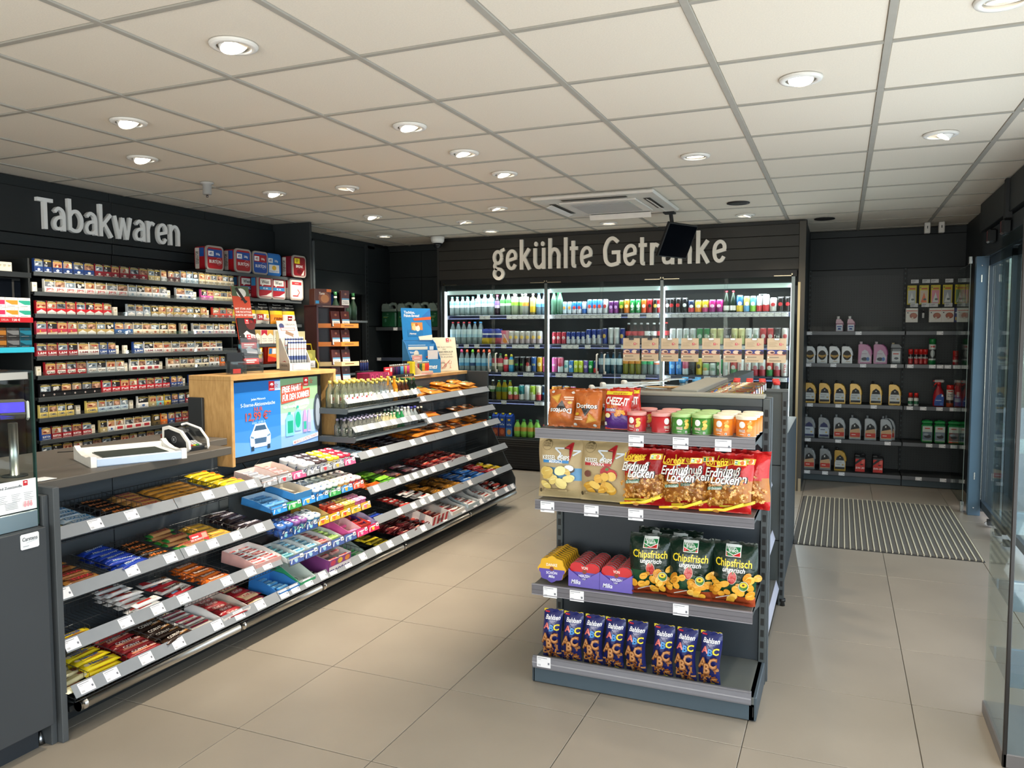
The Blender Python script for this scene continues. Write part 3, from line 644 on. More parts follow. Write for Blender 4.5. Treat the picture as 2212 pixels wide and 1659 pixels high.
RUNS=[
 (1.918,[(3.482,3.608,2,'blue'),(3.612,3.758,2,'blue'),(3.762,3.925,2,'blue'),(3.929,4.131,3,'red2'),(4.136,4.38,3,'red2'),(4.383,4.5,2,'gold'),(4.504,4.562,1,'silver'),(4.568,4.696,2,'brown'),(4.7,4.885,3,'lblue'),(4.888,5.285,6,'champ')]),
 (1.79,[(3.473,3.513,0,''),(3.545,3.924,5,'whitered'),(3.929,4.197,3,'whitered'),(4.202,4.563,5,'whitesil'),(4.569,4.609,0,''),(4.65,4.825,2,'whiteblue'),(4.831,4.881,0,''),(4.906,5.041,2,'magenta'),(5.045,5.285,3,'tan')]),
 (1.647,[(3.486,4.056,8,'chevred'),(4.081,4.12,0,''),(4.191,4.396,3,'chevsil'),(4.402,4.966,8,'chevgold'),(4.971,5.003,0,''),(5.029,5.26,3,'tri')]),
 (1.513,[(3.48,3.776,4,'rose'),(3.778,4.07,4,'chevgold'),(4.072,4.232,2,'blueG'),(4.234,4.64,5,'cream'),(4.687,4.759,1,'cream'),(4.808,5.031,3,'whiteblue'),(5.035,5.285,4,'pinkw')]),
 (1.37,[(3.474,3.774,4,'redL'),(3.776,3.939,2,'whiteL'),(3.941,4.079,2,'blueL'),(4.082,4.119,0,''),(4.156,4.195,0,''),(4.231,4.321,1,'blueL'),(4.326,4.503,2,'whiteL'),(4.507,4.987,6,'wr'),(4.991,5.133,2,'whiteblue')]),
 (1.243,[(3.48,3.515,0,''),(3.529,3.837,4,'redW'),(3.841,4.15,4,'silW'),(4.154,4.188,0,''),(4.2,4.47,4,'blob'),(4.474,4.508,0,''),(4.542,4.665,2,'wblack'),(4.668,4.972,4,'wgold'),(4.976,5.095,2,'wtall'),(5.099,5.155,1,'orange')]),
 (1.10,[(3.487,3.947,6,'black'),(3.952,4.562,8,'redP'),(4.566,4.691,2,'blueP'),(4.695,4.731,0,''),(4.76,4.815,1,'blueP')]),
 (.964,[(3.481,3.73,4,'camel'),(3.753,3.793,0,''),(3.822,3.909,1,'camel'),(3.913,4.168,4,'camelb'),(4.189,4.231,0,''),(4.257,4.353,1,'whiteblue'),(4.358,4.424,1,'gold'),(4.427,4.497,1,'teal'),(4.501,4.566,1,'yred'),(4.572,4.708,2,'dblue'),(4.712,4.8,1,'redB2')]),
 (.818,[(3.482,3.552,1,'blueB'),(3.557,3.86,4,'redB'),(3.862,3.902,0,''),(3.926,3.986,1,'gold'),(3.991,4.05,1,'whiteblue'),(4.052,4.369,4,'wbox'),(4.391,4.458,1,'dgold'),(4.461,4.526,1,'orange'),(4.532,4.601,1,'blueg'),(4.604,4.801,3,'redg')]),
 (.70,[(3.48,4.777,17,'bk17')])]
pp=MB();pp.box(-.02,-.017,0,0,.017,.062,'#e2ddd0','plast',.002);pp.decal(plane((0,-.017,0),(0,1,0),(0,0,1)),[('r',.008,.04,.026,.044,'#8c8a70'),('r',.008,.034,.022,.037,'#b5a94a')],'plast',.0004,.0001,1)
pusher=Proto('pack_pusher',pp,[],'pusher')
for ri,(z,runs) in enumerate(RUNS):
    c=0;e=0
    for (a,b,n,kind) in runs:
        if n==0:
            e+=1;pusher.put('white empty pack pusher, %s on the %s tobacco shelf from the top'%(ORD[e],ORD[ri+1]),'empty pack pushers',(-4.83,(a+b)/2,z-.003));continue
        w=(b-a)/n
        for i in range(n):
            c+=1
            tl=kind in ('lblue','champ','wtall')
            pack(kind,round(w-.004,3),(c*5+ri*2)%6,tl).put('%s cigarette pack, %s from the till on the %s tobacco shelf'%(LOOK[kind],ORD[c],ORD[ri+1]),'cigarette packs on the tobacco wall',(-4.812-(rnd.random()*.006),a+w*(i+.5),z-.003))
# small side section at the picture edge with vape boxes
vs=thing('vape_shelf',None,'narrow black shelf bay with red and cyan edges beside the tobacco shelf','shelf')
VZ=[(1.90,'#23272a'),(1.615,'#b3202b'),(1.425,'#35b3d2'),(1.25,'#23272a')]
for z,c in VZ:
    m=MB();m.box(-5.13,2.75,z-.012,-4.8,3.44,z-.002,'#1c1f21','coatsteel');s=part('shelf',m,vs)
    m=MB();m.box(-4.802,2.75,z-.03,-4.79,3.445,z+.004,c,'gloss',.002);part('shelf_edge',m,s)
    if c=='#b3202b':m=MB();m.decal(plane((-4.79,3.2,z-.03),(0,1,0),(0,0,1)),[('t','DELIA',.06,.017,.012,'#e8c8c4'),('t','7,00 €',.13,.017,.014,'#f4ecea',{'b':1})],'gloss',.0005,.0002,1);part('edge_print',m,s)
m=MB();m.box(-5.1,2.7,.1,-4.84,2.74,2.0,'#24282a','coatsteel');part('side_panel',m,vs)
m=MB();m.box(-5.1,2.75,.1,-4.9,3.44,1.22,'#17191b','coatsteel');part('base_cabinet',m,vs)
VB=[('#c7305a','#f2eeee','crimson'),('#b98a2e','#f0ece2','gold'),('#2e9c86','#f0f2ee','green')]
VB2=[('#a06a2a','#4a2c12','bronze'),('#6d7074','#2d2d30','grey'),('#1f6d86','#123c4c','petrol')]
def vbox(g,b,tx):
    m=MB();m.box(-.05,-.04,0,0,.04,.062,b,'gloss',.0015);f=plane((0,-.04,0),(0,1,0),(0,0,1))
    m.decal(f,[('r',.002,.018,.078,.045,g),('p',[(.002,.018),(.04,.018),(.002,.035)],b),('t',tx,.045,.052,.008,'#555555'),('r',.01,.006,.06,.009,'#777777')],'gloss',.0004,.0002,1)
    return Proto('vape_box',m,[],'box')
for row,(zz,kinds,tx) in enumerate(((1.617,VB,'DELIA'),(1.68,VB,'DELIA'),(1.427,VB2,'TEREA'),(1.49,VB2,'TEREA'))):
    for i,y in enumerate((3.235,3.318,3.401)):
        g,b,nm=kinds[i]
        vbox(g,b,tx).put('%s flat vape box, %s layer over the %s shelf edge'%(nm,'lower' if row%2==0 else 'upper','red' if row<2 else 'cyan'),'vape boxes at the tobacco wall',(-4.805,y,zz))
for i,y in enumerate((3.24,3.27,3.3,3.33)):
    pusher.put('white empty pack pusher above the vape boxes, %s from the viewer'%ORD[i+1],'empty pack pushers',(-4.83,y,1.902))
m=MB();m.box(-4.9,3.18,1.905,-4.86,3.24,2.02,'#20232e','gloss',.002);m.decal(plane((-4.86,3.18,1.905),(0,1,0),(0,0,1)),[('r',.004,.05,.056,.1,'#c2542c'),('r',.006,.006,.054,.03,'#e6e6e6')],'gloss',.0004,.0002,1)
thing('leaflet_box',m,'small dark and orange leaflet box on the top vape shelf','box')
mon=MB();mon.box(-4.9,3.12,1.72,-4.83,3.40,1.87,'#0f1112','matt',.006);
mo=thing('shelf_monitor',mon,'small black monitor in the vape shelf with green reflection','monitor')
m=MB();m.box(-4.829,3.135,1.73,-4.828,3.34,1.86,'#0b0e10','darkscreen');part('screen',m,mo)
m=MB();m.box(-4.829,3.355,1.74,-4.8275,3.395,1.85,'#0b0e10','darkscreen');part('side_screen',m,mo)
# ---- boxed tobacco bay with the tall end panel
tb=thing('boxed_tobacco_shelf',None,'black shelf bay holding large tobacco tubs beside the tall end panel','shelf')
BSH=[(2.04,4.95,6.17),(1.826,5.305,6.17),(1.60,5.305,6.17),(1.42,5.305,6.17),(1.235,5.305,6.17),(1.05,5.305,6.17)]
for z,a,b in BSH:
    m=MB();m.box(-5.13,a,z-.02,-4.80,b,z-.002,'#23272a','coatsteel',.002);m.box(-4.806,a,z-.028,-4.795,b,z,'#4a5054','coatsteel',.002);part('shelf',m,tb)
m=MB();m.box(-5.165,6.19,0,-4.70,6.22,CZ,'#2b3033','board',.002);part('end_panel',m,tb)
m=MB();m.box(-4.72,6.222,0,-4.69,6.25,2.4,'#3a4044','coatsteel',.002);part('end_post',m,tb)
def tub(kind):
    w,h,d=.2,.205,.13
    spec={'redbluetop':('#a31d26','#22509e','49.','250g','BURTON'),'blueredtop':('#1f4fa6','#a31d26','49.','250g','BURTON'),'blue':('#2878c8','#2878c8','49.','225g','PARAMOUNT'),'break':('#7c1722','#7c1722','57.','','BREAK'),'west':('#a01d2c','#2f86bf','49.','160g','West'),'pale':('#e8dfd4','#b92d36','','','BREAK')}[kind]
    m=MB();r=.03;n=6
    def outline(wd,ht,r,n=5):
        o=[]
        for cx,cy,a0 in ((wd/2-r,ht/2-r,0),(-wd/2+r,ht/2-r,pi/2),(-wd/2+r,-ht/2+r,pi),(wd/2-r,-ht/2+r,3*pi/2)):
            for k in range(n):t=a0+pi/2*k/(n-1);o.append((cx+r*cos(t),cy+r*sin(t)))
        return o
    f=plane((0,0,h/2),(0,1,0),(0,0,1))
    m.prism(outline(w-.012,h-.012,r),f,-d,-.014,spec[0],'gloss')
    side=plane((-d+.002,-w/2+.0062,0),(1,0,0),(0,0,1))
    m.decal(side,[('r',.004,.012,.048,h-.02,'#cfcac4' if kind!='west' else '#1c181a'),('r',.052,h*.55,.1,h*.9,spec[1]),('t','Rauchen',.018,h/2,.015,'#111111' if kind!='west' else '#e8e4e0',{'rot':-pi/2,'w':h*.5,'b':1}),('t','ist tödlich',.036,h/2,.015,'#111111' if kind!='west' else '#e8e4e0',{'rot':-pi/2,'w':h*.5,'b':1})],'gloss',.0005,.0003,1)
    lid=MB();lid.prism(outline(w,h,r+.004),f,-.014,0,'#9d9691' if kind!='blue' else '#1f66b4','plast')
    lab=MB();lab.prism(outline(w-.03,h-.03,r-.006),f,0,.0015,spec[0],'gloss')
    g=plane((.0015,-w/2,0),(0,1,0),(0,0,1));it=[]
    if kind in ('redbluetop','blueredtop','blue'):
        it+=[('r',.02,h*.54,w-.02,h-.03,spec[1]),('r',.022,h*.58,w*.42,h*.78,'#eef0f2'),('t',spec[2],w*.28,h*.68,.024,'#1c3c86' if kind!='blueredtop' else '#a31d26',{'b':1}),('t',spec[3],w*.65,h*.68,.017,'#ffffff',{'b':1})]
        if kind=='blue':it+=[('r',.03,.03,w-.03,h*.5,'#f2f4f6'),('e',w*.5,h*.36,.03,.022,'#f0c040'),('t',spec[4],w/2,.042,.014,'#2878c8',{'w':w*.6})]
        else:it+=[('e',w*.7,h*.38,.03,.03,'#c8c0c0'),('e',w*.7,h*.38,.028,.028,spec[0]),('t',spec[4],w/2,h*.36,.026,'#f4f4f4',{'b':1,'w':w*.68})]
    elif kind=='break':it+=[('r',w*.14,h*.62,w*.52,h*.86,'#e8d62a'),('t','57',w*.32,h*.74,.026,'#111111',{'b':1}),('t','BREAK',w/2,h*.5,.024,'#f2f2f2',{'b':1}),('e',w*.5,h*.26,.04,.024,'#5a0f18'),('p',[(w*.6,.02),(w*.8,.02),(w*.84,h*.36)],'#d8d4ce')]
    elif kind=='west':it+=[('r',.03,h*.6,w-.03,h*.86,'#f4f2ee'),('p',[(.05,h*.6),(.08,h*.6),(.055,h*.53)],'#f4f2ee'),('t','West',w/2,h*.73,.03,'#111111',{'b':1}),('r',.02,h*.38,w-.02,h*.52,spec[1]),('t','49. 160.',w/2,h*.45,.014,'#ffffff',{'b':1}),('p',[(.02,.02),(w-.02,.02),(w-.02,h*.3),(w*.5,h*.14)],'#e8e4e0')]
    else:it+=[('r',.03,h*.7,w-.03,h*.84,'#b92d36'),('r',w*.35,h*.76,w*.65,h*.78,'#f0e0dc'),('l',(w*.55,h*.5),(w*.7,h*.36),.008,'#b92d36'),('l',(w*.7,h*.36),(w*.55,h*.22),.008,'#b92d36'),('r',.04,.035,w*.6,.045,'#b92d36')]
    lab.decal(g,it,'gloss',.0005,.0003,.05)
    return Proto('tobacco_tub',m,[('lid',lid),('label_card',lab)],'tub')
TU={k:tub(k) for k in ('redbluetop','blueredtop','blue','break','west','pale')}
for k,y,z,x,lb in [('redbluetop',5.12,2.042,-4.86,'red tobacco tub with blue price band, at the shelf end toward the packs'),('redbluetop',5.40,2.042,-4.81,'red tobacco tub with blue price band, second on the top tub shelf'),('blueredtop',5.63,2.042,-4.82,'blue tobacco tub with red price band on the top tub shelf'),
                       ('blue',5.835,2.042,-4.84,'all blue lidded tobacco tub on the top tub shelf'),('break',6.075,2.042,-4.74,'dark red tobacco tub with yellow 57 price by the end panel'),
                       ('west',5.42,1.828,-4.96,'red tobacco tub turned sideways, first on the second tub shelf'),('west',5.53,1.828,-4.89,'red tobacco tub half hidden, second on the second tub shelf'),('west',5.665,1.828,-4.80,'red tobacco tub with white speech bubble, third on second tub shelf'),('west',5.87,1.828,-4.82,'red tobacco tub with white speech bubble, fourth on second tub shelf'),('pale',6.08,1.828,-4.78,'pale tobacco tub with red cap band beside the end panel')]:
    TU[k].put(lb,'tobacco tubs',(x,y,z))
# ---- pouches, boxes and small displays in the boxed tobacco bay
def pillow(w,h,t,nx=10,ny=12,crimp=.08,lean=0.0,seed=0,wr=.1,cinch=0.0):
    """foil bag standing on its bottom edge, front facing -y: returns fn(u, v, side, eps); u across 0..1, v up 0..1"""
    r=random.Random(seed);ph=[r.uniform(0,6.28) for _ in range(8)]
    def P(u,v,e=0.0,side=1):
        a=max(0.0,1-abs(2*u-1)**2.6);vv=min(1,max(0,(v-crimp*.5)/(1-crimp*1.3)))
        b=max(0.0,1-abs(2*vv-1)**3.0) if 0<vv<1 else 0
        T=t*.5*(a**.6)*(b**.55)
        wrk=wr*t*(sin(9*u+ph[0]+4*v)*sin(7*v+ph[1])+.6*sin(17*u+ph[2]-9*v)*sin(5*v+ph[3]))*(.35+.65*(1-b))*min(1,a*3)
        nar=1-.05*b*(1-abs(2*v-1))-cinch*(v**3)
        x=(u-.5)*w*nar+.004*sin(6*v+ph[4])
        edge=.012*w*(sin(23*u+ph[5])+sin(41*u+ph[6]))*(1 if v>.97 else 0)
        return Vector((x,-side*(T+wrk*.5+e)+lean*(v*h)**1.0,v*h+edge))
    return P
def bag(m,P,w,h,col,back,mat,nx=14,ny=18,colfn=None):
    for side in (1,-1):
        b=len(m.v)
        for j in range(ny+1):
            for i in range(nx+1):m.v.append(tuple(P(i/nx,j/ny,0,side)))
        for j in range(ny):
            for i in range(nx):
                q=b+j*(nx+1)+i;c=(colfn((i+.5)/nx,(j+.5)/ny) if colfn and side==1 else (col if side==1 else back))
                m.face((q,q+1,q+nx+2,q+nx+1) if side==1 else (q,q+nx+1,q+nx+2,q+1),c,mat,True)
def bagprint(m,P,w,h,items,mat,eps=.0016,sub=.012):
    m.decal(lambda x,y,e:P(x/w,y/h,e,1),items,mat,eps,.0005,sub)
def pouch(kind):
    w,h,t=.175,.21,.07
    g,lo,tx,tc={'camel':('#1d1b1c','#cbb347','CAMEL','#222'),'west':('#1b1a1c','#b3242e','West','#111'),'para':('#1c1b1d','#ece8e0','PARAMOUNT','#c2602c'),'prime':('#1c1b1d','#ef9a25','PRIME','#8c3a1e'),'small':('#1c1b1d','#ece9e4','BREAK','#b8302c')}[kind]
    m=MB();P=pillow(w,h,t,seed=len(kind)*3,wr=.2,lean=.1)
    bag(m,P,w,h,g,g,'foil',10,12,lambda u,v:lo if v<.45 else ('#e3c62c' if v<.55 else g))
    it=[('t','Rauchen ist tödlich',w/2,h*.72,.012,'#e9e6e0',{'w':w*.75,'b':1}),('t','Rauchen',w/2,h*.84,.012,'#e9e6e0',{'w':w*.6,'b':1})]
    if kind=='west':it+=[('r',w*.12,h*.2,w*.88,h*.42,'#f1eee8'),('t','West',w/2,h*.31,.026,'#111',{'b':1})]
    elif kind=='para':it+=[('r',.004,h*.16,w*.36,h*.42,'#a8202c'),('t','39.',w*.19,h*.3,.026,'#ffffff',{'b':1}),('e',w*.68,h*.32,.02,.018,'#f0b53a'),('t','PARAMOUNT',w*.62,h*.16,.012,tc,{'w':w*.55,'b':1})]
    elif kind=='small':it+=[('r',w*.2,h*.14,w*.55,h*.36,'#8e1c24'),('t',tx,w*.4,h*.25,.012,'#fff',{'b':1}),('e',w*.78,h*.18,.012,.01,'#d86a5c')]
    else:it.append(('t',tx,w/2,h*.24,.022,tc,{'b':1,'w':w*.7}))
    bagprint(m,P,w,h,it,'foil')
    return Proto('tobacco_pouch',m,[],'pouch')
for k,y,lb in [('camel',5.38,'black and yellow tobacco pouch, first on the pouch shelf'),('west',5.535,'black pouch with white speech bubble and red base'),('para',5.715,'white and black tobacco pouch with red 39 price block'),('prime',5.905,'orange and black tobacco pouch'),('small',6.085,'white and black tobacco pouch nearest the end panel')]:
    pouch(k).put(lb,'tobacco pouches on the third shelf',(-4.88,y,1.602),pi/2)
bx=0
for y,g,tx in [(5.47,'#b59b5e','gold'),(5.56,'#b59b5e','gold'),(5.65,'#b5243a','red'),(5.73,'#d8a84e','amber'),(5.82,'#d8d3c4','cream')]:
    bx+=1;m=MB();m.box(-.05,-.041,0,0,.041,.125,'#e9e5da','gloss',.001);f=plane((0,-.041,0),(0,1,0),(0,0,1))
    m.decal(f,[('p',[(.002,.07),(.041,.095),(.08,.07),(.08,.123),(.002,.123)],g),('r',.002,.004,.08,.062,'#eeebe0'),('t','Rauchen',.041,.045,.011,'#222'),('t','ist tödlich',.041,.026,.011,'#222')],'gloss',.0004,.0002,1)
    thing('cigarette_carton',m,'%s and cream large cigarette box, %s on the carton shelf'%(tx,ORD[bx]),'cigarettes','large cigarette boxes under the pouches',(-4.81,y,1.422))
for y,c1,c2,lb in [(5.55,'#e8c81e','#c8202a','red tobacco bucket with yellow printed face'),(5.75,'#f08a1e','#d8331f','orange tobacco bucket with blue and white print')]:
    m=MB();m.lathe([(.075,0,c2),(.088,.16,c2),(.094,.165,c2),(.094,.18,c2),(.09,.183,c2)],20,0,0,'gloss',1,1,3)
    fm=plane((.086,-.06,.02),(0,1,0),(.012,0,.13))
    m.decal(fm,[('r',0,.0,.12,.13,c1),('r',.01,.07,.05,.12,'#2a76b8' if c1!='#e8c81e' else '#e9d54a'),('r',.055,.07,.11,.12,'#f2f2f2'),('p',[(0,0),(.12,0),(.12,.03),(0,.055)],c2)],'gloss',.0006,.0004,.05)
    thing('tobacco_bucket',m,lb+' behind the white display','tub','tobacco buckets',(-4.9,y,1.237))

# ================================================================= CHECKOUT COUNTER
CN='#3e4245';WT='#57534e'
ck=thing('checkout_counter',None,'dark grey checkout counter with slanted wire sweet shelves along its customer side','counter',None,(0,0,0))
# work surface, front panels, carcass
m=MB();m.box(-3.46,-.6,.925,-2.985,3.2,.962,WT,'board',.003);m.box(-2.985,1.93,.925,-2.735,2.96,.962,WT,'board',.003);part('worktop',m,ck)
for y0,y1,zt in ((1.96,2.56,.92),(2.565,3.22,.92),(3.225,4.12,.8),(4.12,5.05,1.18),(5.055,5.605,1.18),(5.61,6.24,1.18)):
    for z0,z1 in ((.12,.36),(.363,.62),(.623,zt if zt<1 else 1.085),(1.088,1.178)):
        if z1>zt+.01:continue
        panel(ck,-3.1,y0,z0,-3.075,y1,z1,'#454c52','board',.0015,'back_board')
m=MB();m.box(-3.5,1.96,.0,-3.48,6.24,.92,'#3a3e41','board');m.box(-3.48,6.22,0,-3.1,6.24,.92,'#3a3e41','board');part('staff_side',m,ck)
m=MB();m.box(-3.08,6.235,.12,-2.86,6.26,1.18,'#3b4043','board',.002);m.prism([(-2.86,.12),(-2.6,.12),(-2.6,.25),(-2.86,.75)],lambda x,z,d:Vector((x,6.235+d,z)),0,.012,'#2b2f31','board');part('end_panel',m,ck)
m=MB();m.box(-3.35,4.98,1.155,-3.06,6.25,1.181,'#c9a878','wood',.002);part('wooden_ledge',m,ck)
m=MB();m.box(-3.38,4.12,1.15,-3.1,4.98,1.181,'#c9a878','wood',.002);part('wooden_ledge',m,ck)
m=MB();m.box(-3.1,1.97,0,-2.78,6.22,.1,'#17191a','matt');m.box(-2.78,1.97,0,-2.765,6.22,.10,'#202325','coatsteel');part('plinth',m,ck)
# posts and till-side front panel
m=MB();m.box(-2.95,1.932,.0,-2.62,1.957,.957,'#4a4e51','board',.002);part('end_post',m,ck)
m=MB();m.box(-2.95,1.907,.0,-2.645,1.93,.93,'#43474a','board',.002);part('end_post',m,ck)
m=MB();m.box(-2.9,-.6,.09,-2.62,1.9,.822,'#3b3f43','board',.002);part('front_panel',m,ck)
m=MB();m.box(-2.9,-.6,0,-2.68,1.88,.088,'#2b3036','board');part('kick_board',m,ck)
m=MB();m.lathe([(.02,0,'#8a8d90'),(.014,.02,'#a0a3a6'),(.007,.045,'#a0a3a6')],10,-2.70,1.90,'metal');part('levelling_foot',m,ck)
m=MB();m.prism([(.006+.068*a,.0+b) for a,b in ((0,.004),(.06,0),(.94,0),(1,.004),(1,.05),(.94,.054),(.06,.054),(0,.05))],plane((-2.619,1.796,.76),(0,1,0),(0,0,1)),0,.0015,'#e6e8ea','plast')
m.decal(plane((-2.6175,1.802,.76),(0,1,0),(0,0,1)),[('t','Carstens',.034,.036,.013,'#4a5058',{'w':.056,'b':1}),('l',(.02,.022),(.06,.028),.001,'#8fa0b4'),('r',.008,.01,.03,.012,'#8f98a4')],'plast',.0004,.0002,1)
part('maker_plate',m,ck)
# wire shelves
LV={'A':(-2.846,1.028),'B':(-2.791,.87),'C':(-2.741,.752),'D':(-2.674,.538),'E':(-2.629,.354),'F':(-2.591,.187)}
SLOPE=.125
def floor_z(lv,back):return LV[lv][1]-.022+SLOPE*back
tg=tagmesh(.062,.042);tgm=tg.mesh('price_tag')
def wire_shelf(lv,y0,y1,dividers=(),tags=(),depth=.285,frontwall=True):
    x,z=LV[lv];n=int((y1-y0)/.02);m=MB()
    for i in range(n+1):
        y=y0+(y1-y0)*i/n
        for (b0,h0,b1,h1) in ((0,0,depth,0),(depth,0,depth,.045),(.0,-.012,.0,.008)):
            A=Vector((x-b0,y,floor_z(lv,b0)-.006+h0));B=Vector((x-b1,y,floor_z(lv,b1)-.006+h1))
            m.tube([A,B],.0011,3,'#4b4f52','wire')
    for b,h in ((0,.0),(.0,-.012),(depth*.33,0),(depth*.66,0),(depth,0),(depth,.045),(depth,.025)):
        m.tube([(x-b,y0,floor_z(lv,b)-.006+h),(x-b,y1,floor_z(lv,b)-.006+h)],.0016,4,'#565b5f','wire')
    s=part('wire_basket',m,ck)
    m=MB();A=Vector((x+.010,y0,z-.022));v=Vector((-.030,0,.042));m.v+=[tuple(A),(A.x,y1,A.z),(A.x+v.x,y1,A.z+v.z),(A.x+v.x,y0,A.z+v.z)]
    m.face((0,1,2,3),'#82878d','plast')
    k=len(m.v);A2=A-Vector((.003,0,.003));m.v+=[tuple(A2),(A2.x,y1,A2.z),(A2.x+v.x,y1,A2.z+v.z),(A2.x+v.x,y0,A2.z+v.z)]
    m.face((k+3,k+2,k+1,k),'#6c7278','plast');
    for a,b in ((0,1),(1,2),(2,3),(3,0)):m.face((b,a,k+a,k+b),'#9aa0a6','plast')
    r=part('price_rail',m,s)
    ang=math.atan2(.036,-.030)
    for ty in tags:
        M=Matrix.Translation((x-.0035,ty,z-.0005))@Matrix.Rotation(pi/2,4,'Z')@Matrix.Rotation(-(pi/2-math.atan2(.042,.030)),4,'X')
        o=bpy.data.objects.new('price_tag',tgm);COL.objects.link(o);o.parent=s;o.matrix_basis=M
    for by in (y0+.01,y1-.014):
        sh=MB();sh.prism([(x-.02,z-.05),(x-.31,z-.02),(x-.31,z-.06),(x-.2,z-.075)],lambda a,b,d:Vector((a,by+d,b)),0,.004,'#2c3134','coatsteel');part('bracket',sh,s)
    for dy in dividers:
        d=MB()
        for i in range(1,10):
            b=depth*i/9.5+.012;d.tube([(x-b,dy,floor_z(lv,b)-.005),(x-b,dy,floor_z(lv,b)+.044)],.0011,3,'#5a5f63','wire')
        for h in (-.003,.044):d.tube([(x-.045,dy,floor_z(lv,.045)+h),(x-depth,dy,floor_z(lv,depth)+h)],.0016,4,'#6a6f73','wire')
        part('wire_divider',d,s)
    return s
wire_shelf('C',1.965,2.61,(2.28,2.46),(2.201,2.375));wire_shelf('C',2.615,3.17,(2.90,),(2.807,2.961,3.102))
wire_shelf('D',1.965,2.575,(2.24,2.44),(2.001,2.311,2.51));wire_shelf('D',2.58,3.18,(2.79,2.96),(2.631,2.759,2.912,3.079))
wire_shelf('E',1.965,2.51,(2.1,2.28),(1.993,2.233,2.394));wire_shelf('E',2.515,3.18,(2.7,2.85),(2.515+.02,2.795,2.954,3.072))
wire_shelf('F',1.965,3.11,(2.06,2.23,2.405,2.56),(2.017,2.128,2.293,2.462,2.689,2.829,2.975));wire_shelf('F',3.115,4.32,(3.31,3.93),(3.15,3.238,3.35,3.479,3.565,3.711,3.868,4.027,4.17));wire_shelf('F',4.325,6.23,(4.64,5.04,5.4),(4.36,4.6,4.9,5.2,5.403,5.523,5.657,5.814,6.034,6.17))
wire_shelf('E',4.07,5.05,(4.395,),(4.35,4.537,4.663,4.782,4.933));wire_shelf('E',5.055,6.23,(5.33,5.78),(5.09,5.405,5.873))
wire_shelf('D',4.07,5.05,(4.53,4.88),(4.156,4.405,4.536,4.642,4.765,4.9));wire_shelf('D',5.055,6.23,(5.5,),(5.1,5.476,5.877))
wire_shelf('C',4.07,5.05,(4.19,4.44,4.8),(4.189,4.355,4.726,4.889));wire_shelf('C',5.055,6.23,(5.22,),(5.345,5.945))
wire_shelf('B',4.99,6.23,(5.36,),(5.067,5.498));wire_shelf('A',4.99,6.23,(5.5,),(5.062,5.688))
# bumper rail
for a,b in ((1.985,2.83),(2.834,3.46),(3.464,4.33),(4.334,5.3),(5.304,6.24)):
    m=MB();m.tube([(-2.605,a,.122),(-2.605,b,.122)],.021,16,'#b9b7b2','satin');m.tube([(-2.605,a,.122),(-2.605,a+.03,.122)],.0225,16,'#c2c0bc','metal');part('bumper_rail',m,ck)
m=MB()
for y in (2.0,2.83,3.46,4.33,5.3,6.2):m.box(-2.80,y,.105,-2.612,y+.012,.135,'#2a2e30','coatsteel')
part('rail_bracket',m,ck)
m=MB();m.box(-3.08,1.97,.1,-2.63,6.22,.12,'#1d2022','coatsteel');part('bottom_tray',m,ck)
# bottle shelves
for z,x in ((1.045,-2.83),(.868,-2.775)):
    m=MB();m.box(-3.07,4.05,z-.028,x-.004,5.0,z-.004,'#6b747a','coatsteel',.002)
    s=part('bottle_shelf',m,ck)
    m=MB();m.prism([(x-.26,z-.035),(x+.01,z-.035),(x+.02,z-.02),(x+.02,z+.0),(x-.26,z)],lambda a,b,d:Vector((a,4.045+d,b)),0,.008,'#4b5257','coatsteel');part('shelf_bracket',m,s)
    m=MB();n=46
    for i in range(n+1):
        y=4.05+.93*i/n;m.tube([(x,y,z-.004),(x,y,z+.036)],.0011,3,'#7a7f83','wire')
    for h in (0,.018,.036):m.tube([(x,4.05,z+h),(x,4.985,z+h)],.0016,4,'#8a8f93','wire')
    part('wire_front',m,s)
    m=MB();m.v+=[(x+.012,4.055,z+.03),(x+.012,4.99,z+.03),(x-.014,4.99,z+.064),(x-.014,4.055,z+.064)];m.face((0,1,2,3),'#8d939a','plast');m.v+=[(x+.009,4.055,z+.029),(x+.009,4.99,z+.029),(x-.017,4.99,z+.062),(x-.017,4.055,z+.062)];m.face((7,6,5,4),'#7d838a','plast');part('price_rail',m,s)
    for i in range(7):
        M=Matrix.Translation((x+.0012,4.1+i*.135+(.02 if z<1 else 0),z+.048))@Matrix.Rotation(pi/2,4,'Z')@Matrix.Rotation(-radians(37),4,'X')
        o=bpy.data.objects.new('price_tag',tgm);COL.objects.link(o);o.parent=s;o.matrix_basis=M
# ---- till glass cabinet at the picture edge
gc=thing('till_glass_cabinet',None,'clear glass counter cabinet with an additives notice at the till','cabinet')
m=MB();m.box(-2.664,-.5,.86,-2.657,1.897,1.38,'#ffffff','glass');part('glass_pane',m,gc)
m=MB();m.box(-2.668,1.895,.83,-2.655,1.9,1.383,'#1d3a34','gloss');part('glass_edge',m,gc)
m=MB();m.box(-3.3,-.5,1.378,-2.655,1.897,1.385,'#ffffff','glass');part('glass_top',m,gc)
m=MB();m.box(-2.67,-.5,1.355,-2.655,1.88,1.38,'#b9aea2','satin');m.box(-2.68,-.5,.822,-2.652,1.896,.885,'#9fb4bc','satin',.003);part('metal_trim',m,gc)
m=MB();m.box(-3.2,-.5,1.215,-2.7,1.86,1.222,'#ffffff','acryl');part('shelf',m,gc)
m=MB();m.box(-2.655,1.2,.89,-2.6545,1.893,1.0,'#eef0f2','paper');f=plane((-2.6542,1.2,.89),(0,1,0),(0,0,1))
it=[('t','Allergene und Zusatzstoffe',.572,.09,.0085,'#3f444c',{'b':1,'w':.138})]+logo(.645,.088,.017)[:2]
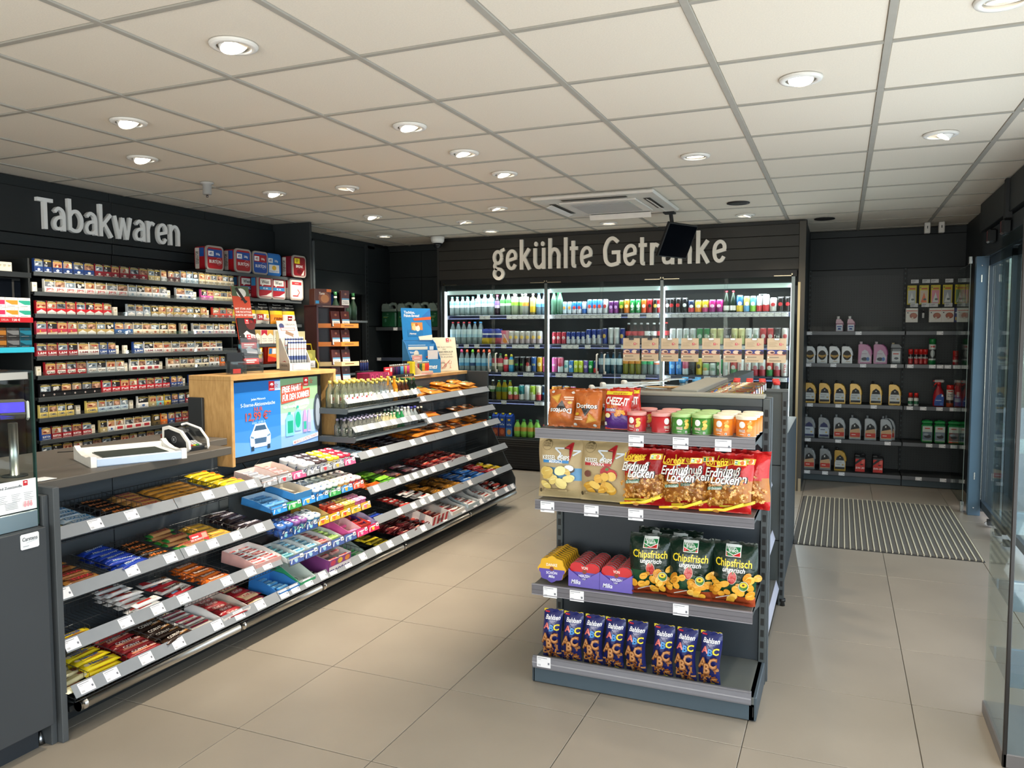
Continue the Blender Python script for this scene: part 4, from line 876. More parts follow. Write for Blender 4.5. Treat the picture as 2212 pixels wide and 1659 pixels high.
for i in range(5):
    for xx in (.5,.55,.6,.645):it.append(('r',xx,.062-i*.006,xx+.034-.006*(i%3),.0635-i*.006,'#9a9ea6'))
    it.append(('r',.575,.034-i*.005,.62,.0355-i*.005,'#8d9199'));it.append(('r',.49,.034-i*.005,.55,.0355-i*.005,'#8d9199'))
for k in range(3):it.append(('e',.645+k*.011,.02,.005,.007,'#dfa0a8'));it.append(('r',.643+k*.011,.024,.648+k*.011,.034,'#dfa0a8'))
m.decal(f,it,'paper',.0003,.0002,1);part('notice',m,gc)
m=MB();m.tube([(-2.95,2.02,.962),(-2.95,2.02,1.17)],.0165,14,'#c2c2c0','satin');m.lathe([(.045,.962,'#2a2d2f'),(.045,.967,'#2a2d2f')],18,-2.95,2.02,'matt')
pd=thing('customer_display',m,'customer price display with blue screen on a steel pole','display')
q=MB();q.box(-.05,-.028,-.014,.05,.03,.06,'#56534f','plast',.012);q.box(-.058,-.03,-.02,-.046,.024,.05,'#d8d6d2','plast',.004);q.box(.046,-.03,-.02,.056,.024,.05,'#d8d6d2','plast',.004)
M=Matrix.Translation((-2.95,2.02,1.2))@Matrix.Rotation(radians(58),4,'Z')@Matrix.Rotation(radians(-14),4,'X');q.v=[tuple(M@Vector(p)) for p in q.v];hd=part('head',q,pd)
q=MB();q.box(-.04,-.0295,.006,.04,-.028,.045,'#3a2fd8','display');q.v=[tuple(M@Vector(p)) for p in q.v];part('lit_panel',q,hd)
VV=[('#1d1826','#d8a23a'),('#1d1826','#d8704a'),('#15202c','#9aa4b0'),('#2a1420','#d8324a'),('#14242a','#5ab8a0')]
for i,(g,a) in enumerate(VV):
    m=MB();m.box(-.03,-.026,0,0,.026,.09,g,'gloss',.001);f=plane((0,-.026,0),(0,1,0),(0,0,1))
    m.decal(f,[('t','VEEV',.026,.078,.008,'#d8d6e0',{'b':1}),('l',(.012,.06),(.026,.028),.007,a),('l',(.04,.06),(.026,.028),.007,a),('r',.008,.006,.044,.012,a)],'gloss',.0004,.0002,1)
    thing('vape_pack',m,'dark vape pack with %s letter V inside the till cabinet'%['gold','coral','grey','red','mint'][i],'box','vape packs in the till cabinet',(-2.9,1.64+i*.054,1.223))
# ---- on the work surface
m=MB();P4=[(-3.32,2.5),(-3.03,2.265),(-2.835,2.56),(-3.2,2.79)]
u=Vector((.30,.46,0)).normalized()
def ctray():
    L_,Wd=.385,.30
    o=MB()
    prof=[(0,0),(.3,0),(.3,.055),(.285,.062),(.24,.045),(.16,.034),(.08,.034),(.02,.045),(0,.045)]
    for a,b in ((0,.022),(L_-.022,L_)):o.prism(prof,lambda x,z,d:Vector((d,x,z)),a,b,'#eceae6','plast')
    o.box(.02,.01,.0,L_-.02,.29,.028,'#e4e6ea','plast',.004);o.box(.02,.0,.0,L_-.02,.012,.036,'#b9cbe4','plast',.004);o.box(.02,.27,.0,L_-.02,.295,.05,'#eceae6','plast',.004)
    g=MB();g.box(.06,.05,.028,L_-.06,.24,.031,'#4c524a','matt')
    for k in range(16):g.box(.065,.056+k*.0115,.031,L_-.065,.061+k*.0115,.034,'#3a403a','matt')
    return o,g
o,g=ctray();cm=thing('coin_tray',o,'white coin tray with dark ribbed mat on the counter','tray',None,(-2.835,2.262,.962),radians(62))
cm.rotation_euler=(0,0,radians(64));part('ribbed_mat',g,cm)
def terminal():
    """customer side is +x; the contactless reader fills the -y cheek"""
    b=MB();b.prism([(-.08,0),(.07,0),(.08,.02),(.02,.04),(-.035,.085),(-.07,.1),(-.08,.09)],lambda x,z,d:Vector((x,d,z)),.046,-.046,'#3a3d40','plast')
    w=[];o=[(-.09,.006),(-.075,0),(.075,0),(.092,.014),(.088,.05),(.04,.098),(-.05,.118),(-.085,.11)]
    q=MB();q.prism(o,lambda x,z,d:Vector((x,d,z)),-.046,-.058,'#e4e2de','plast');k=.82
    q.prism([(x*k,.052+(z-.056)*k) for x,z in o],lambda x,z,d:Vector((x,d,z)),-.058,-.0592,'#1f2124','plast')
    q.decal(plane((-.085,-.0592,0),(1,0,0),(0,0,1)),[('e',.08,.055,.016,.016,'#b9bcc0'),('e',.08,.055,.0145,.0145,'#1f2124'),('r',.074,.049,.077,.061,'#b9bcc0'),('r',.080,.047,.083,.063,'#b9bcc0')],'plast',.0004,.0003,1);w.append(('reader_cheek',q))
    q=MB();pts=[(-.085,.11),(-.05,.118),(.04,.098),(.088,.05),(.092,.014)]
    q.tube([(x,.055,z) for x,z in pts],.006,8,'#e4e2de','plast');q.prism(o,lambda x,z,d:Vector((x,d,z)),.056,.052,'#3c4044','acryl');q.tube([(-.08,.055,.006),(.09,.055,.01)],.006,8,'#e4e2de','plast');w.append(('side_guard',q))
    q=MB();f=plane((.076,-.036,.023),(0,1,0),(-.056,0,.022))
    for i in range(4):
        for j in range(4):
            c=['#b8302c','#d8bc2c','#3f9a48','#b9bbbd'][i] if j==0 else '#b9bbbd';x=.004+i*.0175;y=.003+j*.013
            q.prism([(x,y),(x+.013,y),(x+.013,y+.009),(x,y+.009)],f,0,.003,c,'plast')
    w.append(('keypad',q))
    q=MB();f=plane((.014,-.034,.045),(0,1,0),(-.05,0,.04));q.prism([(0,0),(.068,0),(.068,.05),(0,.05)],f,0,.002,'#15191c','darkscreen');w.append(('display',q))
    return Proto('card_terminal',b,w,'card terminal')
terminal().put('white framed card payment terminal with keypad on the counter',None,(-2.87,2.80,.962),radians(-4))
m=MB();m.tube([(-3.35,2.5,.964),(-3.25,2.62,.964),(-3.1,2.7,.964),(-2.95,2.82,.964)],.0025,5,'#151515','matt');thing('terminal_cable',m,'thin black cable lying across the counter to the terminal','cable')
m=MB();m.box(-3.3,3.05,.962,-3.22,3.12,.985,'#6e2a20','gloss',.003);thing('stapler_box',m,'small dark red box near the card terminal','box')
m=MB()
for k in range(3):m.box(-2.83+k*.008,1.965+k*.006,.962+k*.0012,-2.76+k*.008,2.03+k*.006,.963+k*.0012,['#e6e8ee','#d8c8cc','#eceef2'][k],'paper')
thing('leaflet_pile',m,'small pile of loose leaflets at the till post','leaflets')
# ================================================================= WOODEN SCREEN CABINET
wc=thing('screen_cabinet',None,'oak veneered open cabinet housing a lit advertising screen on the checkout counter','cabinet')
m=MB();m.box(-3.27,3.225,1.262,-2.975,4.16,1.288,'#c9a878','wood',.002);part('top_board',m,wc)
m=MB();m.box(-3.27,3.225,.80,-2.975,3.247,1.262,'#c9a878','wood',.002);part('side_board',m,wc)
m=MB();m.box(-3.27,4.136,.80,-2.975,4.158,1.262,'#c9a878','wood',.002);part('side_board',m,wc)
m=MB();m.box(-3.27,3.247,.80,-3.25,4.136,1.262,'#232628','board');part('back_board',m,wc)
m=MB();m.box(-3.26,3.205,.95,-3.16,3.224,1.17,'#2b2e30','plast',.003);part('cable_box',m,wc)
sx=-3.03;SY0=3.30
m=MB();m.box(sx-.05,3.25,.80,sx,4.075,1.272-.012,'#0c0d0f','matt',.004);scr=part('screen_housing',m,wc)
m=MB();Wd,Hh=.735,.408;f=plane((sx+.0005,SY0,.838),(0,1,0),(0,0,1));m.poly([f(0,0,0),f(Wd,0,0),f(Wd,Hh,0),f(0,Hh,0)],'#2a6fb4','screen')
w2=Wd*.52;it=[]
for i in range(6):it.append(('r',0,Hh*i/6,w2,Hh*(i+1)/6,['#4a86c4','#3d7dc0','#2f74bb','#276db6','#2369b2','#2067b0'][i]))
for i in range(6):it.append(('r',w2,Hh*i/6,Wd,Hh*(i+1)/6,['#7ba2d6','#8fb0dc','#9db4cc','#8fae9c','#86aa84','#7aa27c'][i]))
it+=[('e',w2+.06,Hh*.8,.05,.04,'#a9c69c'),('e',w2+.2,Hh*.62,.07,.04,'#a7bfae'),('p',[(0,0),(w2,0),(w2,Hh*.2),(w2*.6,Hh*.13),(0,Hh*.2)],'#5b92cf')]
it+=logo(w2-.1,Hh*.85,.05)[:3]+[('r',w2-.05,Hh*.85,w2,Hh*.98,'#b9d3ec')]+logo(w2-.1,Hh*.86,.042)[3:]
it+=logo(Wd-.14,Hh*.87,.048)
it+=[('t','Jeden Mittwoch',w2*.5,Hh*.755,.013,'#cfe2f4'),('t','5-Sterne-Aktionswäsche',w2*.5,Hh*.685,.021,'#d3e5f6',{'w':w2*.74}),('t','NUR',w2*.5,Hh*.615,.024,'#a8463c',{'b':1}),('t','12,99 €*',w2*.5,Hh*.52,.044,'#a8463c',{'b':1,'w':w2*.55}),('t','statt 14,99 €',w2*.5,Hh*.43,.015,'#9cc0e4',{})]
cx,cy=w2*.53,Hh*.2;n0=len(it)
it+=[('p',[(cx-.085,cy+.05),(cx-.055,cy+.1),(cx+.055,cy+.1),(cx+.085,cy+.05)],'#c6daee'),('p',[(cx-.07,cy+.052),(cx-.048,cy+.088),(cx+.048,cy+.088),(cx+.07,cy+.052)],'#33506e'),
       ('p',[(cx-.105,cy-.04),(cx-.11,cy+.02),(cx-.085,cy+.055),(cx+.085,cy+.055),(cx+.11,cy+.02),(cx+.105,cy-.04)],'#d2e2f2'),('p',[(cx-.06,cy-.03),(cx-.065,cy+.005),(cx+.065,cy+.005),(cx+.06,cy-.03)],'#3b5878'),
       ('p',[(cx-.105,cy+.012),(cx-.07,cy+.004),(cx-.07,cy+.016),(cx-.105,cy+.026)],'#5f7f9f'),('p',[(cx+.105,cy+.012),(cx+.07,cy+.004),(cx+.07,cy+.016),(cx+.105,cy+.026)],'#5f7f9f'),
       ('p',[(cx-.1,cy-.055),(cx-.1,cy-.03),(cx+.1,cy-.03),(cx+.1,cy-.055)],'#b9cfe6'),('r',cx-.1,cy-.075,cx-.07,cy-.045,'#22384e'),('r',cx+.07,cy-.075,cx+.1,cy-.045,'#22384e')]
cs_=lambda p:(cx+(p[0]-cx)*.78,cy+(p[1]-cy)*.86)
it[n0:]=[('p',[cs_(p) for p in q[1]],q[2]) if q[0]=='p' else ('r',)+cs_(q[1:3])+cs_(q[3:5])+(q[5],) for q in it[n0:]]
RB='#b04434'
it+=[('p',[(w2+.004,Hh*.78),(w2+.005,Hh*.9),(w2+.205,Hh*.93),(w2+.205,Hh*.81)],RB),('p',[(w2+.004,Hh*.64),(w2+.004,Hh*.785),(w2+.27,Hh*.84),(w2+.27,Hh*.7)],RB),
       ('t','FREIE FAHRT',w2+.1,Hh*.855,.036,'#ffffff',{'b':1,'i':1,'w':.18,'rot':.055}),('t','FÜR DEN SOMMER',w2+.137,Hh*.74,.036,'#ffffff',{'b':1,'i':1,'w':.25,'rot':.065}),('t','Mehr Autopflege der Extraklasse',w2+.14,Hh*.6,.017,'#e6eef6',{'w':.24,'rot':.05}),
       ('e',Wd-.012,Hh*.45,.035,.12,'#3a4450'),('e',Wd-.006,Hh*.45,.022,.09,'#8b97a6'),
       ('p',[(w2+.04,Hh*.16),(w2+.04,Hh*.42),(w2+.06,Hh*.47),(w2+.1,Hh*.47),(w2+.115,Hh*.4),(w2+.115,Hh*.16)],'#6fc3c8'),('r',w2+.055,Hh*.2,w2+.105,Hh*.38,'#1f8f78'),('r',w2+.06,Hh*.47,w2+.085,Hh*.51,'#2f9a8c'),
       ('p',[(w2+.125,Hh*.22),(w2+.125,Hh*.5),(w2+.15,Hh*.55),(w2+.185,Hh*.5),(w2+.185,Hh*.22)],'#7fc7d2'),('e',w2+.152,Hh*.38,.026,.05,'#1f9a80'),('r',w2+.14,Hh*.55,w2+.16,Hh*.59,'#2f9a8c'),
       ('p',[(w2+.2,Hh*.18),(w2+.2,Hh*.38),(w2+.21,Hh*.52),(w2+.225,Hh*.52),(w2+.235,Hh*.38),(w2+.235,Hh*.18)],'#a487b4'),('r',w2+.204,Hh*.22,w2+.231,Hh*.34,'#2f9a8c'),
       ('p',[(w2+.243,Hh*.18),(w2+.243,Hh*.38),(w2+.253,Hh*.52),(w2+.265,Hh*.52),(w2+.275,Hh*.38),(w2+.275,Hh*.18)],'#b49cc4'),('r',w2+.247,Hh*.2,w2+.271,Hh*.32,'#8d98b8'),
       ('p',[(w2+.1,Hh*.02),(w2+.1,Hh*.075),(w2+.345,Hh*.14),(w2+.345,Hh*.085)],'#e2e6f0'),('t','MEHR ALS GÜNSTIG TANKEN!',w2+.222,Hh*.08,.017,'#a8443a',{'b':1,'i':1,'w':.23,'rot':.11})]
m.decal(f,it,'screen',.0004,.00012,.4);part('lit_screen',m,scr)
m=MB();m.tube([(sx,3.36,.80),(sx+.005,3.38,.77),(sx+.005,3.44,.765),(sx+.002,3.5,.80)],.004,6,'#0d0d0d','matt');part('cable',m,wc)
# items on the cabinet top
T1=1.288
lh=thing('leaflet_holder',None,'small clear leaflet holder with black card on the wooden cabinet top','leaflet holder',None,(-3.08,3.40,T1),radians(80))
m=MB();m.box(-.05,.03,0,.05,.033,.12,'#1c1c1f','gloss');part('black_card',m,lh)
m=MB()
for y0,y1,h in ((0,.003,.07),(.034,.037,.12)):m.box(-.055,y0,0,.055,y1,h,'#ffffff','acryl')
for x in (-.055,.052):m.box(x,0,0,x+.003,.036,.075,'#ffffff','acryl')
part('clear_pocket',m,lh)
m=MB();m.box(-.03,.006,.005,.02,.009,.03,'#d8342e','paper');part('red_card',m,lh)
bh=thing('brochure_stand',None,'tall clear brochure stand with red and black racing leaflets','leaflet holder',None,(-3.1,3.545,T1),radians(72))
def tilt(m,y,z,a):M=Matrix.Translation((0,y,z))@Matrix.Rotation(a,4,'X');m.v=[tuple(M@Vector(p)) for p in m.v];return m
m=MB();m.box(-.055,0,0,.055,.004,.34,'#c2452c','gloss');f=plane((-.055,0,0),(1,0,0),(0,0,1))
m.decal(f,[('r',.0,.28,.11,.34,'#4a5a44'),('e',.06,.3,.03,.028,'#d4d2cc'),('l',(.03,.33),(.08,.24),.018,'#2a2426'),('l',(.05,.26),(.09,.25),.006,'#1e1a1c'),('t','MIT STAR AUF',.055,.205,.011,'#f6eee8',{'b':1}),('t','DIE RICHTIGE',.055,.186,.011,'#f6eee8',{'b':1}),('t','KARTE SETZEN',.055,.167,.011,'#f6eee8',{'b':1})],'gloss',.0006,.0003,1)
part('red_poster',tilt(m,.05,.17,-.25),bh)
for k,(y,z) in enumerate(((.035,.12),(.015,.03))):
    m=MB();m.box(-.052,0,0,.052,.01,.2,'#1a1517','gloss');f=plane((-.052,0,0),(1,0,0),(0,0,1))
    m.decal(f,[('e',.08,.16,.03,.03,'#5a1a1a'),('r',.0,.02,.1,.055,'#c8342e'),('p',[(.0,.09),(.1,.08),(.1,.1),(.07,.11),(.05,.125),(.03,.11)],'#c9c2c6'),('e',.02,.095,.014,.014,'#222'),('r',.02,.04,.085,.047,'#f4e0dc'),('r',.02,.028,.07,.035,'#f4e0dc')]+logo(.045,.165,.026),'gloss',.0006,.0003,1)
    part('leaflet_stack',tilt(m,y,z,-.22),bh)
m=MB()
for y,z,h in ((.0,0,.1),(.03,.1,.07)):
    m.box(-.06,y-.004,z,.06,y-.001,z+h,'#ffffff','acryl')
    for x in (-.06,.057):m.box(x,y-.004,z,x+.003,y+.03,z+h+.02,'#ffffff','acryl')
m.box(-.06,.034,0,.06,.037,.2,'#ffffff','acryl');part('clear_pocket',m,bh)
cd_=thing('cigar_display',None,'white card display of silver cigarillo tubes on the wooden cabinet','display',None,(-3.05,3.90,T1),radians(72))
m=MB();m.box(-.075,0,0,.075,.11,.045,'#d6d0c8','paper')
for x in (-.075,.072):m.prism([(0,0),(.11,0),(.11,.19),(.095,.2),(0,.06)],lambda a,b,d:Vector((x+d,a,b)),0,.003,'#d9d3cb','paper')
m.box(-.075,.107,0,.075,.11,.2,'#d2ccc4','paper')
m.decal(plane((-.0755,.11,0),(0,-1,0),(0,0,1)),[('t','ORIGINAL',.055,.03,.012,'#3a3a44',{'w':.07}),('p',[(.03,.052),(.06,.06),(.08,.05),(.055,.055)],'#b23a3a')],'paper',.0006,.0003,1)
m.decal(plane((-.075,-.0005,0),(1,0,0),(0,0,1)),[('r',.02,.004,.13,.041,'#2a2a2c'),('r',.022,.006,.128,.039,'#f0ede8'),('t','Rauchen',.075,.029,.009,'#222'),('t','ist tödlich',.075,.015,.009,'#222')],'paper',.0005,.0003,1)
part('tray',m,cd_)
m=MB();m.box(-.07,0,0,.07,.003,.12,'#d8d4cf','paper');m.decal(plane((-.07,0,0),(1,0,0),(0,0,1)),[('e',.03,.085,.018,.018,'#26366e'),('t','ORIGINAL',.095,.095,.011,'#55555f'),('r',.02,.055,.12,.075,'#c8473f'),('r',.024,.058,.116,.072,'#efe9e4'),('t','INDEPENDENCE',.07,.065,.009,'#b23a3a',{'w':.08}),('l',(.05,.045),(.11,.02),.022,'#8a6a52'),('e',.11,.02,.011,.012,'#e6dfd6')],'paper',.0005,.0003,1)
part('header_card',tilt(m,.108,.19,-.3),cd_)
tb_=MB();tb_.lathe([(.008,0,'#9aa0a6'),(.008,.02,'#3c4c7c'),(.0082,.045,'#c9ced2'),(.0082,.085,'#d86a5c'),(.0082,.09,'#d3d7da'),(.0082,.12,'#2c3c70'),(.008,.13,'#d8dadc'),(.0065,.14,'#e8e8e6')],10,0,0,'can');tbm=tb_.mesh('cigar_tube')
for i in range(7):
    for j in range(2):link('cigar_tube',tbm,cd_,(-.057+i*.019,.03+j*.03,.045+j*.02))
cf=thing('cream_card',None,'cream fruit flavoured cigarillo backing card behind the white display','sign',None,(-3.3,4.13,T1-.0),radians(80))
m=MB();m.box(-.12,0,0,.12,.004,.24,'#e4dcae','paper');m.decal(plane((-.12,0,0),(1,0,0),(0,0,1)),[('r',.06,.21,.18,.216,'#a89a72'),('e',.07,.14,.02,.024,'#c8402c'),('e',.12,.14,.02,.026,'#4aa03c'),('e',.165,.145,.022,.024,'#e09a32'),('e',.21,.14,.022,.03,'#3a2a2a'),('r',.05,.1,.09,.13,'#c8302c'),('r',.1,.1,.14,.13,'#52a83c'),('r',.148,.1,.186,.13,'#e8873a'),('r',.192,.095,.228,.13,'#2c2224')],'paper',.0005,.0003,1);part('card',m,cf)
yb=thing('yellow_wire_rack',None,'yellow wire rack of cigarillo packs beside the wooden cabinet','rack',None,(-3.27,4.22,1.181),radians(72))
m=MB()
for x in (-.11,.11):m.tube([(x,.0,.08),(x,-.0,.13),(x,.06,.2),(x,.08,.26)],.005,6,'#e3c81e','gloss');m.tube([(x,.0,.08),(x,.0,.0)],.005,6,'#e3c81e','gloss')
m.tube([(-.11,.08,.26),(.11,.08,.26)],.005,6,'#e3c81e','gloss');m.box(-.11,.0,.095,.11,.09,.1,'#e3c81e','gloss');part('frame',m,yb)
m=MB();m.box(-.12,-.008,.095,.12,-.005,.15,'#f0ecc0','acryl');part('clear_lip',m,yb)
for x,g,lb in ((-.055,'#dcd8e4','lilac'),(.055,'#8a8a3e','olive')):
    m=MB();m.box(-.045,0,0,.045,.05,.12,g,'gloss',.002);m.decal(plane((-.045,0,0),(1,0,0),(0,0,1)),[('r',.004,.004,.086,.05,'#eeeaf0'),('t','Rauchen',.045,.034,.01,'#222'),('t','ist tödlich',.045,.02,.01,'#222'),('r',.02,.075,.07,.083,'#c8506c') if g=='#dcd8e4' else ('e',.045,.08,.02,.02,'#a8a44e')],'gloss',.0005,.0003,1)
    R=Matrix.Translation((-3.27,4.22,1.282))@Matrix.Rotation(radians(72),4,'Z')@Matrix.Translation((x,.012,0))
    o=thing('cigarillo_pack',m,lb+' cigarillo pack standing in the yellow wire rack','cigarettes','packs in the yellow rack');o.matrix_basis=R
# brown cigarillo floor stand behind the counter ledge
cs=thing('cigarillo_stand',None,'dark brown cigarillo stand with orange trays behind the bottle racks','display stand',None,(-3.20,4.475,1.181),radians(75))
m=MB();m.box(-.14,.02,0,-.125,.15,.52,'#40181a','gloss');m.box(.125,.05,0,.14,.15,.52,'#40181a','gloss');m.box(-.14,.14,0,.14,.155,.52,'#341416','gloss');m.box(-.14,.02,.51,.14,.155,.525,'#4a1c1e','gloss');m.decal(plane((-.14,.0195,.5),(1,0,0),(0,0,1)),[('r',.05,.012,.23,.02,'#8a6a5a')],'gloss',.0004,.0003,1);part('housing',m,cs)
for k,(z,c) in enumerate(((.37,'#e0882c'),(.245,'#e0882c'),(.11,'#d8c79a'))):
    m=MB();m.prism([(-.13,.14),(-.13,.02),(-.02,-.08),(.13,-.08),(.13,.14)],lambda a,b,d:Vector((a,b,z+d)),0,.006,c,'gloss');m.box(-.02,-.084,z,.135,-.078,z+.03,c,'gloss');m.prism([(-.13,.02),(-.02,-.08),(-.02,-.08)],lambda a,b,d:Vector((a,b,z+d)),0,.03,c,'gloss')
    m.decal(plane((-.02,-.0845,z),(1,0,0),(0,0,1)),[('r',.03,.012,.11,.018,'#7c4a1c')],'gloss',.0004,.0003,1);part('tray',m,cs)
m=MB();m.box(-.036,-.02,0,.036,0,.105,'#4a1e1c','gloss',.002);m.decal(plane((-.036,-.0205,0),(1,0,0),(0,0,1)),[('r',.004,.004,.068,.04,'#e9e4de'),('r',.004,.042,.068,.05,'#5aa0c8'),('e',.036,.08,.01,.008,'#8a5a44'),('t','Rauchen',.036,.028,.009,'#333'),('t','ist tödlich',.036,.016,.009,'#333')],'gloss',.0004,.0003,1)
cp=Proto('cigarillo_pack',m,[],'cigarettes')
base=Matrix.Translation((-3.20,4.475,1.181))@Matrix.Rotation(radians(75),4,'Z')
n=0
for z,nm in ((.376,'upper orange'),(.251,'lower orange'),(.116,'cream'),(.0,'bottom')):
    for x in (-.03,.055):
        n+=1;cp.put('dark brown cigarillo pack on the %s tray, the %s'%(nm,'nearer one' if x<0 else 'farther one'),'packs on the brown stand',mat=base@Matrix.Translation((x,-.03,z))@Matrix.Rotation(-.12,4,'X'))
m=MB();m.box(-.07,0,0,.07,.06,.11,'#5a2a1c','gloss',.002);m.decal(plane((-.07,0,0),(1,0,0),(0,0,1)),[('e',.08,.05,.05,.04,'#8a4a2a'),('e',.085,.045,.035,.028,'#c07a44'),('t','Taste',.06,.08,.016,'#f0e2d2',{'b':1,'i':1}),('r',.006,.01,.035,.03,'#3a9ad0'),('r',.1,.09,.14,.11,'#e0702c')],'gloss',.0004,.0003,1)
o=thing('snack_box',m,'brown and orange printed box on top of the cigarillo stand','box');o.matrix_basis=base@Matrix.Translation((-.06,.05,.525))
o=cp.put('dark brown cigarillo pack standing on top of the brown stand',None,mat=base@Matrix.Translation((.11,.04,.525)))
# green topped bottles in the rack behind
m=MB();m.lathe([(.036,0,'#1e3326'),(.036,.14,'#1e3326'),(.014,.2,'#1e3326'),(.014,.24,'#2c6a3e'),(.016,.241,'#2c6a3e'),(.016,.275,'#2c6a3e')],12,0,0,'gloss');c=MB();c.lathe([(.017,.215,'#d9d6c8'),(.017,.232,'#d9d6c8')],12,0,0,'paper',cap=False)
sb=Proto('spirit_bottle',m,[('neck_label',c)],'bottle')
m=MB();m.box(-4.72,6.25,1.62,-4.45,6.78,1.64,'#4a5054','coatsteel',.002);m.box(-4.47,6.25,1.1,-4.45,6.78,1.12,'#4a5054','coatsteel');m.box(-4.72,6.25,.1,-4.69,6.78,1.64,'#24282a','coatsteel');thing('spirit_shelf',m,'narrow grey shelf behind the tall end panel holding green bottles','shelf')
for i,(x,y) in enumerate(((-4.52,6.33),(-4.52,6.43),(-4.52,6.53),(-4.52,6.63))):sb.put('dark spirit bottle with green cap behind the brown stand, %s from the end panel'%ORD[i+1],'green capped spirit bottles',(x,y,1.64))
# ---- on the wooden ledge
Lz=1.181
def lighter(c):
    m=MB();m.lathe([(.0105,0,c),(.0105,.058,c),(.009,.06,'#c9c9c7')],10,0,0,'gloss',1,.6);q=MB();q.lathe([(.009,.06,'#d0cfcb'),(.009,.074,'#d8d6d0'),(.005,.078,'#d8d6d0')],8,0,0,'metal',1,.6);return Proto('lighter',m,[('metal_cap',q)],'lighter')
lc=['#1a1a1e','#1a1a1e','#7c2050','#20203c','#5a2060','#30306e','#1f2a5c','#58b0d8','#58b0d8','#c04060','#d8c040','#e04890','#e04890']
nm=['black','black','plum','navy','violet','indigo','dark blue','sky blue','sky blue','crimson','yellow','pink','pink']
for i,c in enumerate(lc):lighter(c).put('%s lighter in the long row, %s from the red tag'%(nm[i],ORD[i+1]),'lighters in the long row',(-3.085,4.99+i*.0225,Lz+.022),pi/2)
m=MB();m.box(-3.12,4.97,Lz,-3.06,5.3,Lz+.02,'#1a1a1c','plast',.002);m.decal(plane((-3.06,4.97,Lz),(0,1,0),(0,0,1)),[('e',.2,.01,.007,.007,'#e8e8e8'),('e',.225,.01,.007,.007,'#e8e8e8'),('r',.25,.006,.3,.014,'#8a8a8a')],'plast',.0005,.0003,1);thing('lighter_tray',m,'long black tray holding the row of lighters on the ledge','tray')
m=MB();m.box(-3.06,4.86,Lz+.02,-3.05,4.965,Lz+.085,'#d22c38','gloss',.001);m.decal(plane((-3.05,4.86,Lz+.02),(0,1,0),(0,0,1)),[('r',.01,.045,.06,.055,'#f4d8d8'),('r',.075,.03,.1,.06,'#f0e4e2'),('p',[(.01,.008),(.05,.03),(.06,.008)],'#f4d8d8')],'gloss',.0004,.0002,1);m.box(-3.09,4.87,Lz,-3.06,4.95,Lz+.03,'#ececec','plast');thing('promotion_tag',m,'red promotion card standing beside the long lighter row','sign')
for i in range(4):lighter(['#20306a','#24346e','#28386e','#20306a'][i]).put('navy lighter behind the long row, %s of four'%ORD[i+1],'navy lighters behind the row',(-3.2,4.78+i*.028,Lz+.06),pi/2)
m=MB();m.box(-3.23,4.75,Lz,-3.17,4.9,Lz+.06,'#2a2a30','plast',.002);thing('lighter_box',m,'small dark box holding navy lighters','box')
m=MB();m.box(-3.13,4.62,Lz,-3.02,4.86,Lz+.055,'#8e1f4a','gloss',.003)
for i in range(4):m.decal(plane((-3.02,4.62,Lz),(0,1,0),(0,0,1)),[('e',.03+i*.06,.03,.02,.018,'#b8366c'),('e',.03+i*.06,.03,.01,.009,'#6a1436')],'gloss',.0005,.0002,1)
thing('bubble_box',m,'plum coloured printed sweets box behind the bottle necks','box')
m=MB();m.box(-3.2,5.30,Lz,-3.16,5.34,Lz+.085,'#3a7a44','plast',.002);thing('lighter_refill',m,'small green and grey refill pack on the ledge','box')
m=MB();m.box(-3.14,5.33,Lz,-3.09,5.37,Lz+.11,'#d8c42a','gloss',.002);thing('yellow_pack',m,'narrow bright yellow pack beside the black box','box')
m=MB();m.box(-3.2,5.36,Lz,-3.14,5.44,Lz+.115,'#0d0d0f','matt',.002);thing('black_box',m,'small upright black box on the wooden ledge','box')
pl=thing('lighter_display',None,'beige and pink card display of lighters beside the blue parcel stand','display',None,(-3.1,5.50,Lz),radians(80))
m=MB();m.box(-.075,-.05,0,.075,.05,.03,'#cdb7a2','paper');m.decal(plane((-.075,-.0503,0),(1,0,0),(0,0,1)),[('r',.0,.004,.15,.016,'#d89a8c')],'paper',.0004,.0002,1);m.prism([(-.05,0),(.05,0),(.05,.11),(-.05,.035)],lambda a,b,d:Vector((-.075-d,a,b)),0,.002,'#d6c0a8','paper');part('tray',m,pl)
m=MB();m.box(-.06,.05,0,.06,.053,.16,'#cfc0ae','paper');m.lathe([(.03,0,'#d8d2c8'),(.03,.003,'#d8d2c8')],16,0,0,'paper');k=len(m.v);
for i in range(k-32,k):v=m.v[i];m.v[i]=(v[0]-.01,.05+v[2],.165+v[1])
m.decal(plane((-.06,.0497,0),(1,0,0),(0,0,1)),[('r',0,.12,.12,.15,'#d89490'),('r',.02,.13,.09,.136,'#f0dcd6')],'paper',.0004,.0002,1);part('header_card',m,pl)
pm=Matrix.Translation((-3.1,5.50,Lz+.03))@Matrix.Rotation(radians(80),4,'Z')
for i,c in enumerate(['#8c2430','#1e5a3a','#1e5a3a','#d0a82c','#d0a82c','#d83a2c','#d83a2c','#d83a2c']):lighter(c).put('%s lighter in the beige display, %s along its row'%(['wine red','green','green','amber','amber','red','red','red'][i],ORD[i+1]),'lighters in the beige display',mat=pm@Matrix.Translation((-.06+i*.0175,-.01,0)))
m=MB();m.box(-3.09,5.3,Lz,-3.05,5.48,Lz+.004,'#e6dcd8','paper');thing('receipt_slip',m,'flat pale paper slip at the front of the ledge','paper')
hs=thing('parcel_stand',None,'blue parcel service leaflet stand with white Hermes lettering on the ledge','leaflet stand',None,(-3.19,5.72,Lz),radians(62))
HB='#2f84c4'
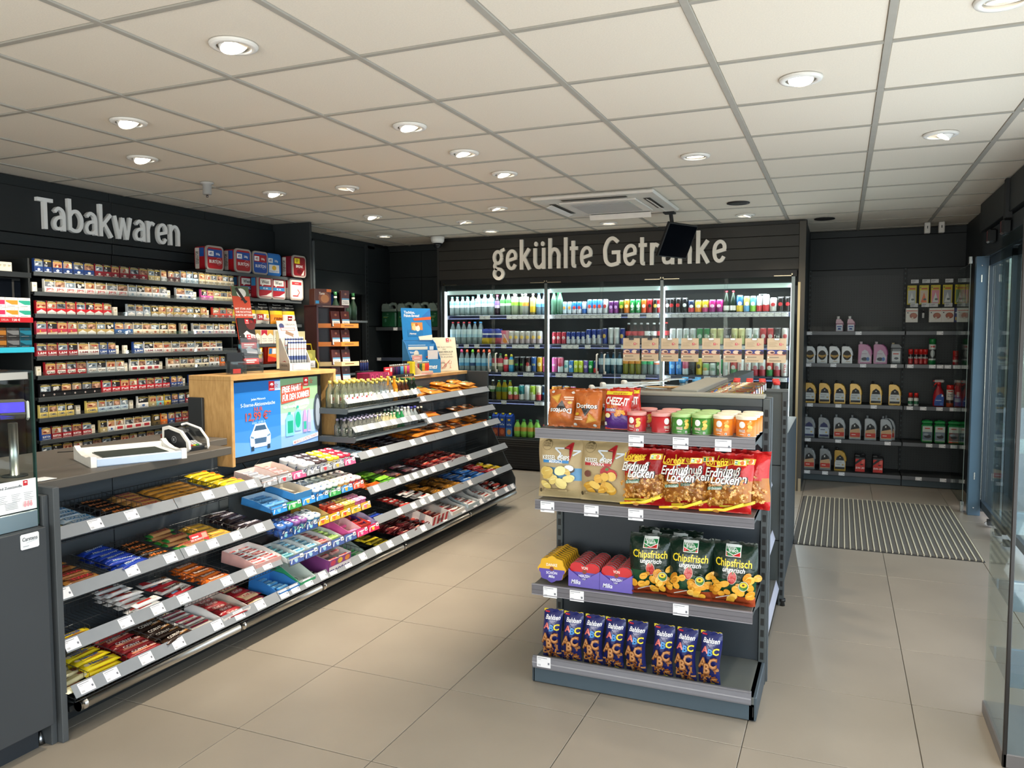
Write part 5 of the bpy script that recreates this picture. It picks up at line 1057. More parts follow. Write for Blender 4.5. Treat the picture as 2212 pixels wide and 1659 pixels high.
m=MB();m.box(-.15,.0,0,.15,.004,.115,HB,'gloss');m.box(-.15,.12,0,.15,.125,.28,HB,'gloss')
for x in (-.15,.147):m.prism([(0,0),(.12,0),(.12,.28),(.08,.25),(0,.115)],lambda a,b,d:Vector((x+d,a,b)),0,.003,HB,'gloss')
m.box(-.15,.04,.11,.15,.044,.19,'#2d80c0','gloss');m.box(-.15,.08,.18,.15,.084,.245,'#2d80c0','gloss')
m.decal(plane((-.15,-.0004,0),(1,0,0),(0,0,1)),[('t','Hermes',.18,.055,.04,'#ffffff',{'b':1,'i':1,'w':.17})]+[('p',[(.02+.012*k,.068-.013*k),(.085,.068-.013*k),(.08,.06-.013*k),(.028+.012*k,.06-.013*k)],'#ffffff') for k in range(3)],'gloss',.0004,.0002,1)
m.decal(plane((-.15,.0396,.11),(1,0,0),(0,0,1)),[('t','Versand.',.06,.064,.016,'#ffffff',{'b':1}),('r',.02,.0,.12,.05,'#2374b6'),('r',.03,.035,.1,.041,'#d8e8f4'),('r',.03,.024,.09,.03,'#d8e8f4'),('r',.04,.008,.11,.018,'#d86a44')],'gloss',.0005,.0002,1)
m.decal(plane((.02,.0396,.11),(1,0,0),(0,0,1)),[('t','Wünsch',.06,.068,.016,'#ffffff',{'b':1}),('t','dir was!',.06,.046,.016,'#ffffff',{'b':1}),('r',.01,.018,.11,.03,'#e0683c')],'gloss',.0005,.0002,1)
m.decal(plane((-.15,.0796,.18),(1,0,0),(0,0,1)),[('r',.03,.05,.2,.055,'#d8e8f4'),('r',.03,.015,.22,.04,'#e6e2d4'),('r',.24,.012,.28,.042,'#dfe9f2')],'gloss',.0005,.0002,1);part('leaflet_tray',m,hs)
m=MB();m.box(.03,.012,.08,.13,.016,.19,'#e2dcdc','paper');part('white_card',m,hs)
m=MB();m.box(-.145,0,0,.145,.004,.27,'#2a82c6','gloss');m.decal(plane((-.145,-.0003,0),(1,0,0),(0,0,1)),[('p',[(.29,.27),(.29,.1),(.2,.2)],'#2f6fb4'),('t','Tschüss,',.08,.235,.022,'#ffffff',{'b':1}),('t','Paket-Stress!',.1,.207,.022,'#ffffff',{'b':1,'w':.15}),('p',[(.12,.165),(.11,.183),(.29,.2),(.29,.175)],'#e05f36'),('p',[(.05,.03),(.05,.085),(.15,.105),(.2,.08),(.2,.035)],'#2878b8'),('p',[(.09,.085),(.09,.15),(.2,.15),(.2,.085)],'#d88a4a'),('e',.12,.11,.026,.03,'#eac98c'),('e',.15,.1,.022,.026,'#f0e6d6'),('e',.1,.13,.012,.012,'#e0b050'),('e',.14,.13,.014,.014,'#b86a3c'),('t','Hermes',.1,.055,.014,'#ffffff',{'b':1,'i':1}),('p',[(.16,0),(.15,.03),(.29,.045),(.29,0)],'#efe6d2')],'gloss',.0004,.0002,1)
part('header_poster',tilt(m,.118,.275,-.12),hs)
ag=thing('age_sign',None,'cream sign forbidding alcohol and tobacco sales to minors leaning on the ledge','sign',None,(-3.17,6.06,Lz),radians(62))
m=MB();m.box(-.125,0,0,.125,.003,.3,'#e6dcc2','paper');it=[('t','KEIN ALKOHOL-',.12,.215,.015,'#8a857c',{'w':.19}),('t','UND',.12,.195,.012,'#8a857c'),('t','TABAKVERKAUF',.12,.172,.015,'#7a766e',{'w':.18,'b':1}),('t','AN JUGENDLICHE',.12,.15,.013,'#8a857c',{'w':.16}),('t','UNTER 18 JAHREN.',.12,.128,.013,'#8a857c',{'w':.18})]+logo(.15,.258,.03)
RD='#c9655c'
for a,b in (((.07,.03),(.07,.08)),((.11,.03),(.11,.08)),((.07,.03),(.11,.03)),((.11,.07),(.125,.065)),((.125,.065),(.125,.045)),((.125,.045),(.11,.04)),((.155,.03),(.175,.03)),((.165,.03),(.165,.055)),((.15,.09),(.155,.065)),((.155,.065),(.175,.065)),((.175,.065),(.182,.09))):it.append(('l',a,b,.003,RD))
it+=[('e',.078,.088,.012,.009,'#e2c8b8'),('e',.1,.09,.013,.009,'#e2c8b8'),('l',(.07,.025),(.17,.1),.004,'#c83a34')]
m.decal(plane((-.125,-.0003,0),(1,0,0),(0,0,1)),it,'paper',.0004,.0002,1);part('card',tilt(m,0,0,-.18),ag)
m=MB();m.box(-.12,.0,0,.12,.06,.005,'#e8eaec','acryl');part('clear_foot',m,ag)

# ================================================================= SWEET BARS
def barmesh(Lg,Wd,Tk,col,endc,items,mat='foil',n=8,round_=1.0):
    Wd *= 1.16 if Wd<.08 else 1.0;Tk *= .86
    m=MB();secs=[(-.5,1.0,.06,endc),(-.46,1.0,.08,endc),(-.40,.9,.75,col),(-.32,.92,1,col),(.32,.92,1,col),(.40,.9,.75,endc),(.46,1.0,.08,endc),(.5,1.0,.06,endc)]
    rings=[]
    for (t,kw,kt,c) in secs:
        b=len(m.v);rings.append(b)
        for i in range(n):
            a=2*pi*(i+.5)/n;ca,sa=cos(a),sin(a);e=(abs(ca)**4+abs(sa)**4)**(-1/4)
            m.v.append((t*Lg,ca*e*Wd/2*kw,Tk/2+sa*e*Tk/2*kt))
    for j in range(len(secs)-1):
        for i in range(n):
            i2=(i+1)%n;m.face((rings[j]+i,rings[j+1]+i,rings[j+1]+i2,rings[j]+i2),secs[j][3] if j!=4 else endc,mat,True)
    m.face(tuple(rings[0]+i for i in range(n)),endc,mat);m.face(tuple(rings[-1]+i for i in reversed(range(n))),endc,mat)
    top=Tk*.93
    def f(x,y,e):
        u=y/(Wd*.5);zz=Tk/2+Tk/2*max(.0,1-abs(u)**4)**(1/4) if abs(u)<1 else Tk/2
        return Vector((x,y,zz+e))
    if items:m.decal(f,items,'gloss',.0011,.0004,.02)
    return m
def T_(s,c,x=0,y=0,h=.016,**o):return ('t',s,x,y,h*1.3,c,dict(o,b=1,w=o.get('w',.06)*1.12))
BARS={
 'coconut':(.145,.036,.024,'#dfe6ea','#bcd2e2',[('r',-.05,-.014,.05,.006,'#3f8cc0'),T_('BOUNTY','#f4f6f8',0,-.003,.014,w=.085,i=1),('r',-.05,.008,.05,.013,'#9cc4dc')],'white and sky blue'),
 'black':(.15,.036,.024,'#191516','#141112',[('l',(-.055,-.012),(.055,-.006),.003,'#9a6a2c'),T_('Mars','#e8823c',.005,.001,.018,w=.08,i=1)],'black with orange script'),
 'goldred':(.15,.036,.022,'#c08a4e','#a87a40',[('r',-.045,-.011,.045,.011,'#c8986a'),T_('TWIX','#c0303a',0,0,.018,w=.075)],'gold with red lettering'),
 'brownred':(.15,.038,.022,'#7c4c26','#8f6430',[('r',-.05,-.012,.05,.012,'#5e2f20'),T_('TWIX','#b5303a',0,0,.017,w=.075),('l',(-.06,.014),(.06,.014),.003,'#c9a060')],'brown and gold with red lettering'),
 'orange':(.15,.036,.022,'#d9963c','#c98a34',[('r',-.05,-.01,.05,.008,'#e6b466'),('r',-.04,-.003,.02,.004,'#7c4a20'),('e',.045,0,.012,.01,'#7c4a20')],'amber orange'),
 'yellow':(.15,.036,.024,'#e4cf2a','#d8be22',[('r',-.045,-.003,.02,.004,'#7c5212'),('e',.045,0,.014,.011,'#d8731e'),('r',-.06,.009,.02,.013,'#8a6a1c')],'bright yellow'),
 'twistgreen':(.155,.038,.022,'#b98a5a','#2f7d36',[('r',-.05,-.013,.05,.013,'#b9865a'),T_('TWIX','#a32634',0,0,.02,w=.085)],'gold with green ends and red lettering'),
 'blue':(.15,.036,.024,'#1f3fa8','#19338c',[('p',[(-.06,-.01),(.05,.012),(.06,.006),(-.05,-.014)],'#5a8ad8'),T_('MilkyWay','#dfe6f4',0,.002,.011,w=.08,i=1)],'shiny royal blue'),
 'amberp':(.15,.03,.022,'#d8a838','#b98a2c',[('r',-.05,-.008,.05,.008,'#d0b060'),('r',-.04,-.003,.03,.003,'#8a5a1c')],'honey yellow'),
 'snick':(.15,.038,.025,'#241a22','#1c141a',[('r',-.045,-.009,.045,.009,'#d8d4da'),('r',-.043,-.0075,.043,.0075,'#2a3464'),T_('SNICKERS','#f0eef2',0,0,.010,w=.07)],'dark brown with white lettered badge'),
 'white':(.14,.032,.02,'#d9d6d4','#e6e4e2',[('r',-.05,-.006,.02,.006,'#b9362f'),('r',.025,-.01,.05,.01,'#e9e5de')],'white with red stripe'),
 'bueno':(.16,.042,.02,'#e6e0da','#dcd6d0',[('p',[(-.07,-.015),(-.02,-.015),(-.04,.015),(-.07,.015)],'#b5282f'),T_('bueno','#3a2420',.012,-.002,.016,w=.06),('e',.05,.002,.013,.01,'#8a5a36')],'white and red wafer'),
 'buenored':(.16,.042,.02,'#a82630','#8e2028',[('p',[(-.01,-.015),(.06,-.015),(.06,.015),(.02,.015)],'#e6e0da'),T_('bueno','#2c1c1a',.02,0,.014,w=.05),('r',-.06,-.006,-.02,.006,'#7aa8cc')],'red and white wafer'),
 'balisto':(.15,.036,.02,'#d06a24','#b85a1e',[('r',-.05,-.011,.05,.011,'#8a3a14'),T_('Balisto','#f2e4d4',0,0,.013,w=.075)],'orange and brown'),
 'beige':(.15,.04,.024,'#d6cfa6','#e0dcc0',[('r',-.05,-.012,.03,.004,'#b9ae7c'),('e',.045,0,.014,.01,'#8a4a3a'),('r',-.05,.008,.0,.013,'#6a3a2c')],'pale beige'),
 'nesq':(.16,.042,.024,'#e6cf22','#ddc41e',[T_('Nesquik','#22409a',0,.003,.014,w=.075),('p',[(-.06,-.018),(.06,-.018),(.02,-.008)],'#a8702c'),('e',-.055,0,.012,.01,'#d8c8a0')],'yellow cereal'),
 'cornyred':(.16,.042,.022,'#8e2226','#7a1c20',[('p',[(-.06,-.016),(.06,-.01),(.06,.0),(-.06,-.004)],'#d88a6a'),T_('CORNY','#efe6e0',-.01,.005,.014,w=.07),T_('BIG','#efe6e0',.045,-.004,.009,w=.018)],'dark red cereal'),
 'cornydark':(.16,.042,.022,'#2a1c16','#3a261a',[('p',[(0,-.016),(.06,-.014),(.06,.0),(.02,-.006)],'#a87844'),T_('CORNY','#e6ded2',-.01,.003,.014,w=.07),T_('BIG','#e6ded2',.035,-.006,.009,w=.018)],'dark brown cereal'),
 'magenta':(.15,.034,.022,'#c9c2ba','#d8d0c6',[('r',-.05,-.015,.05,-.002,'#8a1f3c'),('e',-.02,.006,.006,.005,'#b0905a'),('e',.02,.006,.006,.005,'#b0905a'),('r',.03,-.014,.055,0,'#c22a3a')],'silver white and magenta'),
 'kitkat':(.13,.06,.016,'#9c2028','#8c1c24',[('e',0,0,.035,.018,'#c9b8a8'),('e',0,0,.032,.016,'#a6222b'),T_('KitKat','#f2e8e2',0,0,.014,w=.05,i=1)],'red four-finger wafer'),
 'kitwhite':(.13,.06,.016,'#d8b48c','#9c2028',[('e',0,0,.04,.02,'#e8d2b4'),T_('KitKat','#b52a32',0,0,.017,w=.06,i=1)],'cream and red wafer'),
 'darkred':(.13,.028,.02,'#5c1a20','#4a151a',[('r',-.04,-.007,.04,.007,'#7c2a2c'),('r',-.02,-.003,.03,.003,'#d8b8a0')],'dark red'),
 'redpink':(.13,.03,.02,'#b2382e','#8e2a26',[('r',-.04,-.009,.04,.007,'#d8745c'),('r',-.03,-.003,.03,.003,'#f0d8c8')],'coral red'),
 'greenbar':(.14,.036,.022,'#4a8a24','#5aa02c',[('r',-.045,-.01,.045,.01,'#3a6e20'),('r',-.02,-.004,.03,.004,'#a8d060')],'grass green'),
 'lime':(.14,.036,.022,'#86c838','#74b82c',[('r',-.045,-.01,.045,.01,'#9cd84a'),('r',-.02,-.004,.03,.004,'#4a8a24')],'lime green'),
 'lion':(.14,.036,.022,'#c8761e','#a85a14',[('r',-.045,-.011,.045,.011,'#7a3a10'),T_('LION','#f0c838',0,0,.018,w=.07)],'orange with yellow lettering'),
 'copper':(.14,.038,.022,'#a84a14','#8a3a10',[('r',-.045,-.01,.045,.01,'#c2601e')],'copper orange'),
 'darkor':(.14,.034,.022,'#2a1c16','#201410',[('r',-.045,-.009,.045,.009,'#4a2c18'),('r',-.03,-.003,.03,.003,'#d8823c')],'dark brown with orange line'),
 'pinkpur':(.14,.034,.022,'#d8a0a0','#b8607c',[('r',-.045,-.009,.03,.009,'#e6c0b0'),('r',-.02,-.004,.03,.004,'#7c3a8a')],'pale pink and purple'),
 'redwhite':(.13,.034,.02,'#b8322c','#8e2420',[('r',-.05,-.01,-.01,.01,'#e2dcd6'),('e',.02,0,.012,.008,'#efe6de')],'red and white'),
 'goldfoil':(.12,.05,.02,'#8a5e20','#6a4618',[('e',0,0,.03,.014,'#c88a2c'),('r',-.02,-.004,.02,.004,'#2a2018')],'dark gold'),
 'blueret':(.17,.05,.02,'#2a6ab8','#1f58a0',[('r',-.06,-.012,.04,.012,'#4a8ad0'),('e',.03,0,.018,.012,'#d8c8a8'),('r',-.06,-.004,0,.004,'#e6eef6')],'sky blue'),
 'redret':(.17,.05,.02,'#b02630','#98202a',[('r',-.06,-.012,.04,.012,'#c43a40'),('e',.03,0,.016,.012,'#e2d4bc'),('r',-.06,-.004,0,.004,'#f0e0dc')],'cherry red'),
 'yelret':(.15,.05,.02,'#e0c030','#d2b024',[('e',.02,0,.02,.012,'#efe6c8'),('r',-.05,-.004,0,.004,'#8a5a1c')],'lemon yellow'),
 'yelblack':(.15,.036,.016,'#b8a41e','#d8c428',[('r',-.05,-.008,.05,.008,'#3a3414'),('r',-.03,-.002,.02,.002,'#d8c428')],'yellow and black'),
 'orbag':(.20,.12,.03,'#d8822c','#c87424',[('e',.01,.0,.05,.028,'#8a4a1c'),T_('BiFi','#f2e6d6',-.03,.01,.022,w=.05),T_('BiFi','#1c1614',-.028,.012,.022,w=.05),('e',.06,-.02,.02,.012,'#c85a3c')],'orange snack'),
 'orbag2':(.20,.12,.03,'#e0902e','#d8862a',[('r',-.06,-.03,.0,.0,'#c87a24'),('e',.03,.01,.03,.02,'#6a8a3c'),('e',-.02,.02,.02,.014,'#e8d8b8'),T_('BiFi','#26201c',.03,-.02,.018,w=.05)],'light orange snack'),
 'darkbag':(.18,.10,.028,'#5a3418','#c87424',[('e',0,0,.05,.028,'#3a2418'),T_('BiFi','#e8d8c4',-.01,.006,.02,w=.05),('e',.05,-.015,.016,.01,'#b84a3c')],'brown and orange snack'),
}
_bp={}
def bar(k):
    if k not in _bp:
        b=BARS[k];nmk='snack_bag' if 'bag' in k else 'wafer_bar' if k in ('bueno','buenored','kitkat','kitwhite','white','balisto') else 'cereal_bar' if k in ('nesq','cornyred','cornydark','beige') else 'praline_pack' if k=='goldfoil' else 'snack_pouch' if k in ('blueret','redret','yelret') else 'mini_bar' if k in ('darkred','redpink') else 'chocolate_bar';_bp[k]=Proto(nmk,barmesh(*b[:5],b[5]),[],'snack' if 'bag' in k else 'sweets')
    return _bp[k]
LVN={'A':'top orange','B':'second orange','C':'top sweets','D':'second sweets','E':'third sweets','F':'lowest sweets'}
trayno={}
def tray(lv,y0,y1,kinds,rows,layers=1,depth=.275,b0=.012,jit=.1,fill=1.0,turn=0.0,group='bars and snacks on the sweet shelves'):
    """bars lying along the shelf, one row behind another up the slope, in layers"""
    trayno[lv]=trayno.get(lv,0)+1;tn=trayno[lv];r=random.Random(hash((lv,int(y0*1000))) & 0xffff)
    r=random.Random(int(y0*1000)*7+ord(lv));n=0;x,z=LV[lv];step=(depth-b0)*fill/rows
    kinds=kinds if isinstance(kinds,(list,tuple)) else [kinds]
    for l in range(layers):
        for i in range(rows):
            if l and r.random()<.12:continue
            k=kinds[(i+l)%len(kinds)];Lg,Wd,Tk=BARS[k][:3];cols=max(1,int((y1-y0+.02)/(Lg+.002))) if not turn else 1
            for c in range(cols):
                n+=1;jz=turn+r.uniform(-jit,jit);b=max(b0+step*(i+.5)+r.uniform(-.004,.004)+l*.006,Wd*.6+Lg*.5*abs(sin(jz))+.002)
                y=y0+(y1-y0)*(c+.5)/cols+r.uniform(-.006,.006)
                M=Matrix.Translation((x-b,y,floor_z(lv,b)+.003+l*Tk*.86+r.uniform(0,.002)))@Matrix.Rotation(math.atan(SLOPE),4,'Y')@Matrix.Rotation(pi/2+jz,4,'Z')@Matrix.Rotation(r.uniform(-.1,.1),4,'X')
                nm=BARS[k][6]+(' bag' if 'bag' in k else ' bar')
                bar(k).put('%s, %s in tray %s, %s shelf'%(nm,ORD[n],NUM[tn],LVN[lv]),group,mat=M)
# near unit
tray('C',1.985,2.12,['redwhite','lion','yelret'],5,1,fill=.7);tray('C',2.12,2.275,'coconut',6,1);tray('C',2.285,2.455,'black',6,1);tray('C',2.465,2.61,'goldred',6,1);tray('C',2.63,2.78,'orange',6,1);tray('C',2.75,2.895,'orange',6,1);tray('C',2.91,3.10,'yellow',6,2)
tray('D',1.985,2.235,'brownred',4,2,jit=.15);tray('D',2.245,2.435,'blue',6,2,jit=.2);tray('D',2.445,2.56,'black',6,1);tray('D',2.58,2.785,'twistgreen',5,2,jit=.12);tray('D',2.80,2.955,'amberp',6,1);tray('D',2.97,3.16,'snick',5,2,jit=.12)
tray('E',1.985,2.09,['blue','nesq'],2,1,fill=.3);tray('E',2.29,2.45,'white',5,3,jit=.16);tray('E',2.50,2.695,['bueno','buenored'],5,1,jit=.2);tray('E',2.71,2.845,'balisto',5,2,jit=.14)
tray('F',1.985,2.055,'beige',5,1,jit=.15);tray('F',2.065,2.225,'nesq',5,2,jit=.12);tray('F',2.24,2.40,'cornyred',5,2,jit=.16);tray('F',2.41,2.555,'cornydark',5,2,jit=.16);tray('F',2.57,2.72,'magenta',6,1,jit=.04);tray('F',2.93,3.10,['kitwhite','kitkat'],4,2,jit=.08)
# far unit
tray('F',4.05,4.30,'yelblack',6,1,jit=.1);tray('F',4.34,4.63,'darkred',7,2,jit=.3);tray('F',4.65,5.0,['redpink','darkred'],7,2,jit=.25)
tray('E',4.1,4.22,'blue',2,1,fill=.4);tray('E',4.42,4.66,'redwhite',6,1,jit=.2);tray('E',4.7,4.84,'white',4,2,jit=.2);tray('E',4.86,5.04,'goldfoil',5,2,jit=.4);tray('E',5.07,5.32,'goldfoil',5,2,jit=.4);tray('E',5.34,5.77,'blueret',4,2,jit=.15);tray('E',5.79,5.98,'redret',4,2,jit=.15);tray('E',5.99,6.18,'yelret',4,1,jit=.3)
tray('D',4.09,4.27,['lion','copper'],5,2,jit=.2);tray('D',4.28,4.45,['lime','greenbar'],5,2,jit=.2);tray('D',4.46,4.65,['pinkpur','darkor'],5,1,jit=.2);tray('D',4.68,4.87,['pinkpur','snick'],5,1,jit=.2);tray('D',4.9,5.48,['redpink','darkred','darkred'],7,2,jit=.3)
tray('C',4.08,4.18,'coconut',6,1);tray('C',4.2,4.43,'black',6,1);tray('C',4.46,4.78,'snick',5,1,jit=.1);tray('C',4.81,5.20,'orbag',2,2,jit=.2);tray('C',5.24,5.6,'darkbag',2,2,jit=.25);tray('C',5.6,6.15,'orbag',2,2,jit=.25)
tray('B',5.0,5.34,'orbag',2,2,jit=.2);tray('B',5.7,6.1,'darkbag',2,1,jit=.2,fill=.8);tray('A',5.0,5.48,'orbag2',2,2,jit=.25);tray('A',5.53,6.1,'orbag2',2,3,jit=.25)
# ================================================================= GUM DISPLAY
gd=thing('gum_display',None,'four-tier clear acrylic chewing gum display on the sweets counter','display')
TIER={1:(-2.765,.735),2:(-2.705,.595),3:(-2.66,.468),4:(-2.60,.340)}
STR={1:[('#8c9096','#d8dade'),('#8c9096','#c83a48'),('#d85a86','#f0b8cc'),('#8c9096','#e6e8ea'),('#8c9096','#c8404a'),('#8c9096','#e0a83a'),('#d85a86','#f2c4d4')],
       2:[('#2f86cc','#6ab0e6'),('#3c9a54','#a8d8a8'),('#2f86cc','#e0b04a'),('#2f86cc','#5aa4e0'),('#3c9a54','#8cc890'),('#2f86cc','#e0a040'),('#d8503a','#f0a890')],
       3:[('#2a4e8e','#7ab8c8'),('#2a4e8e','#7ab8c8'),('#33508e','#8ac4d0'),('#dfa52c','#d8603a'),('#e0ac34','#c8743a'),('#e0ac34','#d8503a'),('#e0ac34','#8a9a3a'),('#dfa83c','#d86a8c')],
       4:[('#4a5e9a','#9ac0d4'),('#4a5e9a','#9ac0d4'),('#4a5e9a','#8ab8d0'),('#4a5e9a','#9ac0d4'),('#4a5e9a','#9ac0d4'),('#cf3a74','#f0a8c0'),('#cf2a54','#f0c040')]}
def tfz(t,b):return TIER[t][1]-.018+.16*b
for t,(x,z) in TIER.items():
    y0,y1=3.2,4.055
    m=MB();b0,b1=.0,.24
    m.v+=[(x,y0,tfz(t,0)),(x,y1,tfz(t,0)),(x-b1,y1,tfz(t,b1)),(x-b1,y0,tfz(t,b1))];m.face((0,1,2,3),'#dfe6e8','acryl')
    s=part('tier',m,gd)
    m=MB();f=plane((x+.002,y0,z-.03),(0,1,0),(-.014,0,.055));H=.052
    m.prism([(0,0),(y1-y0,0),(y1-y0,H),(0,H)],f,-.002,0,'#ffffff','acryl');L_=len(STR[t]);it=[];w=(y1-y0-.02)/L_
    for i,(c,c2) in enumerate(STR[t]):
        xx=.01+i*w;it+=[('r',xx+.002,.004,xx+w-.002,H-.006,c),('e',xx+w*.45,H*.45,.014,.014,c2),('r',xx+w*.74,H*.45,xx+w*.96,H-.008,'#e8eaec'),('r',xx+w*.8,H*.55,xx+w*.92,H*.66,'#555a62'),('l',(xx+.01,.01),(xx+.024,.034),.006,'#e9f0f4'),('r',xx+.03,.03,xx+w*.68,.036,'#dfe8f0')]
    m.decal(f,it,'gloss',.0008,.0003,1);part('label_strip',m,s)
m=MB()
for y in (3.195,4.06):
    m=MB();m.prism([(-2.6,.31),(-2.62,.36),(-2.79,.77),(-2.98,.77),(-2.85,.31)],lambda a,b,d:Vector((a,y+d,b)),0,.003,'#ffffff','lip');part('side_panel',m,gd)
m=MB();m.box(-2.99,3.2,.31,-2.985,4.055,.74,'#41484d','coatsteel');part('back_board',m,gd)
def tubp(c,lidc,band):
    h=.058;m=MB()
    m.lathe([(.021,0,c),(.024,.004,c),(.0245,.012,band),(.0245,.034,c),(.0245,h-.016,c),(.023,h-.014,c)],14,0,0,'gloss',1.12,1,1.2)
    m.decal(cylmap(.0262,.006,0,0,0),[('e',0,.02,.013,.011,'#2a3c6a'),('p',[(-.008,.012),(-.002,.014),(.004,.028),(-.004,.026)],'#e6eaf0'),('r',.004,.008,.012,.012,'#e6eaf0')],'gloss',.0022,.0003,.02)
    l=MB();l.lathe([(.0245,h-.015,lidc),(.0255,h-.013,lidc),(.0255,h-.002,lidc),(.023,h,lidc)],14,0,0,'plast',1.12,1,1.2)
    l.decal(plane((0,0,h),(0,1,0),(-1,0,0)),[('e',0,0,.019,.015,'#eef0f2'),('e',.002,-.002,.012,.006,c),('p',[(-.014,-.004),(.01,.008),(.013,.004),(-.012,-.008)],'#3a4a7a')],'gloss',.0004,.0003,1)
    return Proto('gum_tub',m,[('lid',l)],'gum tub')
def square(c,lidc):
    m=MB();m.box(-.022,-.026,0,.022,.026,.042,c,'gloss',.006);m.decal(plane((.022,-.026,0),(0,1,0),(0,0,1)),[('e',.016,.014,.008,.007,'#3a4a8a'),('r',.026,.01,.046,.024,lidc)],'gloss',.0004,.0003,1)
    l=MB();l.box(-.023,-.027,.042,.023,.027,.056,lidc,'plast',.006);l.decal(plane((0,0,.056),(0,1,0),(-1,0,0)),[('e',0,0,.018,.014,'#f2eae6'),('e',0,0,.01,.007,c)],'gloss',.0004,.0003,1)
    return Proto('gum_tub',m,[('lid',l)],'gum tub')
G={'silver':tubp('#b4b7ba','#d6d8da','#9a9da0'),'dark':tubp('#c2c4c6','#4a3a3e','#a8aaac'),'lemon':tubp('#c9c6b0','#e3c82a','#e0d070'),'cherry':tubp('#c8c6c8','#c42a48','#b8b8ba'),'blue':tubp('#2f86cc','#dfeaf4','#2a70b4'),'green':tubp('#1f7a4a','#e2eee6','#e6ece8'),'peach':tubp('#d8a040','#f0e6d4','#e6d8c0'),'red':tubp('#b8323a','#f0e2de','#98262e'),'ice':tubp('#2a66a8','#dfeaf2','#3c84c0'),'purple':tubp('#4a3a7c','#8a5a9c','#6ab0a8'),'white':tubp('#3a7ea8','#e6eef2','#c8dce6'),'navy':tubp('#233a7c','#3a6ab4','#2c56a0')}
S4={'coral':square('#d0402c','#e2684e'),'gold':square('#d8b42c','#e8d06a'),'pink':square('#d0689c','#e69ac0'),'mag':square('#a83a80','#c85a9c')}
def gum(t,y0,cols,rows,p,dy,db,look,src,b0=.028,lift=0):
    n=0
    for i in range(cols):
        for j in range(rows):
            n+=1;b=b0+j*db;M=Matrix.Translation((TIER[t][0]-b,y0+i*dy,tfz(t,b)+.002+lift))@Matrix.Rotation(.16,4,'Y')
            src[p].put('%s gum tub, %s of its block on gum tier %s'%(look,ORD[n],NUM[t]),'gum tubs on the gum display',mat=M)
dy=.058
gum(1,3.565,2,3,'silver',dy,.062,'silver',G);gum(1,3.683,2,3,'dark',dy,.062,'dark lidded silver',G);gum(1,3.801,2,3,'lemon',dy,.062,'yellow lidded',G);gum(1,3.919,2,3,'cherry',dy,.062,'cherry red lidded',G)
gum(2,3.585,2,3,'blue',dy,.062,'blue with white lid',G);gum(2,3.703,2,3,'green',dy,.062,'green with white lid',G);gum(2,3.821,2,3,'peach',dy,.062,'peach with white lid',G);gum(2,3.939,2,3,'red',dy,.062,'red with white lid',G)
gum(3,3.235,2,2,'navy',dy,.062,'navy with blue lid',G);gum(3,3.353,2,2,'purple',dy,.062,'purple with mauve lid',G);gum(3,3.471,2,2,'white',dy,.062,'pale blue with white lid',G)
gum(3,3.70,2,2,'coral',.057,.06,'square coral',S4,.03,.004);gum(3,3.815,2,2,'gold',.057,.06,'square yellow',S4,.03,.004);gum(3,3.93,2,2,'pink',.057,.06,'square pink',S4,.03,.004)
def openbox(w,d,h,col,inner,front=None,text=None,tc='#fff',back_h=None):
    """card display box, open top; front faces +x, width along y; origin front bottom centre"""
    m=MB();t=.002;front=front if front is not None else h*.55;bh=back_h or h
    m.box(-d,-w/2,0,0,w/2,t,inner,'paper')
    m.box(-t,-w/2,0,0,w/2,front,inner,'paper',0,{'+x':col});m.box(-d,-w/2,0,-d+t,w/2,bh,inner,'paper',0,{'-x':col})
    for s in (-1,1):
        y=s*w/2;m.prism([(0,0),(-d,0),(-d,bh),(-d*.55,h),(0,front)],lambda a,b,e:Vector((a,y+e,b)),-t*(s>0),t*(s<0),inner,'paper',col)
        f=plane((-d,-w/2-.0003,0),(1,0,0),(0,0,1)) if s<0 else None
        if f:m.decal(f,[('p',[(0,.001),(d,.001),(d,front-.001),(d*.45,h-.001),(0,bh-.001)],col)],'paper',.0003,.0002,1)
    if text:m.decal(plane((0,-w/2,0),(0,1,0),(0,0,1)),[('t',text,w/2,front*.5,front*.5,tc,{'b':1,'w':w*.7})],'paper',.0004,.0002,1)
    return m
def stick(c,b,tx=None,L_=.075):
    m=MB();m.box(-L_/2,-.011,0,L_/2,.011,.016,c,'gloss',.003);m.decal(plane((-L_/2,-.011,.016),(1,0,0),(0,1,0)),[('r',L_*.12,.004,L_*.88,.018,b),('r',L_*.2,.009,L_*.6,.012,c)],'gloss',.0004,.0002,1)
    return Proto('gum_stick_pack',m,[],'gum')
STK={'silver':stick('#b8bcc2','#8c93a0'),'pinksil':stick('#c9b6b8','#d8655c'),'blue':stick('#7ab4e0','#3a82c8'),'aqua':stick('#b8dce6','#4a9cc8'),'teal':stick('#9cd0d0','#2c7c94'),'mint':stick('#b4e0c8','#4aa878'),'redstripe':stick('#e0a8a0','#b83a4a'),'lime':stick('#c2e090','#7ab04a'),'purple':stick('#6a3a94','#b084c8'),'lilac':stick('#a884cc','#e0c0dc'),'deepgreen':stick('#1f6a54','#4aa088'),'greenw':stick('#5ac070','#d8f0dc'),'kinder':stick('#e6e4e2','#b62a2c',None,.09),'redbl':stick('#c8403c','#2a1c20'),'blackst':stick('#2a2228','#c8c0c4'),'sky':stick('#58a4e0','#a4d4f4'),'pinkroll':stick('#d85a9c','#e88ab8')}
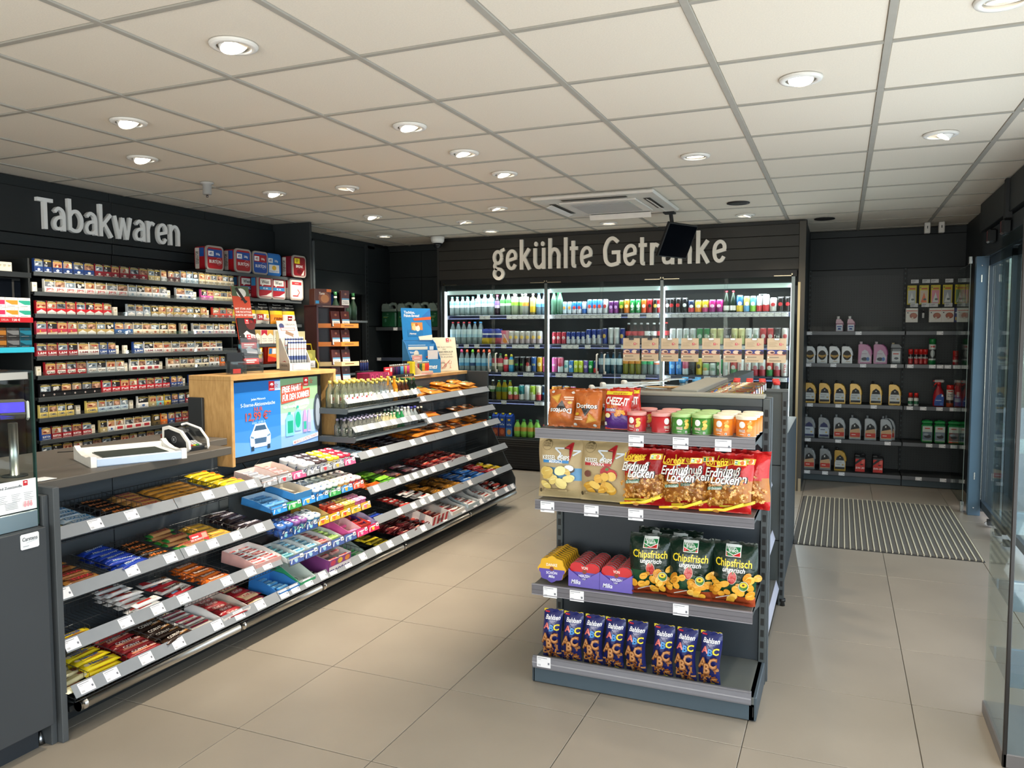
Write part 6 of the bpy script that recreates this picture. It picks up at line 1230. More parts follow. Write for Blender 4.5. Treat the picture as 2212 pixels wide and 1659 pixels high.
def boxed(t_or_M,w,d,h,col,inner,sticks,label,cols=None,text=None,tc='#fff',front=None,back_h=None,lvl=None,group='boxes on the gum display',nrow=4,slab='',tilt_=.16):
    if isinstance(t_or_M,tuple):M=t_or_M[0]
    else:M=t_or_M
    o=thing('display_box',openbox(w,d,h,col,inner,front,text,tc,back_h),label,'box',group);o.matrix_basis=M
    if sticks:
        ks=sticks if isinstance(sticks,list) else [sticks];nc=max(1,int((w-.008)/.078));n=0
        for c in range(nc):
            for j in range(nrow):
                n+=1;k=ks[(c*nrow+j)%len(ks) if len(ks)>nc else c%len(ks)]
                yy=(c+.5)/nc*(w-.006)-(w-.006)/2
                STK[k].put('%s stick pack, %s in the %s'%(k_name[k],ORD[n],slab),'stick packs inside display boxes',mat=M@Matrix.Translation((-.016-j*(d-.03)/max(1,nrow-1),yy,max(.004,(front or h*.55)-.02)+.004*(j%2)))@Matrix.Rotation(pi/2+rnd.uniform(-.08,.08),4,'Z'))
    return o
k_name={'silver':'silver','pinksil':'pink and silver','blue':'blue','aqua':'pale aqua','teal':'teal','mint':'mint green','redstripe':'red striped','lime':'lime','purple':'purple','lilac':'lilac','deepgreen':'dark green','greenw':'bright green','kinder':'white and red','redbl':'red','blackst':'black','sky':'sky blue','pinkroll':'hot pink'}
def TM(t,y,b=.006,lift=.001):return Matrix.Translation((TIER[t][0]-b,y,tfz(t,b)+lift))@Matrix.Rotation(.16,4,'Y')
boxed(TM(1,3.29),.16,.19,.035,'#c9b4b4','#e0d0cc','silver','pinkish open box of silver gum sticks on the top gum tier',slab='pinkish box nearest the till',nrow=5)
boxed(TM(1,3.445),.14,.2,.04,'#d8b0a8','#e6d4c8','pinksil','pinkish open box of pink gum sticks beside the silver tubs',slab='pinkish box beside the silver tubs',nrow=5)
boxed(TM(2,3.29),.17,.2,.04,'#2f7cc4','#b8d4ea','blue','blue open box of blue gum sticks on the second gum tier',slab='blue box on the second gum tier',nrow=5)
o=boxed(TM(2,3.465,.005,.03),.15,.2,.045,'#3a88c8','#e6dccb',None,'blue and white almost empty box raised on the second gum tier',front=.04)
boxed(TM(3,3.60),.105,.2,.05,'#e0a83a','#e8c890',['lime'],'yellow and orange fruit gum box on the third tier',slab='yellow fruit gum box',nrow=4)
for i,(k,nm) in enumerate((('teal','teal'),('aqua','pale aqua'),('aqua','second aqua'),('redstripe','red striped'),('lime','lime'))):
    boxed(TM(4,3.255+i*.1),.095,.2,.038,'#c8ccce','#d6d8d8',k,'grey tray of %s gum sticks on the lowest gum tier'%nm,slab='%s tray on the lowest gum tier'%nm,nrow=6)
boxed(TM(4,3.80),.12,.2,.07,'#d8589c','#ecc4c8','pinkroll','hot pink bubble gum box with yellow lettering on the lowest gum tier',text='Hubba',tc='#f0d83a',slab='hot pink bubble gum box',nrow=3,front=.04)
boxed(TM(4,3.915),.10,.2,.06,'#c8302c','#d8402c','redbl','bright red sweets box on the lowest gum tier',slab='bright red sweets box',nrow=5,front=.05)
boxed(TM(4,4.005),.085,.2,.06,'#4a2c7c','#b8b0c8',['purple','lilac'],'purple box of sweet rolls at the end of the lowest gum tier',slab='purple box of sweet rolls',nrow=5,front=.03)
# boxes standing on the lowest wire shelf
def FM(y,b=.008,lv='F'):return Matrix.Translation((LV[lv][0]-b,y,floor_z(lv,b)+.002))@Matrix.Rotation(math.atan(SLOPE),4,'Y')
boxed(FM(2.82),.18,.24,.05,'#e4e2e2','#c8bcb0',None,'white display box of red wafer bars on the lowest shelf',front=.03,group='boxes on the lowest sweets shelf')
for i in range(5):bar('kitkat').put('red four-finger wafer bar, %s inside the white display box'%ORD[i+1],'bars in the white box',mat=FM(2.82)@Matrix.Translation((-.03-i*.044,.0,.016+.004*(i%2)))@Matrix.Rotation(pi/2+rnd.uniform(-.06,.06),4,'Z'))
boxed(FM(3.09,.008,'E'),.19,.22,.06,'#d8a8a4','#e4e0dc','kinder','white and red box of small chocolate bars on the third shelf',front=.04,slab='white and red third shelf box',nrow=8,group='boxes on the third sweets shelf')
boxed(FM(3.2),.16,.2,.06,'#2a74c0','#3a84c8','sky','blue box of sky blue gum packs on the lowest shelf',slab='blue box on the lowest shelf',nrow=6,front=.03,group='boxes on the lowest sweets shelf')
boxed(FM(3.35),.13,.24,.09,'#2f9a6a','#d6e0d8',None,'nearly empty green mint gum box on the lowest shelf',text='extra',back_h=.13,front=.035,group='boxes on the lowest sweets shelf')
m=MB();m.decal(plane((0,0,0),(1,0,0),(0,0,1)),[('r',0,0,.11,.09,'#2f9a78'),('p',[(0,0),(.11,0),(.11,.02),(.04,.08),(0,.09)],'#5ab88c'),('t','extra',.05,.06,.03,'#ffffff',{'b':1,'i':1}),('t','mint',.07,.03,.015,'#d8f0e4',{'i':1})],'paper',.0004,.0003,1)
for i in range(6):STK['redbl' if i>2 else 'blackst'].put('%s liquorice stick pack, %s of the row beside the fruit roll box'%('red' if i>2 else 'black',ORD[i+1]),'liquorice sticks on the lowest shelf',mat=FM(3.46)@Matrix.Translation((-.02-i*.03,0,.002))@Matrix.Rotation(pi/2,4,'Z'))
mb_=boxed(FM(3.635),.21,.22,.1,'#7c3a7a','#d8d4d4','redstripe','purple and fruit printed sweet roll box with big blue lettering',front=.085,slab='purple fruit roll box',nrow=4,group='boxes on the lowest sweets shelf',back_h=.14)
m=MB();m.decal(plane((.0006,-.103,0),(0,1,0),(0,0,1)),[('r',.0,.045,.206,.083,'#8a3f86'),('e',.035,.065,.024,.016,'#c8405a'),('e',.1,.065,.024,.016,'#e0b83a'),('e',.17,.064,.024,.016,'#e0883a'),('r',0,.001,.206,.046,'#dcd8e0'),('t','mentos',.1,.022,.034,'#1f2a70',{'b':1,'w':.19}),('t','fruit',.075,.062,.012,'#4a8a3c')],'paper',.0005,.0003,1);part('front_print',m,mb_)
boxed(FM(3.85),.17,.22,.06,'#2c8a5a','#c2ccc8',['deepgreen','greenw'],'green and grey box of mint rolls on the lowest shelf',slab='green mint roll box',nrow=7,front=.02,back_h=.1,group='boxes on the lowest sweets shelf')
o=boxed(FM(4.83,.0),.24,.22,.09,'#d8d0ce','#c8c6c2',None,'white box with red diagonal stripes on the lowest far shelf',front=.07,back_h=.12,group='boxes on the lowest sweets shelf')
m=MB();m.decal(plane((.0006,-.118,0),(0,1,0),(0,0,1)),[('p',[(i*.06,.001),(i*.06+.03,.001),(i*.06+.05,.068),(i*.06+.02,.068)],'#b02430') for i in range(4)]+[('t','KitKat',.12,.034,.022,'#3a2020',{'b':1,'i':1})],'paper',.0005,.0003,1);part('front_print',m,o)
for k,(y,c,lb) in enumerate(((5.12,'#e0dcda','white box of pale wrapped bars beside the striped box'),(5.38,'#b8ccd6','pale blue striped box of white bars on the lowest far shelf'),(5.68,'#c8ccd0','grey white box of foil bars on the lowest far shelf'))):
    boxed(FM(y,.0),.2,.22,.06,c,'#d0d2d2',None,lb,front=.04,back_h=.11,group='boxes on the lowest sweets shelf')
    for i in range(6):bar('white' if k else 'bueno').put('pale wrapped bar, %s inside the %s'%(ORD[i+1],lb.split(' of ')[0]),'bars in the pale boxes',mat=FM(y)@Matrix.Translation((-.02-i*.032,0,.02+.005*(i%2)))@Matrix.Rotation(pi/2+rnd.uniform(-.15,.15),4,'Z'))
tray('F',5.8,6.17,['white','redpink'],6,2,jit=.3)
# promotion card on the second shelf
m=MB();f=plane((LV['D'][0]-.012,2.665,LV['D'][1]-.02),(0,1,0),(-.035,0,.06));m.prism([(0,0),(.105,0),(.105,.085),(0,.085)],f,0,.0012,'#d23a3c','gloss')
m.decal(f,[('r',.01,.066,.05,.073,'#f6e0dc'),('t','DES MOMENTS',.036,.057,.008,'#f6e6e2',{'b':1}),('r',.07,.055,.1,.08,'#e89a8a'),('p',[(.02,.015),(.025,.04),(.09,.042),(.095,.018)],'#3c8a3c'),('p',[(.03,.02),(.033,.037),(.082,.039),(.086,.021)],'#c8905c'),('t','TWIX',.058,.029,.012,'#a82630',{'b':1})],'gloss',.0018,.0003,1)
thing('promotion_card',m,'square red promotion card clipped to the second sweets shelf','sign')

# ================================================================= SMALL SPIRIT BOTTLES
def flask(h,r,body,capc,lab,liquid=True,sq=0.0,neck=.3,lab2=None,mat='liquid',labh=(.16,.5)):
    hn=h*(1-neck);m=MB()
    m.lathe([(r*.9,0,body),(r,.004,body),(r,hn*.82,body),(r*.8,hn*.93,body),(r*.42,hn*1.06,body),(r*.38,h*.9,body)],12,0,0,mat,1,1,sq)
    c=MB();c.lathe([(r*.44,h*.885,capc),(r*.44,h,capc)],12,0,0,'plast')
    parts=[('cap',c)]
    if lab:
        l=MB();z0,z1=h*labh[0],h*labh[1]
        l.decal(cylmap(r*(1.02 if not sq else 1.1),0,0,0,0),[('r',-r*.8,z0,r*.8,z1,lab),('e',0,(z0+z1)/2,r*.45,(z1-z0)*.22,lab2 or '#a8343a'),('r',-r*.5,z0+(z1-z0)*.1,r*.5,z0+(z1-z0)*.18,lab2 or '#a8343a')],'paper',.0012,.0005,.012)
        parts.append(('label',l))
    return Proto('small_bottle',m,parts,'bottle')
FL={'clearw':flask(.17,.0245,'#e2e8d2','#c9b45a','#e8e6de',sq=1,neck=.24,mat='clear'),'clearg':flask(.15,.02,'#e6eae0','#c9b45a','#ece9e2',mat='clear'),'clearb':flask(.16,.021,'#e0eaec','#c9b45a','#dfe8f0',lab2='#3a6aa8',mat='clear'),'amber':flask(.17,.021,'#d8901e','#d8b03a','#e0a83a',lab2='#c87a1a',sq=1),'brown':flask(.135,.021,'#4a2412','#d8bc5a','#d8a02a',lab2='#7c2a1a'),'green':flask(.145,.022,'#15231a','#2c6a3c','#d8d2b8',lab2='#3a7a44'),
      'sil':flask(.11,.021,'#e2e6e0','#9a94b0','#2c3a30',lab2='#e8e8e4',labh=(.2,.5),mat='clear'),'pale':flask(.105,.02,'#d8cfa0','#d0cdb8','#e2d8b0',lab2='#c8a04a'),'mint':flask(.12,.02,'#2f9a5a','#d8e0dc',None),'whitel':flask(.13,.021,'#d2d8d8','#e6e6e2','#e8ecee',lab2='#c83a3a'),'bluec':flask(.125,.022,'#a8b4b8','#3a3a9c',None),'dark':flask(.115,.02,'#1f1a16','#d8d2c2','#d8d4c6',lab2='#3a3a30')}
def brow(z,x,y0,kinds,dy,nmrow,rows=2):
    n=0
    for i,k in enumerate(kinds):
        for j in range(rows):
            n+=1
            FL[k].put('%s small spirit bottle, %s on the %s bottle rack, %s row'%(FN[k],ORD[i+1],nmrow,['front','second','third'][j]),'small spirit bottles on the bottle racks',(x-.03-j*.052,y0+i*dy+rnd.uniform(-.003,.003),z))
FN={'clearw':'tall clear gold capped','clearg':'short clear gold capped','clearb':'clear blue labelled','amber':'amber','brown':'brown gold capped','green':'dark green capped','sil':'clear lilac capped','pale':'pale yellow','mint':'bright green','whitel':'clear white labelled','bluec':'clear blue capped','dark':'dark pale capped'}
brow(1.045,-2.835,4.085,['clearw']*6+['clearg']*2+['clearb']*3+['amber']+['brown']*3+['green']*2,.0545,'upper',3)
brow(.868,-2.78,4.08,['sil']*8+['pale']*4+['mint']*2+['whitel']*2+['bluec']*2+['dark']*2,.0465,'lower',3)
# ================================================================= DRINKS COOLER
dc_=thing('drinks_cooler',None,'wide black drinks cooler with six glass doors under cream lettering','cooler')
YF=7.9
for k in range(4):panel(dc_,-4.215,YF-.018,2.112+k*.1075,-.385,YF,2.112+k*.1075+.1045,'#302e2a','board',.003,'fascia_plank')
m=MB();m.box(-4.22,YF+.0,2.543,-.32,YF+.1,2.572,'#1f1f1e','matt');m.box(-4.22,YF+.001,2.10,-.385,YF+.05,2.545,'#0b0b0b','matt');part('fascia_backing',m,dc_)
m=MB();m.box(-4.24,YF-.02,0,-4.215,8.36,2.56,'#2c2c2b','board',.002);part('side_panel',m,dc_)
m=MB();m.box(-.385,YF-.02,.0,-.325,YF+.02,2.56,'#4a463f','board',.002);m.box(-.345,YF+.02,0,-.325,8.98,2.56,'#2f3538','board');part('side_panel',m,dc_)
m=MB();m.box(-.388,YF-.022,0,-.366,YF-.018,1.99,'#a89878','satin');m.box(-.35,YF-.024,0,-.325,YF-.02,.12,'#b5aa94','satin');part('edge_trim',m,dc_)
m=MB();m.box(-4.215,8.62,.1,-.385,8.66,2.1,'#17191b','matt');m.box(-4.215,7.95,2.0,-.385,8.62,2.1,'#101112','matt');m.box(-4.215,7.9,.02,-.385,8.62,.30,'#0d0e0f','matt');m.box(-4.215,7.93,.30,-.385,8.62,.352,'#26282a','coatsteel');part('carcass',m,dc_)
m=MB();m.box(-4.2,YF-.005,2.045,-.4,YF+.03,2.108,'#0f1011','coatsteel');m.box(-4.2,YF-.005,.26,-.4,YF+.03,.345,'#1a1b1c','coatsteel',.003)
for k in range(3):m.box(-4.18,YF-.008,.268+k*.024,-.42,YF-.004,.274+k*.024,'#5a5a58','satin')
part('door_frame',m,dc_)
m=MB()
for k in range(7):m.box(-4.2,YF-.003,.05+k*.028,-.4,YF+.004,.058+k*.028,'#1d1e20','matt')
part('kick_grille',m,dc_)
DX=[-4.172,-3.552,-2.932,-2.312,-1.682,-1.051,-.431]
for i in range(6):
    a,b=DX[i]+.006,DX[i+1]-.006
    m=MB();m.box(a,YF+.002,.345,b,YF+.009,2.045,'#ffffff','dglass');d=part('door',m,dc_)
    m=MB();m.box(a,YF,.345,a+.012,YF+.011,2.045,'#b8cac8','acryl');m.box(b-.012,YF,.345,b,YF+.011,2.045,'#b8cac8','acryl');part('edge_profile',m,d)
    hx=(b-.035) if i%2==0 else (a+.035)
    m=MB();m.tube([(hx,YF,1.10),(hx,YF-.03,1.105),(hx,YF-.036,1.14),(hx,YF-.036,1.25),(hx,YF-.03,1.285),(hx,YF,1.29)],.009,8,'#c8c4ba','plast');m.lathe([(.014,1.08,'#c8c4ba'),(.014,1.11,'#c8c4ba')],8,hx,YF-.01,'plast');part('handle',m,d)
    hh=a if i%2==0 else b;s=1 if i%2==0 else -1
    m=MB();m.box(hh,YF-.012,2.05,hh+s*.17,YF-.004,2.058,'#c9bda4','metal');m.box(hh,YF-.012,2.05,hh+s*.012,YF,2.075,'#b9b09c','metal');part('hinge_arm',m,d)
for x in (-4.172,-2.932,-1.682,-.431):
    m=MB();m.box(x-.016,YF-.002,.345,x+.016,YF+.03,2.05,'#6d7474','satin');part('mullion',m,dc_)
    for s in ((1,) if x<-4 else (-1,) if x>-.5 else (-1,1)):
        m=MB();m.box(x+s*.014,YF+.034,.40,x+s*.022,YF+.05,1.98,'#ffffff','led');part('led_strip',m,dc_)
for x in (-3.552,-2.312,-1.051):
    m=MB();m.box(x-.005,YF,.345,x+.005,YF+.012,2.045,'#c5d4d2','acryl');part('gasket',m,dc_)
for a,b in ((-4.15,-2.95),(-2.915,-1.70),(-1.665,-.45)):
    m=MB();m.prism([(YF+.06,1.99),(YF+.06,1.945),(YF+.3,1.985),(YF+.3,1.99)],lambda y,z,d:Vector((a+d,y,z)),0,b-a,'#cfe3df','canopyled');part('canopy_light',m,dc_)
CSZ=[1.715,1.393,1.085,.77,.358]
ptm=tagmesh(.062,.04).mesh('price_tag')
tr=random.Random(5)
for si,z in enumerate(CSZ):
    for a,b in ((-4.15,-2.95),(-2.915,-1.70),(-1.665,-.45)):
        m=MB();m.box(a,YF+.07,z-.02,b,8.6,z-.003,'#33363a','coatsteel');s=part('shelf',m,dc_)
        if si<4:
            m=MB();m.box(a,YF+.058,z-.05,b,YF+.07,z-.004,'#2f3350','gloss',.003);part('price_rail',m,s)
            n=int((b-a)/.066);p=.55 if si else .6
            if si==0 and a>-3:p=.95
            if si==0 and a>-2:p=1
            for k in range(n):
                if tr.random()<p:link('price_tag',ptm,s,(a+.04+k*.066,YF+.0555,z-.027))
m=MB();m.box(-.78,8.3,1.875,-.70,8.31,1.905,'#dfe8ea','gloss',.003);m.box(-.765,8.299,1.882,-.715,8.3,1.898,'#1a1c20','gloss');part('thermometer',m,dc_)
def clight(x0,x1,y,z,p):
    l=bpy.data.lights.new('cooler_lamp','AREA');l.shape='RECTANGLE';l.size=x1-x0;l.size_y=.05;l.energy=p;l.color=(.92,.97,1.0)
    o=bpy.data.objects.new('cooler_lamp',l);COL.objects.link(o);o.location=((x0+x1)/2,y,z);o.rotation_euler=(radians(38),0,0)
for a,b in ((-4.15,-2.95),(-2.915,-1.70),(-1.665,-.45)):
    clight(a,b,YF+.065,1.935,9)
    for z in CSZ[:4]:clight(a+.03,b-.03,YF+.075,z-.024,4)
for x in (-4.15,-2.932,-1.682,-.455):
    l=bpy.data.lights.new('cooler_strip','AREA');l.shape='RECTANGLE';l.size=.03;l.size_y=1.6;l.energy=17 if x in (-2.932,-1.682) else 10;l.color=(.93,.97,1.0)
    o=bpy.data.objects.new('cooler_strip',l);COL.objects.link(o);o.location=(x,YF+.036,1.18);o.rotation_euler=(radians(90),0,pi)
# drinks
_dp={}
def can(h,r,c1,c2,acc,tx=None,tc='#fff',top='#c4c8cc'):
    k=('can',h,r,c1,c2,acc,tx,tc,top)
    if k in _dp:return _dp[k]
    m=MB();m.lathe([(r*.78,0,'#b8bcc0'),(r*.98,.008,c2),(r,.012,c2),(r,h*.42,c1),(r,h-.016,c1),(r*.86,h-.004,top)],14,0,0,'can')
    it=[]
    if acc:it+=[('e',0,h*.52,r*.62,h*.13,acc)]
    if tx:it+=[('t',tx,0,h*.5,r*.62,tc,{'b':1,'rot':pi/2 if len(tx)>3 else 0,'w':h*.55 if len(tx)>3 else r*.9})]
    if it:m.decal(cylmap(r,0,0,0),it,'gloss',.0012,.0006,.01)
    l=MB();l.lathe([(r*.86,h-.004,'#c9cdd0'),(r*.84,h,'#d3d6d8'),(r*.76,h,'#aeb2b6'),(r*.74,h-.003,'#aeb2b6')],12,0,0,'can');l.box(-.008,-.012,h-.003,.008,.006,h-.0015,'#9a9ea2','can')
    _dp[k]=Proto('drink_can',m,[('lid',l)],'can');return _dp[k]
def bottle(h,r,body,capc,lab,lab2=None,neck=.3,lz=(.35,.7),tx=None,mat='pet',tall_cap=False,capm='plast'):
    k=('b',h,r,body,capc,lab,lab2,neck,lz,tx,mat,tall_cap)
    if k in _dp:return _dp[k]
    m=MB();a=h*(1-neck)
    m.lathe([(r*.8,0,body),(r,.008,body),(r*.97,a*.25,body),(r,a*.5,body),(r,a*.85,body),(r*.9,a*.96,body),(r*.55,a+neck*h*.4,body),(r*.36,a+neck*h*.7,body),(r*.36,h*.95,body)],14,0,0,mat)
    c=MB()
    if tall_cap:c.lathe([(r*.5,h*.86,capc),(r*.52,h*.93,capc),(r*.38,h*.96,capc),(r*.34,h,capc)],12,0,0,capm)
    else:c.lathe([(r*.42,h*.93,capc),(r*.42,h,capc)],12,0,0,capm)
    ps=[('cap',c)]
    if lab:
        l=MB();z0,z1=h*lz[0],h*lz[1];l.lathe([(r*1.015,z0,lab),(r*1.015,z0+(z1-z0)*.4,lab2 or lab),(r*1.015,z1,lab2 or lab)],14,0,0,'paper',cap=False)
        if tx:l.decal(cylmap(r*1.015,0),[('t',tx,0,(z0+z1)/2,r*.5,'#ffffff' if lab not in ('#e8eaec','#f0f0f0') else '#c02a30',{'b':1,'w':r*1.3})],'paper',.001,.0003,.02)
        ps.append(('label',l))
    _dp[k]=Proto('drink_bottle',m,ps,'bottle');return _dp[k]
def carton(w,d,h,c1,c2,blob,tx,capc='#e0c41e'):
    m=MB();m.box(-w/2,-d,0,w/2,0,h*.86,c1,'gloss',.001)
    y=-d/2;hh=h*.86;m.prism([(-d,hh),(0,hh),(-d/2-.004,h*.97),(-d/2+.004,h*.97)][:4],lambda a,b,e:Vector((-w/2+e,a,b)),0,w,c1,'gloss')
    m.decal(plane((-w/2,-d,0),(1,0,0),(0,0,1)),[('r',0,0,w,hh*.42,c2),('e',w*.5,hh*.22,w*.34,hh*.14,blob),('r',w*.3,hh*.78,w*.7,hh*.88,'#d8b43a'),('t',tx,w/2,hh*.6,w*.26,'#e8eef4',{'b':1,'w':w*.7})],'gloss',.0004,.0002,1)
    c=MB();c.lathe([(w*.2,h*.93,capc),(w*.2,h,capc)],12,0,-d*.62,'plast');return Proto('drink_carton',m,[('cap',c)],'carton')
SLIM=(.135,.0265);TALL=(.155,.0285);STD=(.115,.033);HALF=(.168,.033)
